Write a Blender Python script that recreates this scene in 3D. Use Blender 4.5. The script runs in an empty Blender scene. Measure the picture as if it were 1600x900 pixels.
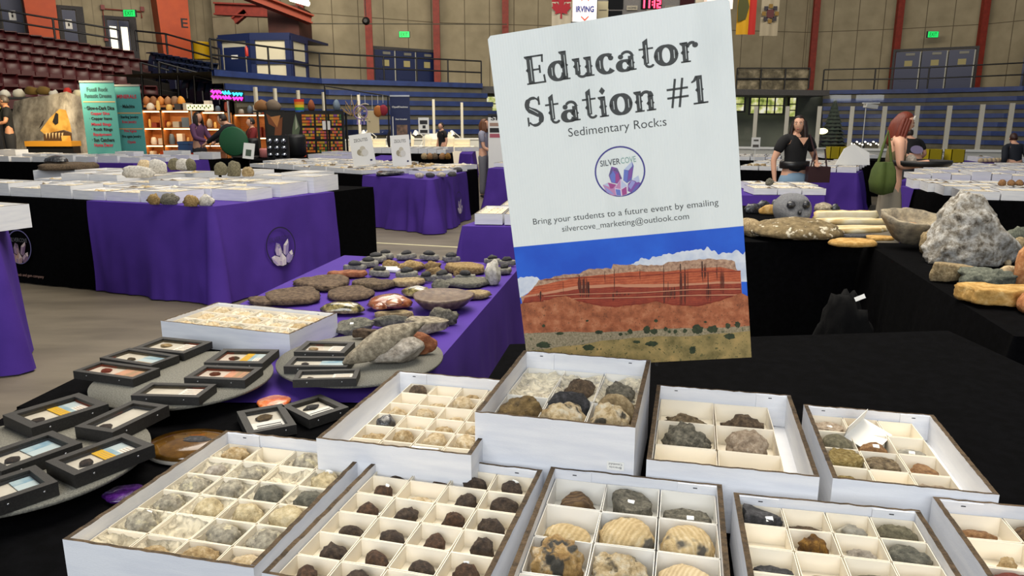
import bpy, bmesh, math, random
from mathutils import Vector, Matrix, noise
R = math.radians
scene = bpy.context.scene
COL = scene.collection
# ------------------------------------------------------------------ camera, world, lights, exposure
H = 1.55
PITCH = R(12.7)
FPX = 1155.0
cam_d = bpy.data.cameras.new('camera'); cam_d.sensor_width = 36; cam_d.lens = 36 * FPX / 1600
cam_d.clip_start = .05; cam_d.clip_end = 300
cam = bpy.data.objects.new('camera', cam_d); COL.objects.link(cam)
cam.location = (0, 0, H); cam.rotation_euler = (math.pi / 2 - PITCH, 0, 0)
scene.camera = cam
w = bpy.data.worlds.new('hall_air'); scene.world = w; w.use_nodes = True
w.node_tree.nodes['Background'].inputs[0].default_value = (.86, .92, 1.0, 1)
w.node_tree.nodes['Background'].inputs[1].default_value = .16
scene.view_settings.view_transform = 'Standard'; scene.view_settings.look = 'None'
scene.view_settings.exposure = 0.0; scene.view_settings.gamma = 1.0
scene.view_settings.use_curve_mapping = False

def area(name, loc, target, sx, sy, power, col):
    d = bpy.data.lights.new(name, 'AREA'); d.shape = 'RECTANGLE'; d.size = sx; d.size_y = sy
    d.energy = power; d.color = col
    o = bpy.data.objects.new(name, d); COL.objects.link(o); o.location = loc
    o.rotation_euler = (Vector(target) - Vector(loc)).to_track_quat('-Z', 'Y').to_euler()
    return o
area('rink_ceiling_lamps', (0.6, 4.2, 7.5), (0.2, 2.4, .8), 5, 5, 760, (1, .92, .78))
area('hall_windows_daylight', (-1.5, -6, 4.5), (0, 2.5, 1.0), 8, 4, 600, (.92, .96, 1))
area('far_ceiling_lamps', (-2, 14, 10), (-1, 14, 0), 16, 8, 1500, (1, .93, .82))
area('end_wall_lamps', (5, 22, 9.5), (5, 38, 2.8), 28, 3, 2900, (1, .9, .72))

area('tent_spotlight', (-9.5, 15.6, 3.0), (-11.5, 18.6, 1.3), .8, .4, 140, (1, .8, .5))
area('left_stand_fill', (-10, 22, 11), (-22, 35, 6), 8, 3, 900, (1, .9, .74))  # added fill light, unseen, to brighten the left stand and orange columns

# ------------------------------------------------------------------ helpers
FW = Vector((0, math.cos(PITCH), -math.sin(PITCH))); UP = Vector((0, math.sin(PITCH), math.cos(PITCH)))
EYE = Vector((0, 0, H))
def ray(px, py):
    return FW + Vector((1, 0, 0)) * ((px - 800) / FPX) + UP * ((450 - py) / FPX)
def G(px, py, z):                                   # point of the level plane z that is seen at (px, py)
    d = ray(px, py); return EYE + d * ((z - H) / d.z)
def D(px, py, Y):                                   # point at distance Y into the hall
    d = ray(px, py); return EYE + d * (Y / d.y)
def C(h, a=1):
    h = h.lstrip('#'); o = []
    for i in (0, 2, 4):
        c = int(h[i:i + 2], 16) / 255; o.append(c / 12.92 if c <= .04045 else ((c + .055) / 1.055) ** 2.4)
    return (*o, a)

class MB:
    def __init__(s): s.v = []; s.f = []; s.m = []; s.sm = []
    def add(s, vs, fs, m=0, smooth=False, M=None):
        o = len(s.v)
        s.v += [tuple(M @ Vector(v)) if M else tuple(v) for v in vs]
        for k, f in enumerate(fs):
            s.f.append(tuple(i + o for i in f)); s.m.append(m[k] if isinstance(m, (list, tuple)) else m); s.sm.append(smooth)
        return s
    def box(s, a, b, m=0, M=None):
        x0, y0, z0 = a; x1, y1, z1 = b
        vs = [(x0, y0, z0), (x1, y0, z0), (x1, y1, z0), (x0, y1, z0), (x0, y0, z1), (x1, y0, z1), (x1, y1, z1), (x0, y1, z1)]
        return s.add(vs, [(3, 2, 1, 0), (4, 5, 6, 7), (0, 1, 5, 4), (1, 2, 6, 5), (2, 3, 7, 6), (3, 0, 4, 7)], m, False, M)
    def cbox(s, c, sz, m=0, M=None):
        return s.box([c[i] - sz[i] / 2 for i in range(3)], [c[i] + sz[i] / 2 for i in range(3)], m, M)
    def poly(s, pts, m=0, M=None): return s.add(pts, [tuple(range(len(pts)))], m, False, M)
    def prism(s, pts, z0, z1, m=0, M=None, smooth=False):
        n = len(pts); vs = [(p[0], p[1], z0) for p in pts] + [(p[0], p[1], z1) for p in pts]
        s.add(vs, [tuple(range(n - 1, -1, -1)), tuple(range(n, 2 * n))] + [(i, (i + 1) % n, n + (i + 1) % n, n + i) for i in range(n)], m, smooth, M)
        return s
    def tube(s, pts, r, m=0, n=8, M=None, smooth=True):
        pts = [Vector(p) for p in pts]; k = len(pts); rr = r if isinstance(r, (list, tuple)) else [r] * k
        vs = []; prev = None
        for i, p in enumerate(pts):
            t = (pts[min(i + 1, k - 1)] - pts[max(i - 1, 0)]).normalized()
            if prev is None:
                a = Vector((0, 0, 1)) if abs(t.z) < .9 else Vector((1, 0, 0)); u = t.cross(a).normalized()
            else: u = (prev - t * prev.dot(t)).normalized()
            prev = u; b = t.cross(u)
            vs += [p + (u * math.cos(2 * math.pi * j / n) + b * math.sin(2 * math.pi * j / n)) * rr[i] for j in range(n)]
        fs = [(i * n + j, i * n + (j + 1) % n, (i + 1) * n + (j + 1) % n, (i + 1) * n + j) for i in range(k - 1) for j in range(n)]
        s.add(vs, fs, m, smooth, M)
        s.add(vs[:n], [tuple(range(n - 1, -1, -1))], m, False, M); s.add(vs[-n:], [tuple(range(n))], m, False, M)
        return s
    def lathe(s, prof, n=24, m=0, M=None, smooth=True, wob=None):
        vs = []
        for r, z in prof:
            for j in range(n):
                a = 2 * math.pi * j / n; q = wob(a, r, z) if wob else 1
                vs.append((r * q * math.cos(a), r * q * math.sin(a), z))
        k = len(prof)
        fs = [(i * n + j, i * n + (j + 1) % n, (i + 1) * n + (j + 1) % n, (i + 1) * n + j) for i in range(k - 1) for j in range(n)]
        s.add(vs, fs, m, smooth, M)
        s.add(vs[:n], [tuple(range(n - 1, -1, -1))], m, False, M); s.add(vs[-n:], [tuple(range(n))], m, False, M)
        return s
    def ball(s, c, r, m=0, sub=2, M=None):
        V, F = ICO(sub); r = r if isinstance(r, (tuple, list)) else (r, r, r)
        return s.add([(c[0] + v[0] * r[0], c[1] + v[1] * r[1], c[2] + v[2] * r[2]) for v in V], F, m, True, M)
    def mesh(s, name, mats):
        me = bpy.data.meshes.new(name); me.from_pydata(s.v, [], s.f)
        for x in (mats if isinstance(mats, (list, tuple)) else [mats]): me.materials.append(x)
        me.polygons.foreach_set('material_index', s.m); me.polygons.foreach_set('use_smooth', s.sm); me.update()
        return me
    def build(s, name, mats, parent=None, loc=None, rz=0, rot=None):
        o = bpy.data.objects.new(name, s.mesh(name, mats)); COL.objects.link(o)
        if loc is not None: o.location = loc
        o.rotation_euler = rot if rot else (0, 0, rz)
        if parent: o.parent = parent
        return o
_ico = {}
def ICO(sub):
    if sub not in _ico:
        bm = bmesh.new(); bmesh.ops.create_icosphere(bm, subdivisions=sub, radius=1)
        bm.verts.index_update()
        _ico[sub] = ([tuple(v.co) for v in bm.verts], [tuple(v.index for v in f.verts) for f in bm.faces]); bm.free()
    return _ico[sub]
def tag(o, label, cat, group=None, kind=None):
    o['label'] = label; o['category'] = cat
    if group: o['group'] = group
    if kind: o['kind'] = kind
    return o
def thing(name, label, cat, loc=(0, 0, 0), rz=0, group=None, rot=None):
    o = bpy.data.objects.new(name, None); COL.objects.link(o); o.empty_display_size = .05
    o.location = loc; o.rotation_euler = rot if rot else (0, 0, rz)
    return tag(o, label, cat, group)
def struct(o): o['kind'] = 'structure'; return o
ORD = ['first', 'second', 'third', 'fourth', 'fifth', 'sixth', 'seventh', 'eighth', 'ninth', 'tenth', 'eleventh', 'twelfth',
       'thirteenth', 'fourteenth', 'fifteenth', 'sixteenth', 'seventeenth', 'eighteenth', 'nineteenth', 'twentieth']

# ------------------------------------------------------------------ materials
def newmat(name):
    m = bpy.data.materials.new(name); m.use_nodes = True; nt = m.node_tree
    return m, nt, nt.nodes['Principled BSDF']
def mat(name, c, rough=.6, metal=0, c2=None, ns=20, lo=.4, hi=.65, bump=0, bs=80, coat=0, emis=0, sheen=0, stretch=None, det=6, spec=.5):
    m, nt, b = newmat(name); c = C(c) if isinstance(c, str) else c; b.inputs['Specular IOR Level'].default_value = spec
    b.inputs['Base Color'].default_value = c; b.inputs['Roughness'].default_value = rough; b.inputs['Metallic'].default_value = metal
    b.inputs['Coat Weight'].default_value = coat
    if sheen: b.inputs['Sheen Weight'].default_value = sheen
    if emis: b.inputs['Emission Color'].default_value = c; b.inputs['Emission Strength'].default_value = emis
    tc = nt.nodes.new('ShaderNodeTexCoord'); src = tc.outputs['Object']
    if stretch:
        mp = nt.nodes.new('ShaderNodeMapping'); mp.inputs['Scale'].default_value = stretch; nt.links.new(src, mp.inputs[0]); src = mp.outputs[0]
    if c2:
        n = nt.nodes.new('ShaderNodeTexNoise'); n.inputs['Scale'].default_value = ns; n.inputs['Detail'].default_value = det; nt.links.new(src, n.inputs['Vector'])
        r = nt.nodes.new('ShaderNodeValToRGB'); r.color_ramp.elements[0].position = lo; r.color_ramp.elements[1].position = hi
        r.color_ramp.elements[0].color = c; r.color_ramp.elements[1].color = C(c2)
        nt.links.new(n.outputs['Fac'], r.inputs[0]); nt.links.new(r.outputs[0], b.inputs['Base Color'])
    if bump:
        n = nt.nodes.new('ShaderNodeTexNoise'); n.inputs['Scale'].default_value = bs; n.inputs['Detail'].default_value = 5; nt.links.new(src, n.inputs['Vector'])
        bp = nt.nodes.new('ShaderNodeBump'); bp.inputs['Strength'].default_value = bump; bp.inputs['Distance'].default_value = .01
        nt.links.new(n.outputs['Fac'], bp.inputs['Height']); nt.links.new(bp.outputs[0], b.inputs['Normal'])
    return m
def rockm(name, cols, scale=25, bump=.6, rough=.8, bs=None, coat=0, wave=None, spots=None):
    m, nt, b = newmat(name); b.inputs['Roughness'].default_value = rough; b.inputs['Coat Weight'].default_value = coat; L = nt.links
    tc = nt.nodes.new('ShaderNodeTexCoord'); oi = nt.nodes.new('ShaderNodeObjectInfo')
    ad = nt.nodes.new('ShaderNodeVectorMath'); ad.operation = 'MULTIPLY_ADD'; ad.inputs[1].default_value = (1, 1, 1)
    cx = nt.nodes.new('ShaderNodeCombineXYZ'); L.new(oi.outputs['Random'], cx.inputs[0])
    L.new(tc.outputs['Object'], ad.inputs[0]); L.new(cx.outputs[0], ad.inputs[2]); src = ad.outputs[0]
    n = nt.nodes.new('ShaderNodeTexNoise'); n.inputs['Scale'].default_value = scale; n.inputs['Detail'].default_value = 9; n.inputs['Roughness'].default_value = .65
    L.new(src, n.inputs['Vector']); fac = n.outputs['Fac']
    if wave:
        wv = nt.nodes.new('ShaderNodeTexWave'); wv.bands_direction = wave[1]; wv.inputs['Scale'].default_value = wave[0]; wv.inputs['Distortion'].default_value = wave[2]
        wv.inputs['Detail'].default_value = 3; L.new(src, wv.inputs['Vector'])
        mx = nt.nodes.new('ShaderNodeMath'); mx.operation = 'MULTIPLY_ADD'; mx.inputs[1].default_value = wave[3]; L.new(wv.outputs['Fac'], mx.inputs[0])
        mm = nt.nodes.new('ShaderNodeMath'); mm.operation = 'MULTIPLY'; mm.inputs[1].default_value = 1 - wave[3]; L.new(fac, mm.inputs[0]); L.new(mm.outputs[0], mx.inputs[2])
        fac = mx.outputs[0]
    r = nt.nodes.new('ShaderNodeValToRGB'); k = len(cols)
    lo, hi = (.3, .7) if not wave else (.2, .8)
    while len(r.color_ramp.elements) < k: r.color_ramp.elements.new(.5)
    for i, c in enumerate(cols):
        r.color_ramp.elements[i].position = lo + (hi - lo) * i / (k - 1); r.color_ramp.elements[i].color = C(c)
    L.new(fac, r.inputs[0]); out = r.outputs[0]
    if spots:
        vo = nt.nodes.new('ShaderNodeTexNoise'); vo.inputs['Scale'].default_value = spots[1]; vo.inputs['Detail'].default_value = 3; L.new(src, vo.inputs['Vector'])
        r2 = nt.nodes.new('ShaderNodeValToRGB'); r2.color_ramp.elements[0].position = spots[2]; r2.color_ramp.elements[1].position = spots[2] + .06
        L.new(vo.outputs['Fac'], r2.inputs[0])
        mc = nt.nodes.new('ShaderNodeMixRGB'); L.new(r2.outputs[0], mc.inputs[0]); L.new(out, mc.inputs[1]); mc.inputs[2].default_value = C(spots[0]); out = mc.outputs[0]
    L.new(out, b.inputs['Base Color'])
    n2 = nt.nodes.new('ShaderNodeTexNoise'); n2.inputs['Scale'].default_value = bs or scale * 3; n2.inputs['Detail'].default_value = 8; n2.inputs['Roughness'].default_value = .7
    L.new(src, n2.inputs['Vector'])
    bp = nt.nodes.new('ShaderNodeBump'); bp.inputs['Strength'].default_value = bump; bp.inputs['Distance'].default_value = .01
    L.new(n2.outputs['Fac'], bp.inputs['Height']); L.new(bp.outputs[0], b.inputs['Normal'])
    return m
def glassm(name, col=(1, 1, 1, 1), refl=1.0, film=None):
    m = bpy.data.materials.new(name); m.use_nodes = True; nt = m.node_tree; nt.nodes.clear(); L = nt.links
    o = nt.nodes.new('ShaderNodeOutputMaterial'); t = nt.nodes.new('ShaderNodeBsdfTransparent'); t.inputs[0].default_value = col
    g = nt.nodes.new('ShaderNodeBsdfGlossy'); g.inputs['Roughness'].default_value = .03 if not film else .12
    fr = nt.nodes.new('ShaderNodeFresnel'); fr.inputs[0].default_value = 1.45
    mx = nt.nodes.new('ShaderNodeMixShader'); mu = nt.nodes.new('ShaderNodeMath'); mu.operation = 'MULTIPLY'; mu.inputs[1].default_value = refl
    L.new(fr.outputs[0], mu.inputs[0]); L.new(mu.outputs[0], mx.inputs[0]); L.new(t.outputs[0], mx.inputs[1]); L.new(g.outputs[0], mx.inputs[2])
    last = mx.outputs[0]
    if film:
        tc = nt.nodes.new('ShaderNodeTexCoord'); n = nt.nodes.new('ShaderNodeTexNoise'); n.inputs['Scale'].default_value = film; n.inputs['Detail'].default_value = 6
        n.inputs['Distortion'].default_value = 1.5
        L.new(tc.outputs['Object'], n.inputs['Vector']); bp = nt.nodes.new('ShaderNodeBump'); bp.inputs['Strength'].default_value = 1; bp.inputs['Distance'].default_value = .02
        L.new(n.outputs['Fac'], bp.inputs['Height'])
        for q in (g, fr): L.new(bp.outputs[0], q.inputs['Normal'])
        df = nt.nodes.new('ShaderNodeBsdfDiffuse'); df.inputs[0].default_value = C('#f0e6cc')
        rp = nt.nodes.new('ShaderNodeValToRGB'); rp.color_ramp.elements[0].position = .32; rp.color_ramp.elements[1].position = .62
        rp.color_ramp.elements[0].color = (.16, .16, .16, 1); rp.color_ramp.elements[1].color = (.72, .72, .72, 1)
        L.new(n.outputs['Fac'], rp.inputs[0]); m2 = nt.nodes.new('ShaderNodeMixShader'); L.new(rp.outputs[0], m2.inputs[0]); L.new(last, m2.inputs[1]); L.new(df.outputs[0], m2.inputs[2]); last = m2.outputs[0]
    L.new(last, o.inputs[0]); return m

M = {}
M['card'] = mat('white_cardboard', '#e6e7ea', .7, c2='#dadce2', ns=6, bump=.12, bs=120, stretch=(1, 1, 8))
M['rim'] = mat('torn_brown_cardboard_edge', '#5a4832', .9, c2='#3a2e1f', ns=60, bump=.8, bs=150)
M['cell'] = mat('cream_card', '#f2e9d6', .75)
M['cell2'] = mat('white_card_cell', '#e9e6de', .7)
M['ink'] = mat('pen_ink', '#2a2a2e', .7)
M['paper'] = mat('white_paper', '#eeeeea', .7)
M['black_cloth'] = mat('black_tablecloth', '#050506', 1.0, c2='#08080a', ns=30, bump=.15, bs=300, spec=.04)
M['purple'] = mat('purple_tablecloth', '#4a2f8c', .8, c2='#432a82', ns=3, bump=.1, bs=300, spec=.2)
M['floor'] = mat('grey_rink_floor', '#6e6556', .55, c2='#5c5447', ns=1.2, bump=.1, bs=30, stretch=(1, 3, 1), det=8)
M['black'] = mat('black_plastic', '#111112', .5)
M['black_gloss'] = mat('glossy_black', '#0a0a0b', .15)
M['frame_black'] = mat('black_leatherette', '#1d1b19', .55, c2='#272522', ns=200, bump=.25, bs=500)
M['cotton'] = mat('white_cotton_backing', '#d9d4c9', .95, c2='#c8c2b6', ns=15)
M['glass'] = glassm('clear_glass', (.97, .97, .97, 1), 1.2)
M['film'] = glassm('crinkled_plastic_film', (.97, .96, .93, 1), 1.6, film=42)
M['disc'] = mat('grey_speckled_board', '#7c7a70', .8, c2='#5e5c54', ns=260, lo=.4, hi=.6)
M['steel'] = mat('steel', '#b9babc', .35, 1)
M['white'] = mat('white_paint', '#e6e6e2', .5)
M['red_steel'] = mat('red_oxide_steel', '#7a2418', .6, c2='#8a2c1e', ns=5)
M['blue_paint'] = mat('dark_blue_paint', '#15234f', .45)
M['blue2'] = mat('bench_blue', '#22366e', .5, c2='#1c2c5c', ns=3)
M['conc'] = mat('stand_concrete', '#5d594c', .85, c2='#504c41', ns=2)
M['darkgrey'] = mat('dark_grey', '#26272a', .7)
M['rail'] = mat('black_rail', '#17171a', .4)
M['orange_paint'] = mat('orange_paint', '#c84a04', .55, c2='#bc4204', ns=2)
M['orange_d'] = mat('orange_column_edge', '#a33c0a', .6)
M['maroon'] = mat('maroon_plastic_seat', '#4a1216', .42)
M['navy_seat'] = mat('navy_plastic_seat', '#18233f', .35)
M['skin'] = mat('skin', '#d9a68a', .55); M['skin2'] = mat('tanned_skin', '#b98462', .55)
M['teal'] = mat('teal_banner_cloth', '#4f9d9b', .7)
M['wood'] = mat('warm_wood', '#b87333', .6, c2='#a4622a', ns=8, stretch=(1, 1, 8))
M['gold_lamp'] = mat('warm_lamp_glow', '#ffd9a0', .5, emis=11)
M['white_lamp'] = mat('white_lamp_glow', '#fff6e4', .5, emis=8)
M['pink_neon'] = mat('pink_neon', '#ff2fc0', .5, emis=3.0); M['cyan_neon'] = mat('cyan_neon', '#2fd0ff', .5, emis=2.5)
M['exit_glow'] = mat('green_exit_glow', '#1fd060', .5, emis=.9)
M['red_led'] = mat('red_led', '#ff3050', .5, emis=4)
M['yellow'] = mat('yellow_plastic', '#b5a012', .5)
M['sticker'] = mat('price_sticker', '#f2f2ee', .6)
M['yellow_print'] = mat('yellow_print', '#e5b91c', .6)
def wallmat(name, base, base2, seam, bw, bh, off=0):
    m, nt, b = newmat(name); b.inputs['Roughness'].default_value = .9; L = nt.links
    tc = nt.nodes.new('ShaderNodeTexCoord'); sp = nt.nodes.new('ShaderNodeSeparateXYZ'); cb = nt.nodes.new('ShaderNodeCombineXYZ')
    L.new(tc.outputs['Object'], sp.inputs[0]); L.new(sp.outputs[0], cb.inputs[0]); L.new(sp.outputs[2], cb.inputs[1])
    br = nt.nodes.new('ShaderNodeTexBrick'); br.offset = 0; br.inputs['Scale'].default_value = 1; br.inputs['Mortar Size'].default_value = .02
    br.inputs['Brick Width'].default_value = bw; br.inputs['Row Height'].default_value = bh; br.inputs['Mortar'].default_value = C(seam)
    n = nt.nodes.new('ShaderNodeTexNoise'); n.inputs['Scale'].default_value = 1.3; n.inputs['Detail'].default_value = 9; L.new(tc.outputs['Object'], n.inputs['Vector'])
    r = nt.nodes.new('ShaderNodeValToRGB'); r.color_ramp.elements[0].position = .35; r.color_ramp.elements[1].position = .7
    r.color_ramp.elements[0].color = C(base); r.color_ramp.elements[1].color = C(base2); L.new(n.outputs['Fac'], r.inputs[0])
    L.new(cb.outputs[0], br.inputs['Vector']); L.new(r.outputs[0], br.inputs['Color1']); L.new(r.outputs[0], br.inputs['Color2']); L.new(br.outputs[0], b.inputs['Base Color'])
    return m
M['wall'] = wallmat('concrete_panel_wall', '#9d927a', '#8b816a', '#5e5443', 1.25, 3.15)
M['wall_left'] = wallmat('board_formed_concrete', '#a89c82', '#8e846c', '#8a806a', .4, 30)

# ------------------------------------------------------------------ rocks
def rockv(kind, sx, sy, sz, seed, sub=3, rough=.15):
    rg = random.Random(seed); off = Vector((rg.uniform(-50, 50), rg.uniform(-50, 50), rg.uniform(-50, 50)))
    V, F = ICO(sub); planes = []
    if kind in ('angular', 'slab', 'flake'):
        for i in range(14 if kind == 'angular' else 11):
            n = Vector((rg.gauss(0, 1), rg.gauss(0, 1), rg.gauss(0, .9 if kind == 'angular' else .25))).normalized(); planes.append((n, rg.uniform(.62, .95)))
    ph = rg.uniform(0, 6); out = []
    for v in V:
        v = Vector(v); r = 1.0
        for n, d in planes:
            q = v.dot(n)
            if q > .05 and d / q < r: r = d / q
        r *= 1 + rough * (noise.fractal(v * 1.4 + off, 1.0, 2.0, 4)) + rough * .5 * noise.noise(v * 5 + off)
        p = v * r
        if kind == 'slab':
            rho = math.hypot(v.x, v.y) + 1e-6; dx, dy = v.x / rho, v.y / rho; Rr = 1.0
            for n, d in planes:
                q = (dx * n.x + dy * n.y) / max(.2, math.hypot(n.x, n.y))
                if q > .05 and d / q < Rr: Rr = d / q
            Rr *= 1 + .10 * noise.noise(Vector((dx * 2.2, dy * 2.2, 7)) + off) + .05 * noise.noise(Vector((dx * 7, dy * 7, 3)) + off)
            if abs(v.z) > .4: k = Rr * min(1, rho / .9165); p = Vector((dx * k, dy * k, (1 if v.z > 0 else -1) + (1 + rough) * (.28 * noise.noise(Vector((dx * k * 2, dy * k * 2, 3)) + off) + .2 * noise.noise(Vector((dx * k * 6, dy * k * 6, 9)) + off))))
            else: e = v.z / .4; k = Rr * (1 + .05 * noise.noise(v * 5 + off) + .03 * (1 - e)); p = Vector((dx * k, dy * k, e + .2 * max(0, e) * noise.noise(Vector((dx * k * 2, dy * k * 2, 3)) + off)))
        elif kind == 'flake':
            p.z = max(-.75, min(.75, p.z * 1.9)) * (1 - .55 * (p.x * .5 + .5))
        elif kind in ('dome', 'urchin', 'ammonite'):
            if kind == 'urchin':
                a = math.atan2(p.y, p.x) + ph; e = (p.x * p.x + p.y * p.y)
                k = 1 + .05 * abs(math.cos(2.5 * a)) * e ** .5 - .05 * abs(math.cos(10 * a)) ** 6; p = Vector((p.x * k, p.y * k, p.z * (1 - .06 * abs(math.cos(5 * a)) ** 4)))
            if p.z < 0: p.z *= .3
        elif kind == 'shell':
            d = math.sqrt((p.x + .9) ** 2 + p.y ** 2 * .8); p *= 1 + .025 * math.sin(d * 26); p.z *= .95
            if p.z < 0: p.z *= .6
        elif kind == 'spindle':
            p.y *= (1 - .55 * abs(p.x) ** 1.6); p.z *= (1 - .5 * abs(p.x) ** 1.6)
        elif kind == 'knobby':
            p *= 1 + .22 * noise.noise(v * 3.2 + off)
        out.append(Vector((p.x * sx, p.y * sy, p.z * sz)))
    if kind not in ('slab', 'flake'):
        for p in out: p.z = max(p.z, -.62 * sz)
    # true half sizes, base on z = 0
    for a, s_ in ((0, sx), (1, sy)):
        lo = min(p[a] for p in out); hi = max(p[a] for p in out)
        for p in out: p[a] = (p[a] - (lo + hi) / 2) * 2 * s_ / (hi - lo)
    lo = min(p.z for p in out); hi = max(p.z for p in out)
    for p in out: p.z = (p.z - lo) * 2 * sz / (hi - lo)
    return out, F
_seed = [100]
def rock(name, label, cat, pos, size, kind, m, rz=0, group=None, sub=3, rough=.15, rot=None, parent=None, tagat=None):
    _seed[0] += 1
    vs, fs = rockv(kind, size[0] / 2, size[1] / 2, size[2] / 2, _seed[0], sub, rough)
    mb = MB(); mb.add(vs, fs, 0, kind not in ('angular',) or sub > 3)
    o = mb.build(name, M[m] if isinstance(m, str) else m, parent, pos, rz, rot)
    if label: tag(o, label, cat, group)
    if tagat is not None:                                      # small white price sticker lying on the surface
        d = Vector(tagat).normalized(); c = Vector((0, 0, size[2] / 2)); best = max(vs, key=lambda p: (p - c).normalized().dot(d) if (p - c).length > 0 else -1)
        nb = (best - c); nb = Vector((nb.x / size[0] ** 2, nb.y / size[1] ** 2, nb.z / size[2] ** 2)).normalized()
        t = MB(); k = min(.0065, size[0] * .1); t.box((-k, -k * .7, -.003), (k, k * .7, .0012)); t.build('price_sticker', M['sticker'], o, best, rot=nb.to_track_quat('Z', 'Y').to_euler())
    return o
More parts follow.
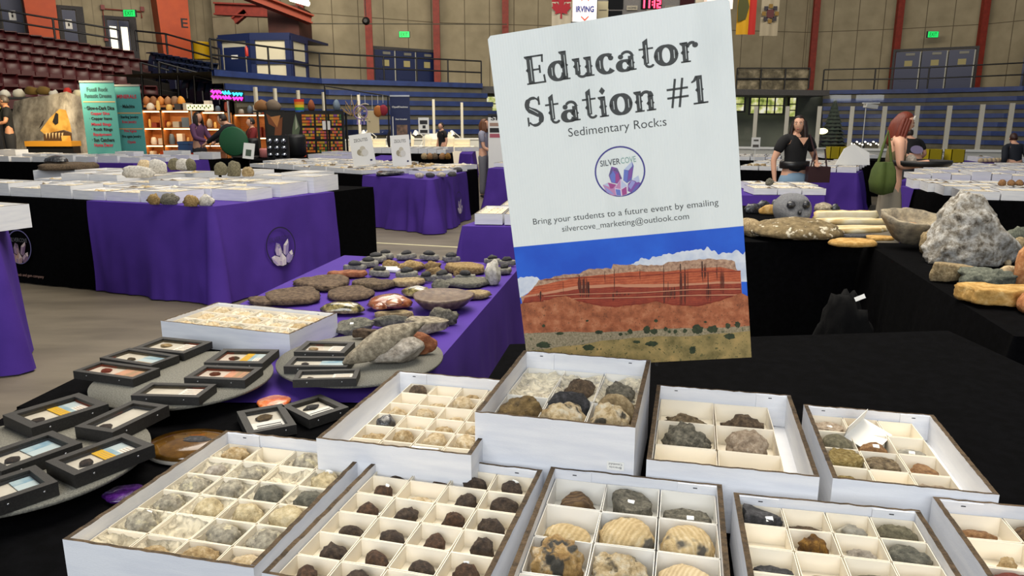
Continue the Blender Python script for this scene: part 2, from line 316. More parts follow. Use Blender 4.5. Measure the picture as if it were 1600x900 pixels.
RM = {
 'meteor': rockm('dark_brown_stone', ['#221a15', '#4a3a2e', '#6e5c4a'], 110, 1.0),
 'meteor2': rockm('rusty_brown_stone', ['#2e1f16', '#583e2a', '#7e5c42'], 110, 1.0),
 'sand': rockm('sandy_fossil', ['#94764a', '#c9ac7c', '#ead8b4'], 90, .9),
 'sand2': rockm('pale_tan_fossil', ['#a5875c', '#dac298', '#f2e4c8'], 90, .8),
 'urchin': rockm('grey_sea_urchin', ['#625d52', '#9c9584', '#c6bea8'], 70, .6, spots=('#cfc5a4', 40, .57)),
 'urchin2': rockm('sandy_sea_urchin', ['#8f7f5e', '#c2b18a', '#e0d3b2'], 70, .6),
 'greystone': rockm('grey_matrix', ['#3c3a32', '#7a7566', '#aca490'], 90, 1.0),
 'darkgrey': rockm('slate_grey', ['#262627', '#444345', '#68666a'], 90, .9),
 'olive': rockm('olive_stone', ['#4c4636', '#767058', '#9c9478'], 80, .9),
 'fossilwood': rockm('banded_brown_wood', ['#3e2b1a', '#6e5438', '#957850'], 50, 1.0, wave=(26, 'Y', 5, .3)),
 'clam': rockm('cream_clam_shell', ['#a58a5c', '#cdb485', '#e8d8b4'], 45, .7, wave=(34, 'X', 4, .16), spots=('#5a554c', 16, .62)),
 'clam2': rockm('pale_ridged_shell', ['#a8906c', '#c6b28c', '#dccbaa'], 30, .5, wave=(40, 'X', 2, .22)),
 'calcite': rockm('honey_calcite_in_grey_matrix', ['#f0e6ce', '#c9a468', '#84602c'], 40, 1.1, rough=.45, spots=('#4c4a44', 24, .53)),
 'calcite2': rockm('white_calcite_crust', ['#f4eedc', '#dcc59a', '#94743c'], 46, 1.1, rough=.5, spots=('#4c463a', 26, .57)),
 'brownclam': rockm('brown_shell_stone', ['#33270f', '#6e5830', '#9c8250'], 60, .9),
 'brownrock': rockm('brown_rock', ['#352a1f', '#62503c', '#8e785c'], 80, 1.0),
 'tanrock': rockm('tan_rock', ['#6c5a3e', '#a08a64', '#cfbb94'], 70, .9),
 'orange': rockm('orange_brown_stone', ['#66452a', '#936a42', '#ba9264'], 80, .9),
 'gold': rockm('golden_brown_stone', ['#3a2408', '#7a5214', '#b98a34'], 60, 1.0),
 'lace': rockm('rough_lacy_stone', ['#4a3c2c', '#8a7658', '#c2ae8a'], 90, 1.2, bs=160),
 'yellowlace': rockm('yellowish_lacy_stone', ['#6a5626', '#a58c4c', '#d6c48c'], 90, 1.2, bs=160),
 'pinklace': rockm('pinkish_rough_stone', ['#8a7560', '#b7a28a', '#d8c8b2'], 100, 1.0, bs=180),
 'redrock': rockm('dark_red_stone', ['#3a1410', '#62261c', '#7e3a2a'], 40, .8),
 'pebble': rockm('grey_pebble', ['#6c6a62', '#8a867a', '#aaa597'], 40, .4),
 'slabbrown': rockm('brown_fossil_slab', ['#34261c', '#66513d', '#927c62'], 55, 1.1),
 'slabgrey': rockm('grey_brown_slab_edge', ['#4a443c', '#6e665a', '#8c8474'], 40, .8),
 'rust': rockm('rusty_slab', ['#5a2e1a', '#8a5030', '#a87450'], 35, .7),
 'trilo': rockm('grey_limestone', ['#56554c', '#86837a', '#aaa698'], 80, .8),
 'trilob': rockm('black_trilobite', ['#101012', '#222224', '#36363a'], 80, .8, rough=.45),
 'nodule': rockm('tan_crystal_cluster', ['#6a5028', '#a08350', '#cbb080'], 90, 1.2, bs=140),
 'polgreen': rockm('polished_mottled_green_brown', ['#14120a', '#3a3620', '#8a7c4c', '#c8b884'], 30, .15, rough=.12, coat=1),
 'polred': rockm('polished_red_brown', ['#5a2a18', '#8e5236', '#c08c66'], 18, .15, rough=.15, coat=1),
 'polbrown': rockm('polished_brown_resin', ['#3a2408', '#694817', '#8c662c'], 10, .05, rough=.08, coat=1),
 'bowl': rockm('brown_stone_bowl', ['#3c2e2e', '#6a5648', '#94826a'], 35, .5, rough=.3),
 'greyish': rockm('grey_green_stone', ['#403f38', '#68665a', '#8e8a7a'], 70, .8),
 'spind': rockm('grey_tan_spindle_fossil', ['#5e5646', '#9c907a', '#cfc3aa'], 60, .9),
 'palest': rockm('pale_grey_stone', ['#7a7064', '#b2a89a', '#dcd4c8'], 50, .9),
 'whitecoral': rockm('white_coral_stone', ['#9a958a', '#cfcac0', '#ece8e0'], 60, .9),
 'geode': rockm('white_grey_geode', ['#4a4034', '#a49a8a', '#dcd8d0', '#f4f2ee'], 30, 1.8, bs=90),
 'geodebowl': rockm('grey_tan_geode_shell', ['#6c6458', '#a0947e', '#c4b496'], 22, .8),
 'yslab': rockm('yellow_tan_slab', ['#8a6428', '#b78e4a', '#d6b478'], 22, .5),
 'onyx': rockm('cream_onyx', ['#c8a468', '#e6d2a0', '#f2e8cc'], 14, .2, rough=.35, wave=(7, 'Y', 3, .5)),
 'plate': rockm('brown_crystal_plate', ['#4e4028', '#7c6a48', '#9c8a66'], 26, 1.0, spots=('#e6dcc4', 20, .6)),
 'skull': rockm('sparkling_grey_stone', ['#38383c', '#8c8d92', '#e4e6ea'], 260, 1.0, rough=.35),
 'orangeagate': rockm('orange_agate', ['#a8380c', '#d86a2c', '#f0b488'], 40, .2, rough=.2, coat=.8),
 'purpleagate': rockm('purple_agate', ['#1c0a30', '#3c145c', '#5e3084'], 50, .2, rough=.2, coat=.8),
 'blackshiny': rockm('shiny_black_stone', ['#101012', '#2c2c30', '#5c5c60'], 40, .4, rough=.12, coat=.6),
 'peachy': rockm('peach_orange_stone', ['#8a4c24', '#b87a48', '#d8a878'], 30, .6),
 'greengrey': rockm('grey_green_rough', ['#4a4e44', '#6e7264', '#949684'], 70, 1.0),
}
M.update(RM)
# ------------------------------------------------------------------ the hall
def XY(px, Y, z=None):                                     # level spot at distance Y under column px (z: its own height)
    return Vector(((px - 800) / FPX * (Y * math.cos(PITCH) + (H - (H if z is None else z)) * math.sin(PITCH)), Y, z or 0))
def zat(py, Y):                                            # height seen at row py at distance Y
    d = ray(800, py); return H + d.z / d.y * Y
mb = MB(); mb.box((-45, -12, -.2), (45, 60, 0)); struct(mb.build('floor', M['floor']))
ln = MB(); a, b_ = G(540, 377, 0), G(800, 391, 0); n_ = (b_ - a).normalized(); pq = Vector((-n_.y, n_.x, 0)) * .03
ln.poly([a - pq + Vector((0, 0, .002)), b_ - pq + Vector((0, 0, .002)), b_ + pq + Vector((0, 0, .002)), a + pq + Vector((0, 0, .002))])
o = ln.build('floor_line_marking', mat('pale_floor_paint', '#c4bd98', .6)); struct(o); o.name = 'trim_1'

def wallseg(name, p, q, z0, z1, m, th=.3):                   # a flat wall panel from p to q, x along it
    d = Vector((q.x - p.x, q.y - p.y, 0)); L = d.length; rz = math.atan2(d.y, d.x)
    mb = MB(); mb.box((0, 0, z0), (L, th, z1)); return struct(mb.build(name, m, None, (p.x, p.y, 0), rz)), L, rz
# end wall, three flat stretches
WP = [XY(345, 36.5), XY(486, 35), XY(690, 38.5), XY(1250, 42.5), XY(1388, 41), XY(1520, 39), XY(1800, 33)]
for i in range(len(WP) - 1):
    wallseg('wall_end' if i == 0 else 'wall_end.%03d' % i, WP[i], WP[i + 1], 0 if i not in (2,) else 2.7, 11, M['wall'])
LW = [XY(-140, 31.5), XY(345, 38.5)]
ws, LWL, LWR = wallseg('wall_left', LW[0], LW[1], 0, 14, M['wall_left'])
wallseg('wall_left.001', LW[1] + Vector((.2, -.5, 0)), WP[0] + Vector((1.2, 1.5, 0)), 0, 14, M['wall'])
# red steel columns on the end wall
def column(px, Y, pbot, w_=.2):
    p = XY(px, Y); t = MB(); t.box((-w_ / 2, -.35, 2.6), (w_ / 2, 0, 11)); t.box((-w_ / 2 - .06, -.37, 2.6), (w_ / 2 + .06, -.3, 11))
    return t.build('trim_%d' % pbot, M['red_steel'], None, (p.x, p.y, 0))
for i, (px, Y) in enumerate([(482, 34.6), (584, 35.5), (686, 38.0), (790, 39.0), (1258, 42.2), (1384, 40.7), (1512, 38.8)]):
    struct(column(px, Y, i + 2))

def on_wall(px, py, Y): return D(px, py, Y)
def doorset(idx, pxs, Y, pytop, z0, n, face, panels=True):
    p, q = XY(pxs[0], Y), XY(pxs[1], Y + face); d = Vector((q.x - p.x, q.y - p.y, 0)); L = d.length; rz = math.atan2(d.y, d.x); zt = zat(pytop, Y)
    root = MB(); root.box((-.12, -.06, z0), (0, .1, zt + .12)); root.box((L, -.06, z0), (L + .12, .1, zt + .12)); root.box((0, -.06, zt), (L, .1, zt + .12))
    r = struct(root.build('door_%d' % idx, M['darkgrey'], None, (p.x, p.y, 0), rz))
    wl = L / n
    for i in range(n):
        lf = MB(); lf.box((i * wl + .03, -.03, z0), ((i + 1) * wl - .03, .03, zt - .02)); lf.box((i * wl + .25, -.05, z0 + .9), (i * wl + wl - .2, -.03, z0 + .96), 0)
        leaf = lf.build('door_leaf', M['blue_paint'], r)
        e = MB(); e.box((i * wl + wl - .07, -.055, z0), (i * wl + wl - .015, -.03, zt - .05)); e.build('edge_plate', mat('edge_plate', '#a5a59e', .5), leaf)
        if panels:
            s = MB(); s.box((i * wl + wl * .38, -.05, zt - .75), (i * wl + wl * .68, -.03, zt - .47)); s.build('notice', mat('yellowed_notice', '#a59a6c', .7), leaf)
            s = MB(); s.box((i * wl + wl * .4, -.06, zt - .22), (i * wl + wl * .75, -.03, zt - .1)); s.build('door_closer', mat('closer_grey', '#77756c', .5), leaf)
    return r
doorset(1, (588, 683), 36.0, 76, 2.6, 3, 2.1)
doorset(2, (1388, 1511), 40.3, 81, 2.7, 3, -1.8)

def textmesh(body, w_=None, h_=None, bold=0.0, cx=.5):
    """flat letters in x,y; scaled to width w_ and/or height h_"""
    cu = bpy.data.curves.new('t', 'FONT'); cu.body = body; cu.size = 1; cu.offset = bold; cu.resolution_u = 3
    o = bpy.data.objects.new('t', cu); COL.objects.link(o); dg = bpy.context.evaluated_depsgraph_get()
    me = bpy.data.meshes.new_from_object(o.evaluated_get(dg)); vs = [v.co.copy() for v in me.vertices]; fs = [tuple(p.vertices) for p in me.polygons]
    bpy.data.objects.remove(o); bpy.data.curves.remove(cu); bpy.data.meshes.remove(me)
    if not vs: return [], []
    x0 = min(v.x for v in vs); x1 = max(v.x for v in vs); y0 = min(v.y for v in vs); y1 = max(v.y for v in vs)
    sx = w_ / (x1 - x0) if w_ else None; sy = h_ / (y1 - y0) if h_ else None
    sx = sx or sy; sy = sy or sx
    return [Vector(((v.x - x0) * sx - cx * (x1 - x0) * sx, (v.y - y0) * sy, 0)) for v in vs], fs
XZ = Matrix(((1, 0, 0, 0), (0, 0, 1, 0), (0, 1, 0, 0), (0, 0, 0, 1)))      # x,y drawing -> upright x,z, facing -y
def put_text(mb, body, c, w_=None, h_=None, m=0, bold=0, cx=.5, base=None):
    vs, fs = textmesh(body, w_, h_, bold, cx)
    mb.add([(c[0] + v.x, c[1], c[2] + v.y) for v in vs], fs, m); return mb

def exit_sign(px, py, Y, s, lab, text='EXIT'):
    p = D(px, py, Y); mb = MB(); mb.box((-s, -.06, -s * .55), (s, .06, s * .55)); r = tag(mb.build('exit_sign', M['darkgrey'], None, p), lab, 'exit sign')
    f = MB(); f.box((-s * .92, -.07, -s * .5), (s * .92, -.06, s * .5)); f.build('lit_face', M['exit_glow'], r)
    if text:
        t = MB(); put_text(t, text, (0, -.075, -s * .32), s * 1.3, s * .64); t.build('lettering', mat('dark_green_letters', '#064a20', .5), r)
exit_sign(632, 54, 35.4, .25, 'green lit exit sign above the blue doors left of the white board')
exit_sign(1457, 54, 39.2, .28, 'green lit exit sign above the blue doors at far right')
exit_sign(203, 21, 35.0, .28, 'green lit exit sign above the glazed doors at top left')

# long wall on the left: blue doors, glazed double door, orange columns
def lw(px, off=0):                                           # point along the long wall under column px, and local x
    # intersect the vertical plane through px with the wall line
    a, b_ = LW; k = (px - 800) / FPX * math.cos(PITCH); t = (k * a.y - a.x) / ((b_.x - a.x) - k * (b_.y - a.y)); p = a.lerp(b_, t); return p, t * LWL
def lwdoor(idx, px0, px1, pyt, z0, glazed=False, nl=1, sign=None):
    p0, x0 = lw(px0); p1, x1 = lw(px1); zt = zat(pyt, p0.y); W_ = x1 - x0
    mb = MB(); mb.box((-.15, -.12, z0), (0, .1, zt + .15)); mb.box((W_, -.12, z0), (W_ + .3, .1, zt + .15)); mb.box((0, -.12, zt), (W_, .1, zt + .15))
    r = struct(mb.build('door_%d' % idx, M['darkgrey'], None, (p0.x, p0.y, 0), LWR))
    for i in range(nl):
        l = MB(); l.box((W_ / nl * i + .02, -.06, z0), (W_ / nl * (i + 1) - .02, -.01, zt - .03)); lf = l.build('door_leaf', M['blue_paint'], r)
        if glazed:
            g = MB(); c = W_ / nl * (i + .5); g.box((c - W_ / nl * .3, -.075, zt - 1.5), (c + W_ / nl * .3, -.06, zt - .3)); g.build('lit_pane', mat('daylit_pane', '#fff6d8', .4, emis=1.0), lf)
        if sign:
            g = MB(); c = W_ * sign[0]; g.box((c - .13, -.08, sign[1] - .2), (c + .13, -.06, sign[1] + .2)); s = g.build('restroom_sign', M['paper'], lf)
            g = MB(); g.lathe([(.03, 0), (.045, .02), (.03, .04)], 8); g.tube([(0, 0, -.04), (0, 0, -.16)], .035, n=6); g.build('figure_pictogram', M['ink'], s, (c, -.085, sign[1] + .08))
    return r
lwdoor(3, -30, 12, -8, 4.2)
lwdoor(4, 26, 59, -22, 4.2, sign=(.5, zat(18, 32.6)))
lwdoor(5, 117, 139, 14, 4.2, sign=(.42, zat(33, 33.9)))
lwdoor(6, 184, 218, 30, 4.2, True, 2)
def orange_column(idx, px0, px1, pyb, text=False):
    p0, x0 = lw(px0); p1, x1 = lw(px1); W_ = x1 - x0; mb = MB()
    prof = [(0, 3.8), (W_, 3.8), (W_ * 1.02, 7.4), (W_ * 1.18, 8.1), (W_ * 1.6, 8.9), (W_ * 1.6, 14), (-.2 * W_, 14), (-.12 * W_, 7.4)]
    n = len(prof); vs = [(x, -1.4, z) for x, z in prof] + [(x, 0, z) for x, z in prof]
    mb.add(vs, [tuple(range(n))] + [(i, i + n, (i + 1) % n + n, (i + 1) % n) for i in range(n)], [0] + [1] * n)
    o = mb.build('trim_%d' % idx, [M['orange_paint'], M['orange_d']], None, (p0.x, p0.y, 0), LWR); struct(o)
    if text:
        t = MB(); put_text(t, 'E', (W_ * .82, -1.41, zat(46, p0.y)), .3, .42, bold=.01); t.build('letter', M['ink'], o)
orange_column(20, 64, 106, 52); orange_column(21, 259, 300, 92, True)
nb = MB(); nb.box((-.3, -.1, -.2), (.3, 0, .2)); p, _ = lw(116); r = tag(nb.build('section_number_sign', M['paper'], None, (p.x, p.y - 1.5, zat(3, p.y - 1.5)), LWR), 'small white section number sign beside the upper orange column', 'sign')
t = MB(); put_text(t, '101', (0, -.105, -.1), .36, .2, bold=.02); t.build('lettering', M['ink'], r)
pp = MB(); a = lw(180)[0]; pts = [(0, -.1, zat(60, a.y)), (0, -.1, zat(14, a.y)), (1.6, -.1, zat(14, a.y)), (1.6, -.1, zat(24, a.y))]
pp.tube(pts, .03, n=6); r = tag(pp.build('conduit_pipe', M['red_steel'], None, (a.x, a.y, 0), LWR), 'thin conduit pipe with red alarm boxes around the glazed doors', 'pipe')
for x, y in ((0, 12), (1.65, 10), (0, 61)):
    q = MB(); q.cbox((x, -.15, zat(y, a.y)), (.16, .12, .2)); q.build('alarm_box', mat('alarm_red', '#7e1c18', .5), r)
p = lw(318)[0]; yb = MB(); yb.lathe([(.34, 0), (.35, .05), (.35, .62), (.38, .66), (.38, .7), (.25, .72)], 16); p3 = D(316, 93, 33)
tag(yb.build('yellow_bin', mat('mustard_plastic', '#b8920e', .5), None, p3), 'round mustard yellow bin standing by the upper left walkway rail', 'bin')

# white and blue booth on the walkway
def booth():
    pts = [XY(351, 31.2), XY(400, 30.4), XY(461, 30.3), XY(486, 32)]; z0 = 3.0
    zt = [zat(53, 31.2), zat(54, 30.4), zat(59, 30.3), zat(66, 32)]; zt = [sum(zt) / 4] * 4
    t = thing('press_booth', 'white panelled booth with blue frame and blue door on the upper walkway', 'booth', (0, 0, 0))
    for i in range(3):
        a, b_ = pts[i], pts[i + 1]; d = Vector((b_.x - a.x, b_.y - a.y, 0)); L = d.length; rz = math.atan2(d.y, d.x); h = zt[0]
        mb = MB(); mb.box((.1, .02, z0), (L - .1, .1, h)); mb.build('wall_panel', mat('cream_panel', '#cfc8b0' if i else '#c0bba8', .7), t, (a.x, a.y, 0), rz)
        fr = MB(); fr.box((0, -.05, z0), (.2, .1, h)); fr.box((L - .2, -.05, z0), (L, .1, h)); fr.box((0, -.06, h - .18), (L, .12, h))
        if i: fr.box((0, -.05, z0 + .75), (L, .08, z0 + .92))
        fr.build('frame', M['blue_paint'], t, (a.x, a.y, 0), rz)
        if i == 0:
            dm = MB(); dm.box((.3, -.02, z0), (L - .32, .02, h - .4)); dd = dm.build('door', M['blue_paint'], t, (a.x, a.y, 0), rz)
            s = MB(); s.box((L * .4, -.03, h - .85), (L * .6, -.02, h - .7)); s.build('door_sign', M['paper'], dd)
    rf = MB(); rf.prism([(p.x, p.y) for p in pts] + [(pts[3].x + .3, pts[3].y + 2.5), (pts[0].x, pts[0].y + 2.5)], zt[0], zt[0] + .1); rf.build('roof', M['blue_paint'], t)
    e = D(386, 88, 28.2); ex = MB(); ex.lathe([(.05, 0), (.06, .03), (.06, .28), (.03, .32), (.02, .37)], 10); ext = tag(ex.build('fire_extinguisher', mat('extinguisher_red', '#a8281e', .4), None, e), 'small red fire extinguisher hanging beside the blue booth door', 'fire extinguisher')
    pb = [XY(1598, 36.2), XY(1578, 37.6)]
    t2 = thing('press_booth', 'cream booth with blue corner post at the far right edge', 'booth')
    a, b_ = XY(1590, 34.8), XY(1760, 32.5); d = b_ - a; L = d.length; rz = math.atan2(d.y, d.x); zt2 = zat(60, 35)
    mb = MB(); mb.box((.25, 0, 2.7), (L, .1, zt2)); mb.build('wall_panel', mat('cream_panel', '#c9b98c', .7), t2, (a.x, a.y, 0), rz)
    mb = MB(); mb.box((-.1, .05, 2.7), (0, 4, zt2)); mb.build('side_panel', mat('grey_side_panel', '#6f675a', .7), t2, (a.x, a.y, 0), rz)
    mb = MB(); mb.box((-.12, -.05, 2.7), (.25, .15, zt2)); mb.box((.25, -.05, 2.7 + 1.0), (L, .12, 2.7 + 1.18)); mb.box((-.12, -.08, zt2), (L, 4, zt2 + .12)); mb.build('frame', M['blue_paint'], t2, (a.x, a.y, 0), rz)
booth()

# bench terraces: grey risers with blue bench planks
PL = [XY(330, 24.5, 3.1), XY(420, 27, 3.1), XY(500, 29.5, 3.1), XY(600, 31, 3.1), XY(700, 32.5, 3.1), XY(752, 33.4, 3.1)]
PR = [XY(1286, 38, 3), XY(1450, 36.5, 3), XY(1600, 33.5, 3), XY(1760, 30, 3)]
def offs(path, k):                                           # same path moved k metres towards the ice
    out = []
    for i, p in enumerate(path):
        t = path[min(i + 1, len(path) - 1)] - path[max(i - 1, 0)]; n = Vector((t.y, -t.x, 0)).normalized(); out.append(p + n * k)
    return out
def strip(mb, a, b_, za0, zb0, m=0):
    n = len(a); vs = [(p.x, p.y, za0) for p in a] + [(p.x, p.y, zb0) for p in b_]
    mb.add(vs, [(i, n + i, n + i + 1, i + 1) for i in range(n - 1)], m)
ST = .37; RUN = .46
for nm, path, side in (('bench_terrace', PL, 'left of the white board'), ('bench_terrace', PR, 'right of the white board')):
    mb = MB(); zp = path[0].z; strip(mb, offs(path, -5), path, zp, zp)
    for k in range(7):
        a, b_ = offs(path, RUN * k), offs(path, RUN * (k + 1)); z = zp - ST * k
        strip(mb, a, a, z, z - ST); strip(mb, a, b_, z - ST, z - ST)
    e = offs(path, RUN * 7); strip(mb, e, e, zp - ST * 7, 0)
    struct(mb.build(nm, M['conc']))
    for k in range(8):
        a = offs(path, RUN * k + .02); c = offs(path, RUN * k + .06 if k else .12); z = zp - ST * k + (.0 if k else .06)
        if z < .5: continue
        bm_ = MB(); strip(bm_, a, c, z, z); strip(bm_, c, c, z, z - .19); strip(bm_, c, a, z - .19, z - .19); strip(bm_, a, a, z - .19, z)
        tag(bm_.build('bench', M['blue2']), ('%s blue bench plank from the top, in the stand %s' % (ORD[k], side)) if k else 'blue edge band of the upper walkway %s' % side, 'bench', 'blue benches of the end stand')

def railing(pts, lab, h=1.0, step=1.9, r=.035, m='rail'):
    pts = [Vector(p) for p in pts]; t = thing('railing', lab, 'railing', pts[0]); o = pts[0]
    for nm, dz in (('top_rail', h), ('mid_rail', h * .5)):
        mb = MB(); mb.tube([p - o + Vector((0, 0, dz)) for p in pts], r, n=6); mb.build(nm, M[m], t)
    for i in range(len(pts) - 1):
        n = max(1, round((pts[i + 1] - pts[i]).length / step))
        for j in range(n + (i == len(pts) - 2)):
            p = pts[i].lerp(pts[i + 1], j / n) - o; mb = MB(); mb.tube([p, p + Vector((0, 0, h))], r, n=6); mb.build('post', M[m], t)
railing([p + Vector((0, .1, .05)) for p in PL[0:]], 'black two-bar railing along the walkway left of the white board', .95)
railing([p + Vector((0, .1, .05)) for p in PR], 'black two-bar railing along the walkway in front of the right doors', 1.0)
railing([D(-25, 43, 29.5), D(190, 77, 31.5)], 'black handrail above the top row of maroon seats', .75, 2.4, .04)
railing([D(215, 80, 31.8), D(262, 85, 31.6), D(345, 110, 30)], 'black sloping railing above the navy seats', .8, 1.7, .04)
fb = [D(1150, 139, 36.5), D(1263, 139, 36.5)]
railing(fb, 'black railing with clear foil behind it right of the white board', .95, 1.2)
mb = MB(); mb.box((0, 0, -.03), (fb[1].x - fb[0].x, .03, .9)); tag(mb.build('foil_sheet', rockm('crinkled_clear_foil', ['#3a352c', '#6e6654', '#a89c84'], 2.2, 1.0, rough=.08), None, fb[0] + Vector((0, .1, 0))), 'crinkled shiny foil sheet fixed behind the walkway railing', 'sheet')

# ground floor wall and daylit windows under the walkway
a, b_ = XY(690, 38.6), XY(1292, 39.2)
wl_, L_, rz_ = wallseg('wall_back', a, b_, 0, 3.0, mat('grey_green_wall', '#6b7268', .8, c2='#616860', ns=.8), .3)
def foliage():
    m, nt, b = newmat('daylit_foliage_pane'); L = nt.links; tc = nt.nodes.new('ShaderNodeTexCoord'); n = nt.nodes.new('ShaderNodeTexNoise'); n.inputs['Scale'].default_value = 2.6; n.inputs['Detail'].default_value = 8
    L.new(tc.outputs['Object'], n.inputs['Vector']); r = nt.nodes.new('ShaderNodeValToRGB'); cs = ['#5a6a2c', '#a8b45a', '#d8d690', '#f4f2dc']
    r.color_ramp.elements.new(.5); r.color_ramp.elements.new(.6)
    for i, c in enumerate(cs): r.color_ramp.elements[i].position = .34 + .1 * i; r.color_ramp.elements[i].color = C(c)
    L.new(n.outputs['Fac'], r.inputs[0]); L.new(r.outputs[0], b.inputs['Emission Color']); b.inputs['Emission Strength'].default_value = .9; b.inputs['Base Color'].default_value = (0, 0, 0, 1); b.inputs['Roughness'].default_value = .2
    return m
M['foliage'] = foliage()
def window(idx, px0, px1, pyt, pyb, Y, nx, ny, dark=None):
    p, q = D(px0, pyb, Y), D(px1, pyt, Y); W_, h = q.x - p.x, q.z - p.z
    mb = MB(); mb.box((-.08, -.06, -.08), (W_ + .08, .05, 0)); mb.box((-.08, -.06, h), (W_ + .08, .05, h + .08)); mb.box((-.08, -.06, 0), (0, .05, h)); mb.box((W_, -.06, 0), (W_ + .08, .05, h))
    for i in range(1, nx): mb.box((W_ * i / nx - .03, -.05, 0), (W_ * i / nx + .03, .04, h))
    for j in range(1, ny): mb.box((0, -.05, h * j / ny - .025), (W_, .04, h * j / ny + .025))
    r = struct(mb.build('window_%d' % idx, M['darkgrey'], None, p))
    g = MB(); g.box((0, 0, 0), (W_, .03, h)); g.build('window_pane', M['foliage'], r)
    return r
window(1, 721, 778, 146, 178, 38.1, 3, 2); window(2, 1142, 1163, 152, 173, 38.6, 1, 2); window(3, 1172, 1224, 153, 177, 38.6, 4, 2); window(4, 1232, 1244, 153, 182, 38.6, 1, 3)
p = D(721, 232, 37.8); q = D(800, 179, 37.8); mb = MB(); mb.box((0, 0, 0), (q.x - p.x, .1, q.z - p.z)); o = struct(mb.build('trim_30', mat('dark_netting', '#171b1c', .7, c2='#22282a', ns=3), None, p))
p = D(660, 146, 37.2); mb = MB(); mb.prism([(p.x + 6, p.y), (p.x + 7.2, p.y), (p.x + 7.2, p.y + 1), (p.x + 6, p.y + 1)], 0, 3.0); struct(mb.build('wall_pier', M['darkgrey']))

# rink boards with white glass posts
def boards(lst, lab, z0):
    for i in range(len(lst) - 1):
        a, b_ = lst[i][0], lst[i + 1][0]; d = Vector((b_.x - a.x, b_.y - a.y, 0)); L = d.length; rz = math.atan2(d.y, d.x)
        t = thing('rink_board', '%s, %s panel from its left end' % (lab, ORD[i]), 'rink board', (a.x, a.y, 0), rz, 'rink boards')
        mb = MB(); mb.box((0, 0, 0), (L, .08, z0)); mb.build('board_panel', mat('white_board_panel', '#c9c8c0', .5), t)
        mb = MB(); mb.box((-.02, -.03, z0), (L + .02, .12, z0 + .05)); mb.build('cap_rail', M['white'], t)
        mb = MB(); mb.box((-.045, 0, z0 + .05), (.045, .08, lst[i][1])); mb.build('glass_post', mat('pale_post', '#cfc9b8', .5), t)
        mb = MB(); zt_ = lst[i][1] + .25; mb.poly([(.05, .04, z0 + .05), (L - .05, .04, z0 + .05), (L - .05, .04, zt_), (.05, .04, zt_)]); mb.build('glass_pane', M['glass'], t)
boards([(XY(px, Y), zat(py, Y)) for px, py, Y in ((1132, 166, 18.6), (1180, 166, 18.2), (1229, 166, 17.9), (1279, 166, 17.6), (1330, 166, 17.3), (1381, 166, 17), (1432, 165, 16.8), (1482, 165, 16.6), (1533, 163, 16.4), (1579, 161, 16.2), (1630, 160, 16))], 'white rink board with tall glass at right', .9)
boards([(XY(px, Y), zat(py, Y)) for px, py, Y in ((404, 136, 22.4), (434, 138, 23), (470, 141, 23.8), (509, 144, 25.2), (562, 148, 26.6), (618, 151, 27.2), (678, 155, 27.5), (722, 160, 27.7), (780, 162, 28))], 'white rink board with tall glass at left', .9)

# stadium seats
def seatmesh(m):
    mb = MB(); pr = [(.0, 0), (.02, .12), (-.03, .3), (-.09, .42), (-.12, .44)]
    n = len(pr); W_ = .24
    vs = []
    for y, z in pr:
        for x in (-W_, -W_ * .6, W_ * .6, W_): vs.append((x, -y + (-.05 if abs(x) == W_ else 0), z + .42))
    mb.add(vs, [(i * 4 + j, i * 4 + j + 1, i * 4 + j + 5, i * 4 + j + 4) for i in range(n - 1) for j in range(3)], 0, True)
    mb.add([(v[0], v[1] + .05, v[2]) for v in vs], [(i * 4 + j, i * 4 + j + 4, i * 4 + j + 5, i * 4 + j + 1) for i in range(n - 1) for j in range(3)], 0, True)
    mb.box((-.2, -.16, .84), (.2, .14, .88)); pan = [(-.2, -.06), (.2, -.06), (.23, -.1), (.21, -.13), (-.21, -.13), (-.23, -.1)]
    mb.prism([(p[0], p[1]) for p in pan], .12, .5); mb.box((-.22, -.03, 0), (-.18, .06, .45)); mb.box((.18, -.03, 0), (.22, .06, .45))
    return mb.mesh('stadium_seat', m)
seat_m, seat_b = seatmesh(M['maroon']), seatmesh(M['navy_seat'])
terr = []
def seatrow(a, b_, n, me, lab, r, ttl, z=.88):
    pa, pb = D(a[0], a[1], a[2]), D(b_[0], b_[1], b_[2]); d = pb - pa; rz = math.atan2(d.y, d.x)
    for i in range(n):
        p = pa.lerp(pb, i / (n - 1)); o = bpy.data.objects.new('stadium_seat', me); COL.objects.link(o); o.location = p - Vector((0, 0, z)); o.rotation_euler = (0, 0, rz)
        tag(o, '%s, %s row from the top, %s from the left' % (lab, ORD[r], ORD[i]), 'seat', ttl)
    terr.append((pa - Vector((0, 0, z)) - d * .6, pb - Vector((0, 0, z)) + d * .25))
seatrow((-26, 42, 30.5), (200, 79, 34), 13, seat_m, 'maroon flip-up stadium seat', 0, 'maroon stadium seats')
seatrow((-22, 57, 29.6), (226, 94, 33.2), 14, seat_m, 'maroon flip-up stadium seat', 1, 'maroon stadium seats')
seatrow((-28, 71, 28.7), (184, 101, 32.2), 12, seat_m, 'maroon flip-up stadium seat', 2, 'maroon stadium seats')
seatrow((-30, 86, 27.8), (186, 112, 31.0), 11, seat_m, 'maroon flip-up stadium seat', 3, 'maroon stadium seats')
seatrow((-34, 110, 26.6), (235, 134, 29.4), 13, seat_m, 'maroon flip-up stadium seat', 4, 'maroon stadium seats')
seatrow((-34, 131, 25.4), (255, 148, 28.2), 13, seat_m, 'maroon flip-up stadium seat', 5, 'maroon stadium seats')
seatrow((238, 82, 32.4), (332, 99, 30.2), 9, seat_b, 'navy flip-up stadium seat', 0, 'navy stadium seats')
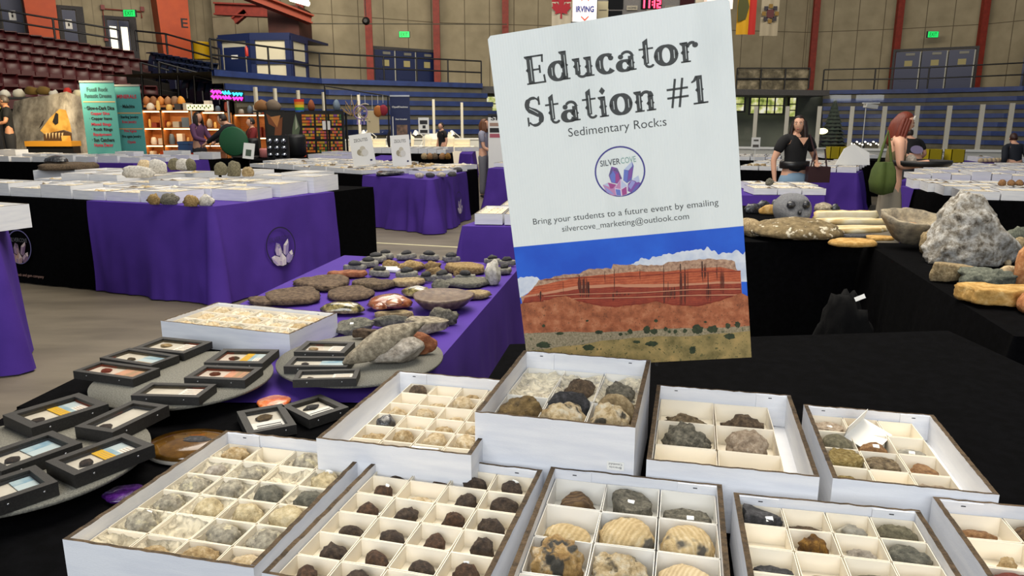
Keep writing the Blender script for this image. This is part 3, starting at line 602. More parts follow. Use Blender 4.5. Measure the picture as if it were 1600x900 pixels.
seatrow((246, 93, 31.4), (342, 109, 29.2), 9, seat_b, 'navy flip-up stadium seat', 1, 'navy stadium seats')
seatrow((272, 108, 30.2), (346, 119, 28.4), 7, seat_b, 'navy flip-up stadium seat', 2, 'navy stadium seats')
seatrow((290, 122, 29.4), (340, 130, 28), 5, seat_b, 'navy flip-up stadium seat', 3, 'navy stadium seats')
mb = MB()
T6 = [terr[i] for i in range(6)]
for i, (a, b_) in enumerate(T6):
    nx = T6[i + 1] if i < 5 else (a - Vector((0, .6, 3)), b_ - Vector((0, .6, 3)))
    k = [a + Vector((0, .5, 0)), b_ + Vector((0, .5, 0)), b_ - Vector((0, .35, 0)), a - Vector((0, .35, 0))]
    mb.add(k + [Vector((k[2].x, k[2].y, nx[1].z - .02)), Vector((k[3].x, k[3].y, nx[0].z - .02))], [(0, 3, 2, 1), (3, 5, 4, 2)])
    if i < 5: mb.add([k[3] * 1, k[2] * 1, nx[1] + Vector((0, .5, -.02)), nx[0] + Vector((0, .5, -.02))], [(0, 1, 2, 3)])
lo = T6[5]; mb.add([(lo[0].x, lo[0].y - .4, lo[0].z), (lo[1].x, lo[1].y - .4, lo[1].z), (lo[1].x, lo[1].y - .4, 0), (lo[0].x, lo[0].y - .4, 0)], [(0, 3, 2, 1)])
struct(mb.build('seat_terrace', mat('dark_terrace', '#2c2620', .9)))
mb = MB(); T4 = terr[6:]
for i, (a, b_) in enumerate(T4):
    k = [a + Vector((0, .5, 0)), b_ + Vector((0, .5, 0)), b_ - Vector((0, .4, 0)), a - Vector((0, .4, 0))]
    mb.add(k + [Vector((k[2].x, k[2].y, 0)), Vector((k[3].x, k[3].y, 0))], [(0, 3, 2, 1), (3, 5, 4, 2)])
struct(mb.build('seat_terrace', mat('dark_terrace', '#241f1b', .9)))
for i, (px, py0, py1) in enumerate([(220, 98, 132), (248, 97, 134), (277, 105, 140), (303, 118, 140)]):
    a, b_ = D(px, py1, 26.5), D(px, py0, 26.5); mb = MB(); mb.tube([(0, 0, -1.2), b_ - a], .04, n=6); mb.tube([b_ - a, b_ - a + Vector((.9, .1, -.25))], .035, n=6)
    tag(mb.build('barrier_post', M['rail'], None, a), '%s of four thin steel barrier posts before the navy seats, from the left' % ORD[i], 'post', 'barrier posts')

# roof steel and tube lamp at top left
def beam(name, a, b_, w_, h_, m, lab, cat):
    a, b_ = Vector(a), Vector(b_); mb = MB(); d = b_ - a; L = d.length; q = d.to_track_quat('X', 'Z')
    for (y0, y1, z0, z1) in ((-w_ / 2, w_ / 2, -h_ / 2, -h_ / 2 + .06), (-w_ / 2, w_ / 2, h_ / 2 - .06, h_ / 2), (-.03, .03, -h_ / 2, h_ / 2)): mb.box((0, y0, z0), (L, y1, z1))
    return tag(mb.build(name, m, None, a, rot=q.to_euler()), lab, cat)
beam('roof_beam', D(385, -8, 30), D(486, 31, 31.5), .5, .35, mat('roof_red', '#8e3a22', .6), 'long red steel roof beam running down to the first red column', 'beam')
beam('roof_beam', D(336, 14, 33), D(430, 18, 33), .4, .5, M['red_steel'], 'dark red horizontal roof beam over the white booth', 'beam')
beam('roof_beam', D(366, 33, 33), D(384, 18, 33), .3, .3, M['red_steel'], 'short dark red diagonal brace under the roof beam', 'beam')
p = D(420, 57, 31.5); q = D(465, 8, 31.5); mb = MB(); mb.box((0, 0, 0), (q.x - p.x, 2, q.z - p.z)); tag(mb.build('roof_duct', mat('dark_red_sheet', '#3e1c16', .7, c2='#4a221a', ns=2), None, p), 'dark red sheet metal box behind the booth roof', 'duct')
a, b_ = D(454, -2, 27), D(482, 6, 27.6); t = thing('tube_lamp', 'long lit white tube lamp under the roof at top left', 'lamp', a)
mb = MB(); mb.tube([(0, 0, 0), b_ - a], .09, n=8); mb.build('lit_tube', mat('lit_tube', '#fff8e0', .4, emis=3), t)
mb = MB(); mb.tube([(0, 0, .14), b_ - a + Vector((0, 0, .14))], .07, n=6); mb.build('housing', M['white'], t)
# speaker hanging by the column
p = D(572, 33, 33); mb = MB(); mb.lathe([(.07, -.14), (.15, -.07), (.17, .03), (.08, .14)], 12, M=Matrix.Rotation(R(90), 4, 'X')); r = tag(mb.build('hanging_speaker', M['black'], None, p), 'small round black speaker hanging on a cable by the wall', 'speaker')
mb = MB(); mb.tube([(0, 0, .2), (-.05, 0, 2.2)], .02, n=5); mb.build('cable', M['black'], r)
mb = MB(); a, b_ = D(487, 37, 33), D(792, 38, 38.3); mb.tube([a, b_], .025, n=5); struct(mb.build('trim_31', M['conc']))

a, b_ = XY(748, 33.4), XY(1292, 36.4); mb = MB(); mb.add([(a.x, a.y, 2.75), (b_.x, b_.y, 2.75), (b_.x + .3, 40.5, 2.75), (a.x, 38.6, 2.75), (a.x, a.y, 3.05), (b_.x, b_.y, 3.0), (b_.x + .3, 40.5, 3.0), (a.x, 38.6, 3.05)], [(3, 2, 1, 0), (4, 5, 6, 7), (0, 1, 5, 4), (1, 2, 6, 5), (2, 3, 7, 6), (3, 0, 4, 7)]); struct(mb.build('walkway', M['darkgrey']))
# flags and scoreboard
def cloth(W_, h, amp, nx=14, ny=8, seed=1):
    vs = []; 
    for j in range(ny + 1):
        for i in range(nx + 1): vs.append((W_ * i / nx, amp * math.sin(i / nx * 9 + seed) * (.4 + .6 * (1 - j / ny)) , h * j / ny))
    return vs, nx, ny
def flag(name, lab, px0, px1, pyb, Y, bands, h=4.0):
    p, q = D(px0, pyb, Y), D(px1, pyb, Y); W_ = q.x - p.x
    vs, nx, ny = cloth(W_, h, .06); mb = MB(); fs = []; ms = []
    for j in range(ny):
        for i in range(nx):
            fs.append((j * (nx + 1) + i, j * (nx + 1) + i + 1, (j + 1) * (nx + 1) + i + 1, (j + 1) * (nx + 1) + i)); ms.append(bands((i + .5) / nx, (j + .5) / ny * h))
    mb.add(vs, fs, ms, True); return mb, p, W_
mb, p, W_ = flag('flag', '', 862, 892, 42, 33, lambda x, z: 1 if z > 1.2 else 0)
r = tag(mb.build('flag', [mat('flag_white', '#a79f90', .8), mat('flag_red', '#8e1626', .8)], None, p), 'red and white maple leaf flag hanging beside the scoreboard', 'flag')
leaf = [(0, -.5), (.05, -.5), (.04, -.22), (.34, -.28), (.3, -.16), (.52, .06), (.44, .1), (.48, .28), (.3, .24), (.26, .32), (.12, .16), (.18, .48), (.1, .44), (0, .62)]
leaf = leaf + [(-x, y) for x, y in reversed(leaf[1:-1])] 
mb = MB(); mb.poly([(W_ * .48 + x * .8, -.1, .72 + y * .8) for x, y in leaf]); mb.build('maple_leaf', mat('flag_red2', '#8e1626', .8), r)
mb, p, W_ = flag('flag', '', 1150, 1179, 54, 33, lambda x, z: 1 if x > .62 else 0)
r = tag(mb.build('flag', [mat('flag_yellow', '#b88a08', .8), mat('flag_red3', '#9e1a14', .8)], None, p), 'yellow flag with a red edge hanging right of the white board', 'flag')
mb = MB(); mb.add(*[[(W_ * .2 + a * .3, -.1, z) for a, z in [(-.5, .5), (.6, .6), (1, 1.1), (.5, 1.7), (-.4, 1.9), (-.6, 1.1)]], [(0, 1, 2, 3, 4, 5)]]); mb.build('crest', mat('crest_green', '#3e3f18', .8), r)
mb, p, W_ = flag('flag', '', 1187, 1214, 56, 33, lambda x, z: 0)
r = tag(mb.build('flag', [mat('flag_offwhite', '#8f8674', .8)], None, p), 'pale flag with a round dark crest hanging on the end wall', 'flag')
mb = MB(); 
for k in range(8):
    a = k * math.pi / 4; mb.cbox((W_ * .48 + .27 * math.cos(a), -.1, .88 + .3 * math.sin(a)), (.16, .02, .16), k % 2)
mb.cbox((W_ * .48, -.1, .88), (.3, .02, .34), 2)
mb.build('crest', [mat('crest_gold', '#6e5420', .8), mat('crest_dark', '#26222c', .8), mat('crest_red', '#4a2226', .8)], r)
Ys = 26.0; p, q = D(930, 26, Ys), D(1132, 26, Ys); W_ = q.x - p.x
t = thing('scoreboard', 'dark electronic scoreboard with red digits hanging above the white board', 'scoreboard', p)
mb = MB(); mb.box((0, 0, -.3), (W_, .7, 2.6)); mb.build('cabinet', M['darkgrey'], t)
def sb(x, y): d_ = D(x, y, Ys) - p; return d_.x, d_.z
def sbbox(nm, x0, y0, x1, y1, m, txt=None, tm='ink', th=.03, wf=.8, hf=.5):
    a, b_ = sb(x0, y1), sb(x1, y0); mb = MB(); mb.box((a[0], -th, a[1]), (b_[0], 0, b_[1])); r = mb.build(nm, m, t)
    if txt:
        tt = MB(); put_text(tt, txt, ((a[0] + b_[0]) / 2, -th - .01, a[1] + (b_[1] - a[1]) * (1 - hf) / 2), (b_[0] - a[0]) * wf, (b_[1] - a[1]) * hf); tt.build('lettering', M[tm], r)
    return r
r = sbbox('clock_window', 1001, -4, 1034, 14, M['black_gloss'])
seg = {'1': 'bc', '2': 'abged'}
def digit(mb, ch, x, z, w_, h):
    T = .05; S = {'a': (x, z + h - T, x + w_, z + h), 'g': (x, z + h / 2 - T / 2, x + w_, z + h / 2 + T / 2), 'd': (x, z, x + w_, z + T), 'b': (x + w_ - T, z + h / 2, x + w_, z + h), 'c': (x + w_ - T, z, x + w_, z + h / 2), 'e': (x, z, x + T, z + h / 2), 'f': (x, z + h / 2, x + T, z + h)}
    for s_ in seg[ch]: q = S[s_]; mb.box((q[0], -.06, q[1]), (q[2], -.03, q[3]))
mb = MB(); z0 = sb(0, 13)[1]; h = sb(0, 0)[1] - z0
for ch, x in (('1', 1001), ('1', 1009), ('1', 1017), ('2', 1026)): digit(mb, ch, sb(x, 0)[0], z0, .14, h)
for zz in (.3, .65): mb.box((sb(1018.5, 0)[0], -.06, z0 + h * zz), (sb(1020, 0)[0], -.03, z0 + h * zz + .05))
mb.build('clock_digits', M['red_led'], r)
sbbox('home_panel', 979, 9, 996, 16, mat('scoreboard_label', '#6e6a60', .6), 'HOME'); sbbox('guest_panel', 1039, 9, 1056, 15, mat('scoreboard_label', '#55524c', .6), 'GUEST')
sbbox('period_panel', 1010, 15, 1024, 20, mat('scoreboard_label', '#55524c', .6)); sbbox('score_window', 950, -4, 974, 14, M['black_gloss']); sbbox('score_window', 950, 17, 972, 27, M['black_gloss']); sbbox('score_window', 1062, -4, 1085, 12, mat('dim_red_glass', '#22090b', .2))
sbbox('advert_panel', 933, 2, 951, 30, mat('dull_panel', '#7a745e', .6), '————', wf=.7, hf=.03); sbbox('advert_panel', 1086, -3, 1104, 10, mat('dull_panel', '#8a8478', .6))
p2 = D(895, 34, Ys - .6); q2 = D(933, -8, Ys - .6); t2 = thing('advert_sign', 'lit white sign with blue lettering and red chevrons above the white board', 'sign', p2)
mb = MB(); Wd, Hd = q2.x - p2.x, q2.z - p2.z; mb.box((0, 0, 0), (Wd, .4, Hd)); mb.build('lit_box', mat('lit_white_panel', '#e6dcdc', .5, emis=.12), t2)
mb = MB(); put_text(mb, 'IRVING', (Wd * .5, -.012, Hd * .36), Wd * .76, .19, bold=.035); mb.build('lettering', mat('advert_blue', '#1c2f7a', .5), t2)
mb = MB()
for sg in (1, -1):
    zc = Hd * .36 + .11 + sg * .26; mb.add([(Wd * .34, -.012, zc), (Wd * .5, -.012, zc + sg * .12), (Wd * .66, -.012, zc), (Wd * .66, -.012, zc - .04 * sg), (Wd * .5, -.012, zc + sg * .07), (Wd * .34, -.012, zc - .04 * sg)], [(0, 1, 4, 5), (1, 2, 3, 4)])
mb.build('chevrons', mat('advert_red', '#d0402c', .5), t2)
mb = MB(); mb.box((-.05, -.02, -.06), (Wd + .05, .42, 0)); mb.build('frame', M['black'], t2)
p2 = D(1104, 14, Ys - .6); q2 = D(1146, -10, Ys - .6); mb = MB(); mb.box((0, 0, 0), (q2.x - p2.x, .4, q2.z - p2.z)); tag(mb.build('advert_sign', mat('lit_white_panel', '#e6d2cc', .5, emis=.15), None, p2), 'lit plain white sign panel right of the scoreboard', 'sign')
# ------------------------------------------------------------------ cloth-covered tables
def quad(fl, fr, br=None, bl=None, z=.75):
    P = [G(*fl, z), G(*fr, z)]
    if br and not bl: P.append(G(*br, z)); P.append(P[0] + P[2] - P[1])
    elif bl and not br: b_ = G(*bl, z); P += [P[1] + b_ - P[0], b_]
    else: P += [G(*br, z), G(*bl, z)]
    return [Vector((p.x, p.y)) for p in P]
def bil(Q, u, v): return (Q[0] * (1 - u) + Q[1] * u) * (1 - v) + (Q[3] * (1 - u) + Q[2] * u) * v
def drape(Q, z, zb, sides, lift=0, out=.01, flare=.07, amp=.028, seed=0, per=.17):
    """table top plus hanging folds on the chosen consecutive sides (0 front, 1 right, 2 back, 3 left)"""
    mb = MB(); z = z + lift; cen = sum(Q, Vector((0, 0))) / 4
    n1 = 12; vs = [(*bil(Q, i / n1, j / n1), z) for j in range(n1 + 1) for i in range(n1 + 1)]
    mb.add(vs, [(j * (n1 + 1) + i, j * (n1 + 1) + i + 1, (j + 1) * (n1 + 1) + i + 1, (j + 1) * (n1 + 1) + i) for j in range(n1) for i in range(n1)])
    run = [] ; prevn = None
    closed = len(sides) == 4
    for k, sd in enumerate(sides):
        a, b_ = Q[sd], Q[(sd + 1) % 4]; d = (b_ - a); L = d.length; n = Vector((d.y, -d.x)).normalized()
        if n.dot(cen - a) > 0: n = -n
        m = max(6, int(L / .035)); m = min(m, 160)
        if k: # rounded corner
            for q in range(1, 6): run.append((a, prevn.lerp(n, q / 6).normalized(), 1))
        for i in range(m + 1): run.append((a + d * i / m, n, 0))
        prevn = n
    s = 0; S = [0]
    for i in range(1, len(run)): S.append(S[-1] + max((run[i][0] - run[i - 1][0]).length, .02))
    K = 10; vs = []
    for k in range(K + 1):
        t = k / K
        for (p, n, c), s in zip(run, S):
            w1 = noise.noise(Vector((s * .9, t * .25, seed * 7.3))); sh = s + .25 * t * noise.noise(Vector((s * .6, 2, seed)))
            w2 = 1.3 * noise.noise(Vector((sh * 3.1, t * .5, seed * 3.1))) + 1.0 * (1 - 2 * abs(noise.noise(Vector((sh * 5.2, t * .7, seed * 1.7)))) - .55)
            o = out + (1 - (1 - min(1, t * 6)) ** 2) * .006 + flare * t * (1 + .6 * w1) + amp * (t ** 1.1) * w2 * 1.2 + (.05 * t if c else 0)
            o = max(o, out * .6)
            q = p + n * o; zz = z + (zb - z) * t
            if t == 0: q = p + n * out; zz = z
            vs.append((q.x, q.y, zz))
    m = len(run); mb.add(vs, [(k * m + i + 1, k * m + i, (k + 1) * m + i, (k + 1) * m + i + 1) for k in range(K) for i in range(m - 1)], 0, True)
    edge = [(*(p), z) for p, n, c in run] ; e2 = vs[:m]
    mb.add(edge + list(e2), [(i, i + 1, m + i + 1, m + i) for i in range(m - 1)], 0, True)
    return mb
def cloth_obj(Q, m, lab, sides=(3, 0, 1), z=.75, zb=.012, name='tablecloth', **kw):
    mb = drape(Q, z, zb, sides, **kw); o = mb.build(name, M[m]); return tag(o, lab, 'tablecloth')

# wordmark with crystals, drawn in x (right) and z (up), facing -y
LOGO = {}
def logo_mats(kind):
    if kind not in LOGO:
        if kind == 'board': c = ['#4a4690', '#4d5057', '#8fb0a8', '#6c7cc6', '#8456a2', '#a64c8c', '#9a9ad2', '#bcc6e0', '#c48ab4', '#6468b0', '#dccce0']
        elif kind == 'black': c = ['#6a6698', '#5a5a60', '#5a5a60', '#8a7288', '#6a5070', '#9a7a80', '#b098a4', '#c4b0b0', '#a88478', '#7a6074', '#b8a098']
        else: c = ['#170f33', '#2a1c58', '#2a1c58', '#b0a0bc', '#8a7cb0', '#c4b8c8', '#9c8cb8', '#d8d0d4', '#c0b4c4', '#8478a8', '#d4ccd0']
        LOGO[kind] = [mat('emblem_%d' % i, x, .7) for i, x in enumerate(c)]
    return LOGO[kind]
def logo_mesh(r, text=True, tz=0):
    mb = MB(); n = 48
    def ring(r0, r1, m): 
        vs = [(r0 * math.cos(2 * math.pi * i / n), 0, r0 * math.sin(2 * math.pi * i / n)) for i in range(n)] + [(r1 * math.cos(2 * math.pi * i / n), 0, r1 * math.sin(2 * math.pi * i / n)) for i in range(n)]
        mb.add(vs, [(i, (i + 1) % n, n + (i + 1) % n, n + i) for i in range(n)], m)
    ring(r, r * .94, 0)
    P = lambda pts, m, dy=-.0004: mb.poly([((x - 460) / 375 * r, dy * (r / .1), (455 - y) / 375 * r) for x, y in pts], m)
    # polygons read off the emblem (947 px square drawing)
    P([(345, 365), (290, 490), (315, 600), (400, 630), (480, 560), (430, 400)], 4); P([(345, 365), (290, 490), (310, 520), (360, 420)], 6); P([(360, 420), (430, 400), (480, 565), (445, 560), (440, 470)], 7)
    P([(360, 430), (390, 490), (370, 615), (320, 595), (305, 500)], 3, -.0006); P([(390, 490), (440, 470), (445, 570), (385, 620)], 5, -.0006)
    P([(655, 330), (525, 435), (495, 590), (545, 640), (620, 600), (672, 400)], 9); P([(655, 330), (525, 435), (590, 455), (650, 400)], 7, -.0006); P([(525, 440), (585, 460), (545, 620), (495, 590)], 3, -.0006); P([(590, 460), (660, 410), (625, 560), (560, 610)], 4, -.0006)
    P([(185, 620), (270, 595), (385, 640), (370, 800), (300, 795), (220, 720)], 8, -.0008); P([(270, 600), (380, 640), (330, 690), (290, 690)], 5, -.001); P([(200, 640), (290, 720), (340, 790), (235, 740)], 6, -.001); P([(190, 620), (260, 600), (280, 660)], 7, -.001)
    P([(560, 650), (620, 600), (745, 660), (690, 740), (600, 790), (545, 760)], 4, -.0008); P([(620, 605), (670, 640), (590, 740), (560, 690)], 6, -.001); P([(640, 590), (725, 550), (735, 640), (690, 650)], 7, -.001); P([(680, 690), (740, 665), (640, 780), (590, 790)], 9, -.001)
    P([(455, 565), (355, 690), (365, 800), (440, 820), (530, 805), (550, 680)], 10, -.0012); P([(455, 570), (365, 690), (440, 715)], 8, -.0014); P([(365, 705), (435, 725), (435, 815), (370, 795)], 3, -.0014); P([(455, 725), (530, 690), (525, 800), (455, 815)], 5, -.0014); P([(465, 590), (540, 675), (450, 710)], 7, -.0014)
    if text:
        for body, x0, x1, m in (('SILVER', 185, 482, 1), ('COVE', 492, 715, 2)):
            put_text(mb, body, (((x0 + x1) / 2 - 460) / 375 * r, -.0006, (455 - 345) / 375 * r), (x1 - x0) / 375 * r, 88 / 375 * r, m, bold=.004)
    return mb

# ------------------------------------------------------------------ white specimen cartons on the far tables
def cartonmesh(W_, d, h, seed, filled=True):
    rg = random.Random(seed); mb = MB(); T = .007
    x, y = W_ / 2, d / 2
    for q in ((-x, -y, x, -y + T), (-x, y - T, x, y), (-x, -y, -x + T, y), (x - T, -y, x, y)): mb.box((q[0], q[1], h), (q[2], q[3], h + .0012), 2)
    mb.box((-x, -y, 0), (x, -y + T, h), 0); mb.box((-x, y - T, 0), (x, y, h), 0); mb.box((-x, -y + T, 0), (-x + T, y - T, h), 0); mb.box((x - T, -y + T, 0), (x, y - T, h), 0)
    mb.box((-x + T, -y + T, 0), (x - T, y - T, h * .45), 1)
    nx, ny = rg.choice([(3, 4), (4, 5), (2, 3)])
    for i in range(1, nx): mb.box((-x + W_ * i / nx - .001, -y + T, h * .45), (-x + W_ * i / nx + .001, y - T, h * .9), 1)
    for j in range(1, ny): mb.box((-x + T, -y + d * j / ny - .001, h * .45), (x - T, -y + d * j / ny + .001, h * .9), 1)
    return mb, nx, ny
FILLM = [rockm('far_specimens_a', ['#8a7048', '#c0a87c', '#e0d0ac'], 60, .5), rockm('far_specimens_b', ['#352d26', '#6a5a48', '#9a8868'], 60, .5), rockm('far_specimens_c', ['#b4aa98', '#d6cebe', '#efe8da'], 60, .4)]
_cart = {}
def fill_table(Q, rows, cols, desc, group, z=.757, skip=(), hs=(.06, .075, .09), dens=.6, seed=1, vfrom=0.0, vto=1.0, fill=1.0, ufrom=0.0, uto=1.0, zj=.0, pref=(0, 0, 2, 0, 1, 2)):
    rg = random.Random(seed); e = (Q[1] - Q[0]); rz = math.atan2(e.y, e.x); LW_ = e.length * (uto - ufrom); LD = (Q[3] - Q[0]).length * (vto - vfrom)
    w_, d = min(LW_ / cols * .95, .5), min(LD / rows * .93, .56); st = MB(); V, F = ICO(1)
    for j in range(rows):
        for i in range(cols):
            if (j, i) in skip or rg.random() > fill: continue
            p = bil(Q, ufrom + (i + .5) / cols * (uto - ufrom), vfrom + (j + .5) / rows * (vto - vfrom)); h = rg.choice(hs) * (1.6 if rg.random() < zj else 1)
            key = (round(w_, 2), round(d, 2), h, rg.randint(0, 2))
            if key not in _cart:
                mb, nx, ny = cartonmesh(w_, d, h, hash(key) & 255); _cart[key] = (mb.mesh('specimen_carton', [M['card'], M['cell'], M['rim']]), nx, ny)
            me, nx, ny = _cart[key]; rr = rz + rg.uniform(-.012, .012)
            o = bpy.data.objects.new('specimen_carton', me); COL.objects.link(o); o.location = (p.x, p.y, z); o.rotation_euler = (0, 0, rr)
            tag(o, 'white carton on %s, %s row, %s from left' % (desc, 'front' if j == 0 else ORD[j], ORD[i]), 'carton', group)
            Mx = Matrix.Translation((p.x, p.y, z)) @ Matrix.Rotation(rr, 4, 'Z'); mi = rg.choice(pref)
            for a in range(nx):
                for b_ in range(ny):
                    if rg.random() < dens:
                        s_ = min(w_ / nx, d / ny) * rg.uniform(.28, .42); c = (-w_ / 2 + w_ * (a + .5) / nx, -d / 2 + d * (b_ + .5) / ny, h * .45 + s_ * .55)
                        k = (rg.uniform(.8, 1.1), rg.uniform(.7, 1.1), rg.uniform(.45, .75))
                        st.add([(c[0] + v[0] * s_ * k[0], c[1] + v[1] * s_ * k[1], c[2] + v[2] * s_ * k[2]) for v in V], F, mi if rg.random() < .8 else 1, True, Mx)
    if st.v:
        o = st.build('mineral_specimens', FILLM); tag(o, 'small mineral specimens lying in the cartons on %s' % desc, 'minerals', kind='stuff')

# --- left long table with the purple corner cloth
M1Z = .84
M1 = quad((-80, 303), (330, 323), (582, 292), z=M1Z)
def frac_at(Q, side, px):                                   # share of the way along a side that is seen in column px
    a, b_ = Q[side], Q[(side + 1) % 4]; k = (px - 800) / FPX * math.cos(PITCH); kz = (px - 800) / FPX * (H - .5) * math.sin(PITCH); return (k * a.y + kz - a.x) / ((b_.x - a.x) - k * (b_.y - a.y))
cloth_obj(M1, 'black_cloth', 'black cloth over the long display table at left, crystal emblem on its front', seed=1, z=M1Z, flare=.025, amp=.012)
def sub(Q, u0, u1, v0, v1): return [bil(Q, u0, v0), bil(Q, u1, v0), bil(Q, u1, v1), bil(Q, u0, v1)]
u_ = (187 + 80) / 410 * 1.0
cloth_obj(sub(M1, .585, 1, 0, .68), 'purple', 'purple cloth over the near right corner of the long left table', sides=(0, 1), z=M1Z, lift=.006, out=.055, flare=.06, amp=.035, seed=2, name='table_runner')
def emblem_on(Q, side, frac, zc, r, kind, out, lab_text=None, under=None):
    a, b_ = Q[side], Q[(side + 1) % 4]; d = b_ - a; n = Vector((d.y, -d.x)).normalized(); p = a + d * frac + n * out
    rz = math.atan2(d.y, d.x); mb = logo_mesh(r)
    if under: put_text(mb, under[0], (0, -.0006, under[1]), under[2], None, 8)
    return mb, (p.x, p.y, zc), rz
def emblem(host, Q, side, frac, zc, r, kind, out, under=None):
    mb, loc, rz = emblem_on(Q, side, frac, zc, r, kind, out, None, under)
    # tilt with the fall of the cloth
    return mb.build('printed_emblem', logo_mats(kind), host, loc, rot=(R(-5), 0, rz))
tc = [o for o in COL.objects if o.name.startswith('tablecloth')][-1]; tr = [o for o in COL.objects if o.name.startswith('table_runner')][-1]
emblem(tc, M1, 0, frac_at(M1, 0, 38), .37, .165, 'black', .075, ("World's largest rock and gem company", -.29, .62))
S1_ = sub(M1, .585, 1, 0, .68); emblem(tr, S1_, 1, frac_at(S1_, 1, 422), .41, .185, 'purple', .13)
fill_table(sub(M1, 0, .995, .005, .35), 2, 8, 'the long left table with purple corner', 'cartons on the long left table', z=M1Z + .007, hs=(.08, .1, .12), seed=3, dens=.65, pref=(0, 2, 2, 2), skip=((0, 7),))
fill_table(sub(M1, .0, .99, .37, 1), 3, 8, 'the back half of the long left table', 'cartons on the long left table', z=M1Z + .007, hs=(.09, .12, .16), seed=4, dens=.65, fill=.9, pref=(0, 2, 2, 2))
# --- second left table (behind), purple corner
M2 = quad((396, 262), (671, 281), (745, 264), (470, 253))
cloth_obj(M2, 'black_cloth', 'black cloth over the table behind, with two small stone signs on it', seed=5, flare=.03, amp=.012)
r2 = cloth_obj(sub(M2, .69, 1, 0, .66), 'purple', 'purple cloth over the right corner of the table with two stone signs', sides=(0, 1), lift=.006, out=.06, flare=.09, amp=.05, seed=6, name='table_runner')
S2_ = sub(M2, .69, 1, 0, .66); emblem(r2, S2_, 1, frac_at(S2_, 1, 701), .34, .17, 'purple', .17)
fill_table(sub(M2, 0, .69, .01, 1), 4, 7, 'the table with two stone signs, left part', 'cartons on the second table', hs=(.06, .075, .09), seed=7, pref=(0, 2, 2, 2))
fill_table(sub(M2, .7, .995, .25, 1), 3, 2, 'the table with two stone signs, purple end', 'cartons on the second table', hs=(.06, .075), seed=8, pref=(0, 2))
# --- far left table
M1b = quad((-70, 252), (209, 256), (385, 247), (-70, 247.5))
cloth_obj(M1b, 'black_cloth', 'black cloth over the far left table before the grey tent', seed=9)
cloth_obj(sub(M1b, .74, 1, 0, .62), 'purple', 'purple cloth over the corner of the far left table', sides=(0, 1), lift=.006, out=.03, flare=.08, seed=10, name='table_runner')
fill_table(sub(M1b, .0, .99, .01, .9), 4, 9, 'the far left table before the tent', 'cartons on the far left table', hs=(.09, .11, .14), seed=11, zj=.15, pref=(0, 2, 2))
# --- small purple table behind the board
M3 = quad((724, 353), (960, 357), (1000, 328))
cloth_obj(M3, 'purple', 'purple cloth over the small table just left of the white board', seed=12, flare=.09, amp=.04, per=.3)
fill_table(sub(M3, .01, .6, .02, 1), 2, 3, 'the small purple table behind the white board', 'cartons on the small purple table', hs=(.085,), seed=13, pref=(0, 2))
# --- purple table further back, left of the board
M4 = quad((764, 263), (900, 266), (960, 246))
cloth_obj(M4, 'purple', 'purple cloth over the back table beside the board edge', seed=14, flare=.12, amp=.05, per=.3)
fill_table(sub(M4, .0, .8, .01, 1), 4, 6, 'the purple back table left of the board', 'cartons on the purple back table', hs=(.07, .09), seed=15, pref=(0, 2, 1))
# --- rows further back
M5 = quad((392, 250), (462, 253), (480, 245)); cloth_obj(M5, 'black_cloth', 'black cloth over the small far table with dark jars', seed=16)
M6 = quad((484, 250), (548, 252), (580, 243)); cloth_obj(M6, 'purple', 'purple cloth over the far table below the card racks', seed=17)
fill_table(M6, 2, 7, 'the far purple table below the card racks', 'cartons on the far purple table', hs=(.08, .1), seed=18)
M7 = quad((566, 252), (600, 253), (625, 243)); cloth_obj(M7, 'purple', 'purple cloth corner between the two stone signs far back', seed=19)
M8 = quad((585, 240), (700, 241), (706, 237)); cloth_obj(M8, 'black_cloth', 'black cloth over the far table before the jewellery lamps', seed=20)
fill_table(M8, 2, 8, 'the far black table before the jewellery lamps', 'cartons on the far black table', hs=(.1, .13), seed=21)
M9 = quad((719, 240), (737, 241), (742, 233)); cloth_obj(M9, 'purple', 'purple cloth on the narrow far table right of the jewellery', seed=22)
fill_table(M9, 1, 3, 'the narrow far purple table', 'cartons on the narrow far table', hs=(.1,), seed=23)
# --- right side
R3 = quad((1110, 305), (1287, 306), (1264, 294)); cloth_obj(R3, 'purple', 'purple cloth over the table before the person in black', seed=24)
fill_table(sub(R3, .35, .995, .01, 1), 2, 3, 'the table before the person in black', 'cartons before the person in black', hs=(.07, .08), seed=25, pref=(2, 1, 2))
R4 = quad((1150, 266), (1338, 271), (1358, 258)); cloth_obj(R4, 'black_cloth', 'black cloth over the table between the two standing people', seed=26)
cloth_obj(sub(R4, .62, 1, 0, .3), 'purple', 'purple cloth with folds between the two standing people', sides=(0, 1), lift=.006, out=.03, flare=.14, amp=.07, seed=27, per=.36, name='table_runner')
fill_table(sub(R4, .02, .99, .01, 1), 5, 6, 'the table between the two standing people', 'cartons between the two standing people', hs=(.07, .09), seed=28, pref=(2, 2, 0))
R5 = quad((1507, 313), (1700, 318), None, (1408, 291)); cloth_obj(R5, 'black_cloth', 'black cloth over the right table behind the big white geode', seed=29, sides=(3, 0))
cloth_obj(sub(R5, 0, .5, .72, 1), 'purple', 'narrow purple cloth at the left end of the right table', sides=(3,), lift=.006, out=.03, flare=.1, seed=30, name='table_runner')
fill_table(sub(R5, .005, 1, .01, 1), 4, 3, 'the right table behind the geode', 'cartons on the right table', hs=(.085, .1), seed=31, pref=(2, 0, 2, 1))
R6 = quad((1405, 283), (1700, 289), (1690, 265)); cloth_obj(R6, 'purple', 'purple cloth over the long right table behind', seed=32)
fill_table(sub(R6, .01, 1, .01, 1), 4, 9, 'the long right table behind', 'cartons on the long right table', hs=(.08, .1), seed=33, zj=.15, pref=(2, 2, 0))
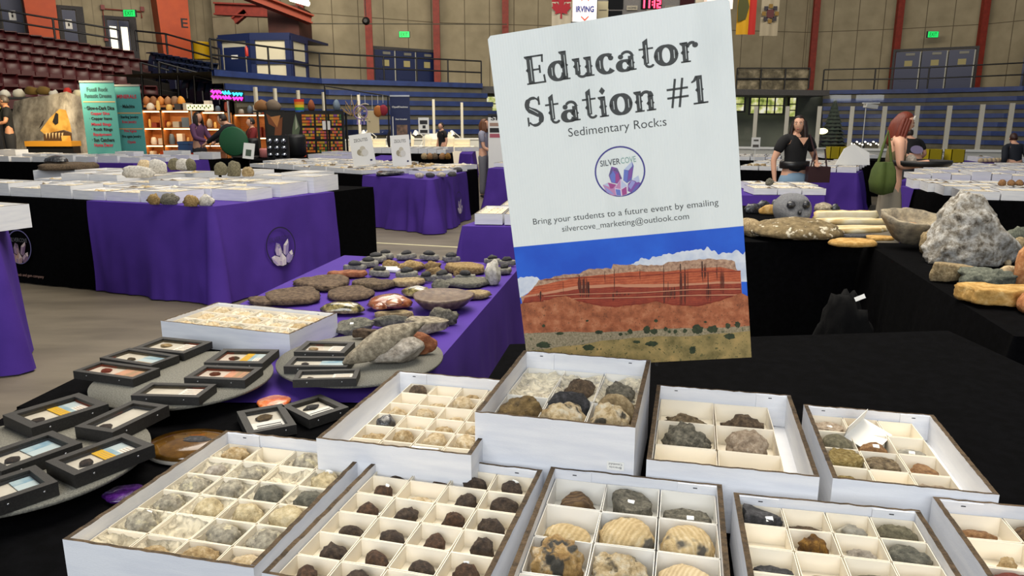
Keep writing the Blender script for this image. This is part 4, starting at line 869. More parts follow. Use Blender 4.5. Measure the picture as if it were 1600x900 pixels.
R7 = quad((1395, 256), (1660, 259), (1655, 252)); cloth_obj(R7, 'black_cloth', 'black cloth over the far right table along the rink boards', seed=34)
cloth_obj(sub(R7, .36, .72, 0, .9), 'purple', 'purple cloth over the middle of the far right table', sides=(0,), lift=.006, out=.03, seed=35, name='table_runner')
R8 = quad((1120, 251), (1222, 253), (1218, 247)); cloth_obj(R8, 'black_cloth', 'black cloth over the far table just right of the board', seed=36)
cloth_obj(sub(R8, .8, 1, 0, 1), 'purple', 'purple cloth at the end of the far table beside the person in black', sides=(0, 1), lift=.006, out=.03, seed=37, name='table_runner')
fill_table(sub(R8, .3, 1, .1, 1), 2, 3, 'the far table just right of the board', 'cartons on the far table by the board', hs=(.08,), seed=38, pref=(1, 1))
R9 = quad((1270, 250), (1392, 251), (1388, 246)); cloth_obj(R9, 'black_cloth', 'black cloth over the far table with yellow crates between the standing people', seed=39)
# --- near left fragment
L0 = quad((-170, 352), (-12, 366), (8, 352), z=.88); 
cloth_obj(L0, 'purple', 'purple cloth hanging from the table at the left picture edge', seed=40, sides=(0, 1), z=.88, flare=.06, amp=.04)
def carton(lab, p, W_, d, h, rz, z=.757, fillk=True):
    mb, nx, ny = cartonmesh(W_, d, h, 4); o = mb.build('specimen_carton', [M['card'], M['cell'], M['rim']], None, (p[0], p[1], z), rz); return tag(o, lab, 'carton')
e = L0[1] - L0[0]; c = bil(L0, .93, .4); carton('grey sided white carton on the purple table at the left picture edge', c, .36, .3, .15, math.atan2(e.y, e.x), .887)

# stones lying on the far tables
def rbox(name, lab, cat, bb, kind, m, h, group=None, z=.757, rz=0, sub=3, rough=.15, tagat=None, depth=None, dz=0):
    """stone whose outline in the photo is bb = (x0, x1, y0, y1), standing on the level z, h high"""
    cx = (bb[0] + bb[1]) / 2; f_ = G(cx, bb[3], z); b_ = G(cx, bb[2], z + h); d = depth or max(.5 * h, min(b_.y - f_.y, 3 * (bb[1] - bb[0]) / FPX * f_.y))
    y = f_.y + d / 2; dep = y * math.cos(PITCH) + (H - z) * math.sin(PITCH); x = (cx - 800) / FPX * dep; W_ = (bb[1] - bb[0]) / FPX * dep
    return rock(name, lab, cat, (x, y, z + dz), (W_, d, h), kind, m, rz, group, sub, rough, tagat=tagat)
for i, a in enumerate([((190, 245, 262, 278), 'knobby', 'whitecoral', 'pale crystal cluster', .12, .86), ((215, 240, 255, 272), 'lump', 'sand2', 'tan crystal lump', .15, .86),
    ((232, 262, 254, 272), 'lump', 'whitecoral', 'white rounded stone', .16, .86), ((262, 285, 251, 266), 'lump', 'olive', 'olive green stone', .14, .86), ((275, 300, 252, 267), 'dome', 'whitecoral', 'white round stone', .14, .86), ((290, 307, 252, 267), 'lump', 'olive', 'small olive stone', .14, .86),
    ((335, 357, 258, 274), 'lump', 'olive', 'brown green stone', .14, .86), ((355, 378, 256, 276), 'knobby', 'olive', 'tall brown green stone', .16, .86), ((378, 398, 263, 276), 'lump', 'tanrock', 'tan stone', .1, .86)]):
    rbox('mineral_specimen', '%s on the back cartons of the long left table, %s from left' % (a[3], ORD[i]), 'mineral', a[0], a[1], a[2], a[4], 'stones on the long left table', z=a[5] + .14)
fk = rbox('mineral_specimen', 'flat dark brown stone with sparkling edge on the long left table', 'mineral', (66, 140, 252, 268), 'slab', 'brownrock', .08, None, z=M1Z + .14)
rock('basket', 'low black basket standing on the flat dark brown stone', 'basket', tuple(fk.location + Vector((-.1, 0, .08))), (.28, .2, .09), 'dome', 'blackshiny')
mb = MB(); mb.box((-.32, -.13, 0), (.32, .13, .137)); tag(mb.build('specimen_carton', M['card'], None, fk.location - Vector((0, 0, .139))), 'closed white carton under the flat dark brown stone', 'carton')
for i, a in enumerate([((228, 252, 305, 320), 'nodule', 'tan'), ((250, 282, 308, 320), 'greystone', 'grey purple'), ((286, 312, 305, 323), 'nodule', 'golden tan'), ((310, 336, 307, 322), 'whitecoral', 'white')]):
    rbox('crystal_cluster', '%s crystal cluster at the purple corner, %s of four from left' % (a[2], ORD[i]), 'mineral', a[0], 'knobby', a[1], .1, 'clusters at the purple corner', z=M1Z + .01, rough=.3)
for i in range(9):
    x = 640 + (i % 5) * 17 + (i // 5) * 8; y = 266 + (i // 5) * 7 - (i % 5) * .6
    rbox('mineral_specimen', 'small pale mineral on the purple end of the second table, %s of nine' % ORD[i], 'mineral', (x, x + 15, y - 4, y + 5), 'lump', 'palest' if i % 2 else 'darkgrey', .07, 'pale minerals on the purple corner', z=.765, sub=2, depth=.12)
rbox('mineral_specimen', 'low black mineral slab at the near left of the purple end', 'mineral', (588, 632, 265, 275), 'slab', 'blackshiny', .05, z=.765)
for i, (x, m_) in enumerate([(663, 'tanrock'), (672, 'orange'), (680, 'brownrock'), (691, 'orange'), (700, 'gold')]):
    rbox('mineral_specimen', 'brown polished stone, %s in the row right of the stone signs' % ORD[i], 'mineral', (x - 5, x + 5, 239, 249), 'lump', m_, .12, 'brown stones far back', z=.85, sub=2, depth=.12)
for i, x in enumerate((1560, 1574, 1587)):
    rbox('mineral_specimen', 'round brown stone on the right cartons, %s of three' % ORD[i], 'mineral', (x, x + 11, 283, 291), 'dome', 'orange', .07, 'round brown stones', z=.86, sub=2, depth=.09)
for i in range(8):
    x = 1528 + i * 6.5; rbox('mineral_specimen', 'pale tan stone in the heap on the far right table, %s from left' % ORD[i], 'mineral', (x, x + 9, 246 + (i % 2), 254), 'lump', 'sand2', .09, 'heap of pale stones', z=.76, sub=2, depth=.1)
rbox('mineral_specimen', 'pale pointed stone on the cartons before the person in black', 'mineral', (1196, 1208, 278, 290), 'angular', 'greyish', .08, z=.86, depth=.1)
for i, x in enumerate((1170, 1182, 1192)):
    rbox('mineral_specimen', 'brown stone on the table right of the board, %s of three' % ORD[i], 'mineral', (x - 5, x + 6, 254, 265), 'knobby', 'tanrock', .1, 'brown stones right of the board', z=.76, sub=2, depth=.1)
# fallen white board on the table between the standing people
p = D(1340, 262, 10.9); mb = MB(); mb.prism([(-.25, -.02), (.38, -.02), (.3, .02), (-.2, .02)], 0, .3); pts = [(-.22, .0), (.36, .06), (.22, .32), (-.02, .42)]
mb = MB(); mb.add([(-.27, 0, 0), (.3, 0, 0), (.28, .02, .2), (.06, .12, .34), (-.1, .1, .26), (-.27, .015, 0), (.3, .015, 0), (.28, .035, .2), (.06, .135, .34), (-.1, .115, .26)], [(0, 1, 2, 3, 4), (9, 8, 7, 6, 5), (0, 5, 6, 1), (1, 6, 7, 2), (2, 7, 8, 3), (3, 8, 9, 4), (4, 9, 5, 0)])
p = bil(R4, .93, .22); tag(mb.build('blank_sign', M['paper'], None, (p.x, p.y, .85)), 'blank white folded board standing on the table between the standing people', 'sign')

# two signs with a pale stone picture
def stone_sign(lab, px0, px1, pyt, pyb, Y, tilt):
    p, q = D(px0, pyb, Y), D(px1, pyt, Y); W_, h = q.x - p.x, q.z - p.z; t = thing('table_sign', lab, 'sign', ((p.x + q.x) / 2, Y, p.z), rot=(0, R(tilt), 0))
    mb = MB(); mb.box((-W_ / 2, 0, 0), (W_ / 2, .008, h)); mb.build('board', M['paper'], t)
    mb = MB(); put_text(mb, 'ZEOLITES', (0, -.002, h * .76), W_ * .62, h * .1); mb.build('lettering', mat('sign_grey', '#4a4844', .7), t)
    mb = MB()
    for x, z, r_, m_ in ((-.12, .42, .14, 0), (.02, .52, .13, 1), (.1, .4, .15, 2), (-.02, .36, .1, 1)):
        mb.add([(W_ * (x + r_ * math.cos(a * .63)), -.001 - .0004 * m_, h * (z + r_ * .75 * math.sin(a * .63))) for a in range(10)], [tuple(range(10))], m_)
    mb.build('stone_picture', [mat('picture_olive', '#a49c84', .7), mat('picture_cream', '#c9c3b2', .7), mat('picture_pale', '#d8d6d0', .7)], t)
    mb = MB(); mb.cbox((W_ * .32, -.002, h * .14), (W_ * .1, .001, h * .05)); mb.build('small_emblem', mat('emblem_navy', '#2a2a55', .7), t)
    mb = MB(); mb.tube([(0, .02, h * .6), (0, .3 * h, 0)], .008, n=6); mb.build('easel_leg', M['black'], t)
stone_sign('left one of two white stone signs standing on the second table', 553, 586, 209, 258, 11.6, -8); stone_sign('right one of two white stone signs standing on the second table', 614, 642, 211, 259, 11.6, -4)

# ------------------------------------------------------------------ people
def skin_mesh(nodes, edges, sub=1):
    me = bpy.data.meshes.new('b'); me.from_pydata([n[0] for n in nodes], edges, []); o = bpy.data.objects.new('b', me); COL.objects.link(o)
    o.modifiers.new('s', 'SKIN'); 
    for i, n in enumerate(nodes):
        sv = me.skin_vertices[0].data[i]; r = n[1]; sv.radius = r if isinstance(r, tuple) else (r, r); sv.use_root = (i == 0)
    s = o.modifiers.new('u', 'SUBSURF'); s.levels = sub; s.render_levels = sub
    dg = bpy.context.evaluated_depsgraph_get(); m2 = bpy.data.meshes.new_from_object(o.evaluated_get(dg))
    vs = [tuple(v.co) for v in m2.vertices]; fs = [tuple(p.vertices) for p in m2.polygons]
    bpy.data.objects.remove(o); bpy.data.meshes.remove(me); bpy.data.meshes.remove(m2); return vs, fs
def person(lab, px, Y, top, rz, skin='skin', shirt='#101012', pants='#6f8aa6', hair='#241812', hairlen=.0, sleeve=.5, lean=0, ra=None, la=None, headturn=0, headtilt=0, seat=False, wide=1.0, neck_v=False, z0=0, cap=None, detail=False, tank=False, shoes='#202022', widelegs=1.0, midriff=False):
    """figure facing local -y; top = height of the crown; arms given as elbow/wrist points for a 1.7 m body"""
    base = XY(px, Y); s = (top - z0) / 1.70 / (1 if not seat else 1); t = thing('person', lab, 'person', (base.x, base.y, z0), rz)
    Ln = math.tan(R(lean)); L_ = lambda x, y, z: Vector((x, y - max(0, z - .95) * Ln, z)) * s
    if lean: 
        hz = lambda z: .95 + (z - .95) * math.cos(R(lean)) if z > .95 else z
        L_ = lambda x, y, z: Vector((x, y - max(0, z - .95) * math.sin(R(lean)) * 1.05, hz(z))) * s
    w_ = wide; ra = ra or ((-.24, .02, 1.13), (-.24, -.06, .88)); la = la or ((.24, .02, 1.13), (.24, -.06, .88))
    N = [(L_(0, 0, .95), (.15 * w_ * s, .105 * s)), (L_(0, .0, 1.12), (.125 * w_ * s, .095 * s)), (L_(0, -.005, 1.30), (.15 * w_ * s, .11 * s)), (L_(0, .01, 1.42), (.085 * s, .07 * s)), (L_(0, -.005, 1.50), .05 * s), (L_(0, -.015, 1.56), .06 * s)]
    E = [(0, 1), (1, 2), (2, 3), (3, 4), (4, 5)]
    def chain(root, pts):
        k = root
        for p, r in pts: N.append((p, r)); E.append((k, len(N) - 1)); k = len(N) - 1
    hands = []
    for sg, arm in ((-1, ra), (1, la)):
        sh = L_(sg * .17 * (.5 + w_ / 2), .01, 1.40); el, wr = Vector(arm[0]) * s, Vector(arm[1]) * s; d = (wr - el).normalized()
        chain(3, [(sh, .06 * s * (.6 + .4 * w_)), (sh.lerp(el, .5), .05 * s * (.5 + .5 * w_)), (el, .041 * s), (el.lerp(wr, .5), .038 * s), (wr, .027 * s), (wr + d * .05 * s, (.036 * s, .02 * s)), (wr + d * .09 * s, (.036 * s, .016 * s))]); hands.append((wr, d, sg))
    for sg in (-1, 1):
        if seat: leg = [(Vector((sg * .1, -.02, .9)) * s, .09 * s), (Vector((sg * .12, -.42, .9)) * s, .062 * s), (Vector((sg * .12, -.44, .5)) * s, .045 * s), (Vector((sg * .12, -.44, .5)) * s + Vector((0, -.1, -.03)), .035 * s)]
        else: leg = [(Vector((sg * .1 * w_, 0, .86)) * s, .09 * s * w_), (Vector((sg * .11 * w_, -.01, .48)) * s, .06 * s * w_), (Vector((sg * .11 * w_, .01, .28)) * s, .055 * s), (Vector((sg * .11 * w_, .02, .08)) * s, .04 * s), (Vector((sg * .12 * w_, -.1, .035)) * s, .035 * s), (Vector((sg * .12 * w_, -.17, .03)) * s, .028 * s)]
        chain(0, leg)
    vs, fs = skin_mesh(N, E); mb = MB(); mb.add(vs, fs, 0, True)
    # head
    hc = L_(0, -.03, 1.60); hm = Matrix.Translation(hc) @ Matrix.Rotation(R(headturn), 4, 'Z') @ Matrix.Rotation(R(headtilt + lean * .3), 4, 'X')
    V, F = ICO(3); hv = []
    for v in V:
        x, y, z = v; k = 1 - .28 * max(0, -z) ** 1.3; f_ = max(0, -y)
        p = Vector((x * .074 * k, y * .095 * (1 - .08 * max(0, -z)), z * .118))
        e = math.exp(-((x / .2) ** 2 + ((z + .1) / .22) ** 2)); p.y -= .02 * e * f_                           # nose
        e = math.exp(-(((abs(x) - .38) / .2) ** 2 + ((z - .1) / .16) ** 2)); p.y += .008 * e * f_               # eye sockets
        e = math.exp(-((x / .3) ** 2 + ((z + .78) / .2) ** 2)); p.y -= .01 * e * f_                             # chin
        hv.append(p * s)
    mb.add(hv, F, 0, True, hm)
    for sg in (-1, 1): mb.ball((0, 0, 0), (.012 * s, .02 * s, .03 * s), 0, 1, hm @ Matrix.Translation((sg * .074 * s, .01 * s, -.005 * s)))
    for wr, d, sg in hands:                                                                                    # fingers and thumb
        sd = d.cross(Vector((0, 0, 1))); sd = sd.normalized() if sd.length > .2 else Vector((0, -1, 0)); up = sd.cross(d)
        for k, ln in enumerate((.062, .074, .07, .055)):
            b0 = wr + d * .085 * s + sd * (k - 1.5) * .017 * s; dr = (d + up * -.25).normalized(); p1 = b0 + d * ln * .5 * s; mb.tube([b0, p1, p1 + (d * .6 - up * .8).normalized() * ln * .5 * s], [.0085 * s, .008 * s, .006 * s], 0, 6)
        b0 = wr + d * .03 * s - sd * .03 * s; p1 = b0 + (d - sd * .8).normalized() * .035 * s; mb.tube([b0, p1, p1 + d * .03 * s], [.011 * s, .01 * s, .007 * s], 0, 6)
    body = mb.build('body', M[skin], t)
    if detail:
        mb = MB()
        for sg in (-1, 1): mb.ball((sg * .029 * s, -.083 * s, .012 * s), (.0125 * s, .006 * s, .006 * s), 0, 2, hm); mb.ball((sg * .028 * s, -.089 * s, .012 * s), (.0055 * s, .003 * s, .0055 * s), 1, 2, hm)
        mb.build('eyes', [mat('eye_white', '#d8d0c8', .3), mat('iris', '#2a1a10', .3)], body)
        mb = MB()
        for sg in (-1, 1): mb.tube([(sg * .012 * s, -.093 * s, .031 * s), (sg * .03 * s, -.09 * s, .036 * s), (sg * .046 * s, -.08 * s, .03 * s)], .003 * s, 0, 5, hm)
        mb.build('eyebrows', mat('brow', hair, .8), body)
        mb = MB(); mb.ball((0, -.083 * s, -.058 * s), (.023 * s, .008 * s, .007 * s), 0, 2, hm); mb.build('lips', mat('lips', '#a85a52', .5), body)
    # shirt and trousers grown a little over the body
    g = .013 * s; Np = []; 
    if tank: SN = [0.35, 1, 2, 3]
    NN = [(N[0][0] + Vector((0, 0, -.13 * s)) if not midriff else N[1][0], tuple(a + g for a in (N[0][1] if not midriff else N[1][1]))), (N[1][0].lerp(N[2][0], .3), tuple(a + g for a in N[1][1])), (N[2][0], tuple(a + g for a in N[2][1])), (L_(0, .01, 1.43), (.08 * s + g, .06 * s + g))]
    EE = [(0, 1), (1, 2), (2, 3)]
    if not tank:
        for sg, arm in ((-1, ra), (1, la)):
            sh = L_(sg * .17 * (.5 + w_ / 2), .01, 1.40); el, wr = Vector(arm[0]) * s, Vector(arm[1]) * s
            pts = [(sh, .062 * s * (.6 + .4 * w_) + g), (sh.lerp(el, min(1, sleeve * 1.6)), .052 * s * (.5 + .5 * w_) + g)]
            if sleeve > .7: pts += [(el.lerp(wr, .5), .04 * s + g), (el.lerp(wr, .95), .03 * s + g)]
            k = 3
            for p, r in pts: NN.append((p, (r, r) if not isinstance(r, tuple) else r)); EE.append((k, len(NN) - 1)); k = len(NN) - 1
    vs, fs = skin_mesh(NN, EE); mb = MB(); mb.add(vs, fs, 0, True); mb.build('shirt', mat('shirt_' + shirt.strip('#'), shirt, .85, bump=.1, bs=60), t)
    NN = [(N[0][0] * 1.0, tuple(a + g for a in N[0][1])), (Vector((N[0][0].x, N[0][0].y, N[0][0].z + .07 * s)), (N[1][1][0] + g * .8, N[1][1][1] + g * .8))]; EE = [(0, 1)]
    for sg in (-1, 1):
        if seat: pts = [(Vector((sg * .1, -.02, .9)) * s, .095 * s), (Vector((sg * .12, -.42, .9)) * s, .075 * s), (Vector((sg * .12, -.44, .55)) * s, .06 * s)]
        else: pts = [(Vector((sg * .1 * w_, 0, .84)) * s, (.1 * w_ + .004) * s), (Vector((sg * .11 * w_, -.01, .48)) * s, (.068 + .04 * (widelegs - 1)) * s * w_ + g), (Vector((sg * .115 * w_, .01, .06)) * s, (.058 + .06 * (widelegs - 1)) * s + g)]
        k = 0
        for p, r in pts: NN.append((p, (r, r))); EE.append((k, len(NN) - 1)); k = len(NN) - 1
    vs, fs = skin_mesh(NN, EE); mb = MB(); mb.add(vs, fs, 0, True); mb.build('trousers', mat('trousers_' + pants.strip('#'), pants, .85, c2=None, bump=.1, bs=60), t)
    if not seat:
        for sg in (-1, 1):
            mb = MB(); mb.ball((sg * .12 * w_ * s, -.07 * s, .045 * s), (.05 * s, .13 * s, .045 * s), 0, 2); mb.build('shoe', mat('shoe', shoes, .6), t)
    # hair
    if hair:
        mb = MB(); V, F = ICO(3); hv = []
        for v in V:
            x, y, z = v; k = 1.1
            p = Vector((x * .074 * k, y * .098 * k + .008, z * .118 * 1.06 + .004))
            if y < -.25 and z < .62: p.y = max(p.y, -.02); p.x *= .9
            if hairlen and z < .2 and y > -.35: p.z -= hairlen * min(1, (.2 - z)) * (.75 + .25 * abs(noise.noise(Vector((x * 4, y * 4, 1))))); p.x *= 1 + .35 * min(1, hairlen * 2) * min(1, (.2 - z)); p.y += .02
            elif z < -.35: p.z *= .55
            hv.append(p * s)
        mb.add(hv, F, 0, True, hm)
        if hairlen:
            for sg in (-1, 1):
                for k in range(3):
                    a = Vector((sg * (.066 + .004 * k), -.03 + .03 * k, .05)); pts = [a, a + Vector((sg * .02, -.005, -.12)), a + Vector((sg * .03, -.015, -.12 - hairlen * .5)), a + Vector((sg * .02, -.03, -.1 - hairlen))]
                    mb.tube([p * s for p in pts], [.022 * s, .028 * s, .026 * s, .01 * s], 0, 7, hm)
        mb.build('hair', mat('hair_' + hair.strip('#'), hair, .5, bump=.4, bs=60, stretch=(1, 1, .15)), t)
    if cap:
        mb = MB(); mb.lathe([(.088 * s, 0), (.09 * s, .04 * s), (.075 * s, .09 * s), (.03 * s, .115 * s), (.005 * s, .118 * s)], 16, 0, hm @ Matrix.Translation((0, .005 * s, .02 * s)))
        mb.add([(.085 * s * math.sin(a), -.06 * s - .11 * s * math.cos(a), .03 * s - .02 * s * abs(math.sin(a))) for a in [R(-80 + 20 * k) for k in range(9)]] + [(.085 * s * math.sin(a), -.05 * s, .035 * s) for a in [R(-80 + 20 * k) for k in range(9)]], [(k, k + 1, 10 + k, 9 + k) for k in range(8)], 0, True, hm)
        mb.build('cap', mat('cap_white', cap, .8), t)
    return t, s, hm
P_ = person
t, s, hm = P_('person in a black v-neck top and blue jeans with long dark hair, looking left', 1247, 9.75, zat(183, 9.75), R(12), shirt='#0d0d10', pants='#7f9bb4', hair='#24140f', hairlen=.24, sleeve=.42, headturn=-38, wide=1.28, detail=True,
    ra=((-.31, .03, 1.12), (-.3, -.02, .86)), la=((.32, .02, 1.15), (.2, -.2, 1.1)))
mb = MB(); mb.add([(-.075 * s, -.155 * s, 1.43 * s), (.08 * s, -.15 * s, 1.43 * s), (.0, -.175 * s, 1.33 * s)], [(0, 1, 2)]); mb.build('neckline', M['skin'], t)
mb = MB(); mb.tube([(.13 * s, -.1 * s, 1.47 * s), (.2 * s, -.16 * s, 1.2 * s), (.22 * s, -.12 * s, .98 * s)], .012 * s, n=6); mb.build('strap', mat('strap_brown', '#3a2024', .6), t)
b_ = t.matrix_basis if False else None
bx = MB(); bx.prism([(-.14, -.04), (.14, -.04), (.14, .06), (-.14, .06)], 0, .2); bx.tube([(-.1, 0, .2), (-.06, 0, .42), (.06, 0, .42), (.1, 0, .2)], .01, n=6)
pb = D(1277, 285, 9.55); tag(bx.build('handbag', mat('brown_leather', '#33191c', .5), None, pb), 'dark brown handbag held by the person in the black v-neck', 'handbag')
tb = MB(); tb.lathe([(.2, -.05), (.212, -.045), (.212, .045), (.2, .05)], 24, M=Matrix.Translation((0, 0, 1.06 * s)) @ Matrix.Diagonal((1.0 * s, .74 * s, s, 1))); tb.build('belt', mat('black_belt', '#18181a', .35), t)

t, s, hm = P_('person with red hair, olive vest and grey trousers, holding a black tray', 1403, 8.1, zat(178, 8.1), R(72), shirt='#6b6242', pants='#8f8676', hair='#6e2a16', hairlen=.2, tank=True, midriff=True, headtilt=18, lean=3, detail=True, widelegs=2.4, wide=1.05,
    ra=((-.2, -.04, 1.13), (-.1, -.3, 1.15)), la=((.2, -.04, 1.13), (.1, -.3, 1.16)))
mb = MB(); mb.tube([(-.08 * s, -.06 * s, .07 * s), (0, -.075 * s, .1 * s), (.08 * s, -.06 * s, .07 * s)], .012 * s, n=6, M=hm); mb.build('sunglasses', mat('white_frame', '#d8d4cc', .4), t)
for sg in (-1, 1): mb = MB(); mb.tube([(sg * .09 * s, -.09 * s, 1.3 * s), (sg * .1 * s, -.05 * s, 1.46 * s), (sg * .09 * s, .06 * s, 1.42 * s)], .014 * s, n=6); mb.build('vest_strap', mat('vest_olive', '#8a8268', .8), t)
p = D(1376, 304, 7.95); bg = MB()
bg.lathe([(.02, -.005), (.11, .03), (.13, .14), (.115, .26), (.08, .34)], 18, wob=lambda a, r, z: (1 + .06 * math.sin(5 * a)) * (1 if abs(math.cos(a)) > .3 else .55)); 
p = D(1377, 304, 7.86); r = tag(bg.build('shoulder_bag', mat('green_canvas', '#4a5a22', .8, c2='#3e4e1c', ns=6, bump=.2, bs=40), None, p), 'olive green cloth shoulder bag hanging beside the person with red hair', 'bag')
mb = MB(); mb.tube([(-.07, 0, .33), (-.02, .03, .5), (.03, .06, .66), (.05, .03, .5), (.07, 0, .33)], .014, n=6); mb.build('strap', mat('green_canvas', '#4a5a22', .8), r)
tb = MB(); tb.lathe([(.28, 0), (.3, .02), (.305, .06), (.29, .06), (.28, .02), (.02, .015)], 24); p = D(1437, 259, 8.0); tag(tb.build('display_tray', M['black'], None, p), 'round black tray held out by the person with red hair', 'tray')
rock('mineral_specimen', 'small pale stone on the tray held by the person with red hair', 'mineral', tuple(p + Vector((-.1, 0, .02))), (.12, .1, .1), 'lump', 'palest')
t, s, hm = P_('person in a white cap and black printed shirt, bending over the far table', 1437, 13.4, 1.50, R(180), shirt='#0f0f12', pants='#26282c', hair='#2a2018', lean=30, sleeve=.45, cap='#d8d4d0', headtilt=-10, wide=1.25, ra=((-.3, -.2, 1.1), (-.24, -.42, .95)), la=((.3, -.2, 1.1), (.24, -.42, .95)))
mb = MB(); mb.add([(.13 * math.cos(a) * s, .0, .09 * math.sin(a) * s) for a in [R(20 * k) for k in range(18)]], [tuple(range(18))], 0, False, Matrix.Translation((0, .02 * s, 1.2 * s)) @ Matrix.Rotation(R(24), 4, 'X')); mb.build('oval_print', mat('lavender_print', '#8a80a0', .7), t)
P_('person in a dark navy jacket at the right picture edge, bending away', 1596, 13.5, 1.36, R(170), shirt='#161b26', pants='#1c1e22', hair='#3a1c16', lean=20, sleeve=1, wide=1.2)
mb = MB(); mb.prism([(-.6, -.4), (.6, -.4), (.6, .4), (-.6, .4)], 0, .33); pl = XY(14, 17.0); tag(mb.build('added_riser', M['black'], None, pl), 'added low black riser, unseen behind the far left table', 'riser')  # added block, hidden by the table, that lifts the next figure
t, s, hm = P_('person in a black shirt with a lime lanyard standing at far left', 12, 17.0, 2.1, R(-55), skin='skin2', shirt='#0d0e0e', pants='#1c1c1e', hair='#4a4038', sleeve=.45, z0=.335, headturn=-25, wide=1.15, ra=((-.3, -.05, 1.15), (-.1, -.3, 1.12)), la=((.3, -.05, 1.15), (.12, -.3, 1.1)))
mb = MB(); mb.tube([(-.07 * s, -.1 * s, 1.47 * s), (-.03 * s, -.17 * s, 1.3 * s), (.0, -.175 * s, 1.15 * s), (.03 * s, -.17 * s, 1.3 * s), (.07 * s, -.1 * s, 1.47 * s)], .012 * s, n=6); mb.build('lanyard', mat('lime', '#b8cc3a', .6), t)
mb = MB(); mb.ball((0, -.15 * s, 1.24 * s), (.1 * s, .02 * s, .08 * s), 0, 2); mb.build('shirt_print', mat('pale_green_print', '#a8b890', .7), t)
P_('person in a plum jumper with dark hair in the left booth', 308, 17.6, 1.74, R(70), shirt='#5e3a5c', pants='#2a2a30', hair='#1e1410', hairlen=.14, sleeve=1, ra=((-.22, -.1, 1.15), (-.15, -.38, 1.08)), la=((.22, -.1, 1.15), (.15, -.38, 1.08)))
P_('person in dark navy bending over the left booth counter', 376, 17.2, 1.82, R(-95), shirt='#12141c', pants='#121318', hair='#2a1e18', lean=34, sleeve=1, ra=((-.24, -.45, 1.15), (-.18, -.7, 1.0)), la=((.24, -.45, 1.15), (.18, -.7, 1.0)))
P_('person in a red checked shirt with glasses sitting in the left booth', 393, 18.4, 1.62, R(-60), shirt='#7a1e20', pants='#2a2a2e', hair='#2a2420', sleeve=1, wide=1.25, ra=((-.26, -.1, 1.1), (-.12, -.3, 1.0)), la=((.26, -.1, 1.1), (.12, -.3, 1.0)))
P_('person in a grey shirt with brown hair behind the back table', 755, 15.5, 1.58, R(80), shirt='#8a8a9c', pants='#6a6a72', hair='#6a4228', hairlen=.12, sleeve=.42, ra=((-.2, -.05, 1.1), (-.15, -.3, 1.0)), la=((.2, -.05, 1.1), (.15, -.3, 1.0)))
P_('person with dark red hair behind the jewellery lamps', 617, 22.3, 1.55, R(30), shirt='#2a2426', pants='#222226', hair='#3a1a14', hairlen=.14, sleeve=1)
P_('person in a black shirt and cap beside the jewellery frame', 690, 22.2, 1.5, R(-50), shirt='#101014', pants='#222226', hair='#1c1614', sleeve=.45)

# ------------------------------------------------------------------ booths along the boards at left
def board_text(t, lines, W_, h, m_, y=-.006):
    for i, (txt, zc, wf, hf, c) in enumerate(lines):
        mb = MB(); put_text(mb, txt, (0, y, zc * h), W_ * wf, h * hf * 1.2, bold=.035); mb.build('lettering', mat('banner_ink', c, .7), t)
def rollup(lab, px0, px1, pyt, pyb, Y, lines, m='teal', rz=0):
    p, q = D((px0 + px1) / 2, pyb, Y), D(px1, pyt, Y); W_ = (px1 - px0) / FPX * Y; h = q.z; t = thing('rollup_banner', lab, 'banner', (p.x, p.y, 0), rz)
    mb = MB(); mb.box((-W_ / 2, 0, .08), (W_ / 2, .01, h)); mb.build('printed_cloth', M[m], t); mb = MB(); mb.box((-W_ / 2 - .02, -.1, 0), (W_ / 2 + .02, .1, .08)); mb.build('base', M['steel'], t)
    mb = MB(); mb.box((-W_ / 2, -.015, h), (W_ / 2, .025, h + .04)); mb.build('top_bar', M['steel'], t); board_text(t, lines, W_, h, m); return t, W_, h
hh = zat(128, 16.3)
def lz(y, Y=16.3): return zat(y, Y) / hh
K_, P1, G_ = '#15201f', '#b8324a', '#2c5a58'
t, W_, h = rollup('left teal banner with black and red printed lines', 137, 189, 129, 232, 16.3, [('Fossil Rock', lz(142), .62, .03, G_), ('Fantastic Dreams', lz(152), .78, .03, G_), ('· Glow-n-Dark Dice', lz(171), .86, .028, K_), ('Copper Dice', lz(180), .55, .028, P1), ('· Copper Items', lz(188), .66, .028, K_), ('Mixed Rings', lz(197), .58, .028, P1), ('· Rock Rings', lz(205), .62, .028, K_), ('Equipment', lz(213), .54, .028, P1), ('· Sun Catchers', lz(221), .66, .028, K_), ('Home Decor', lz(229), .56, .028, P1)])
mb = MB(); mb.box((-W_ * .45, -.005, lz(159) * h), (W_ * .48, -.002, lz(157.5) * h)); mb.build('ribbon_line', mat('ribbon', '#c9a06a', .6), t)
t, W_, h = rollup('right teal banner with smaller printed lines', 186, 228, 135, 232, 16.6, [('MINERALS', lz(148), .7, .03, P1), ('· Malachite', lz(164), .5, .028, K_), ('· Sterling Jewelry', lz(182), .7, .028, K_), ('Rose Jewelry', lz(190), .52, .028, P1), ('Fire Agate', lz(205), .45, .028, P1), ('· Fire agate Jewelry', lz(214), .75, .028, K_), ('Opals', lz(223), .3, .028, P1)])
for z_ in (171, 197): mb = MB(); mb.box((-W_ * .42, -.005, lz(z_ + 2) * h), (W_ * .45, -.002, lz(z_) * h)); mb.build('ribbon_line', mat('ribbon', '#c9a06a', .6), t)
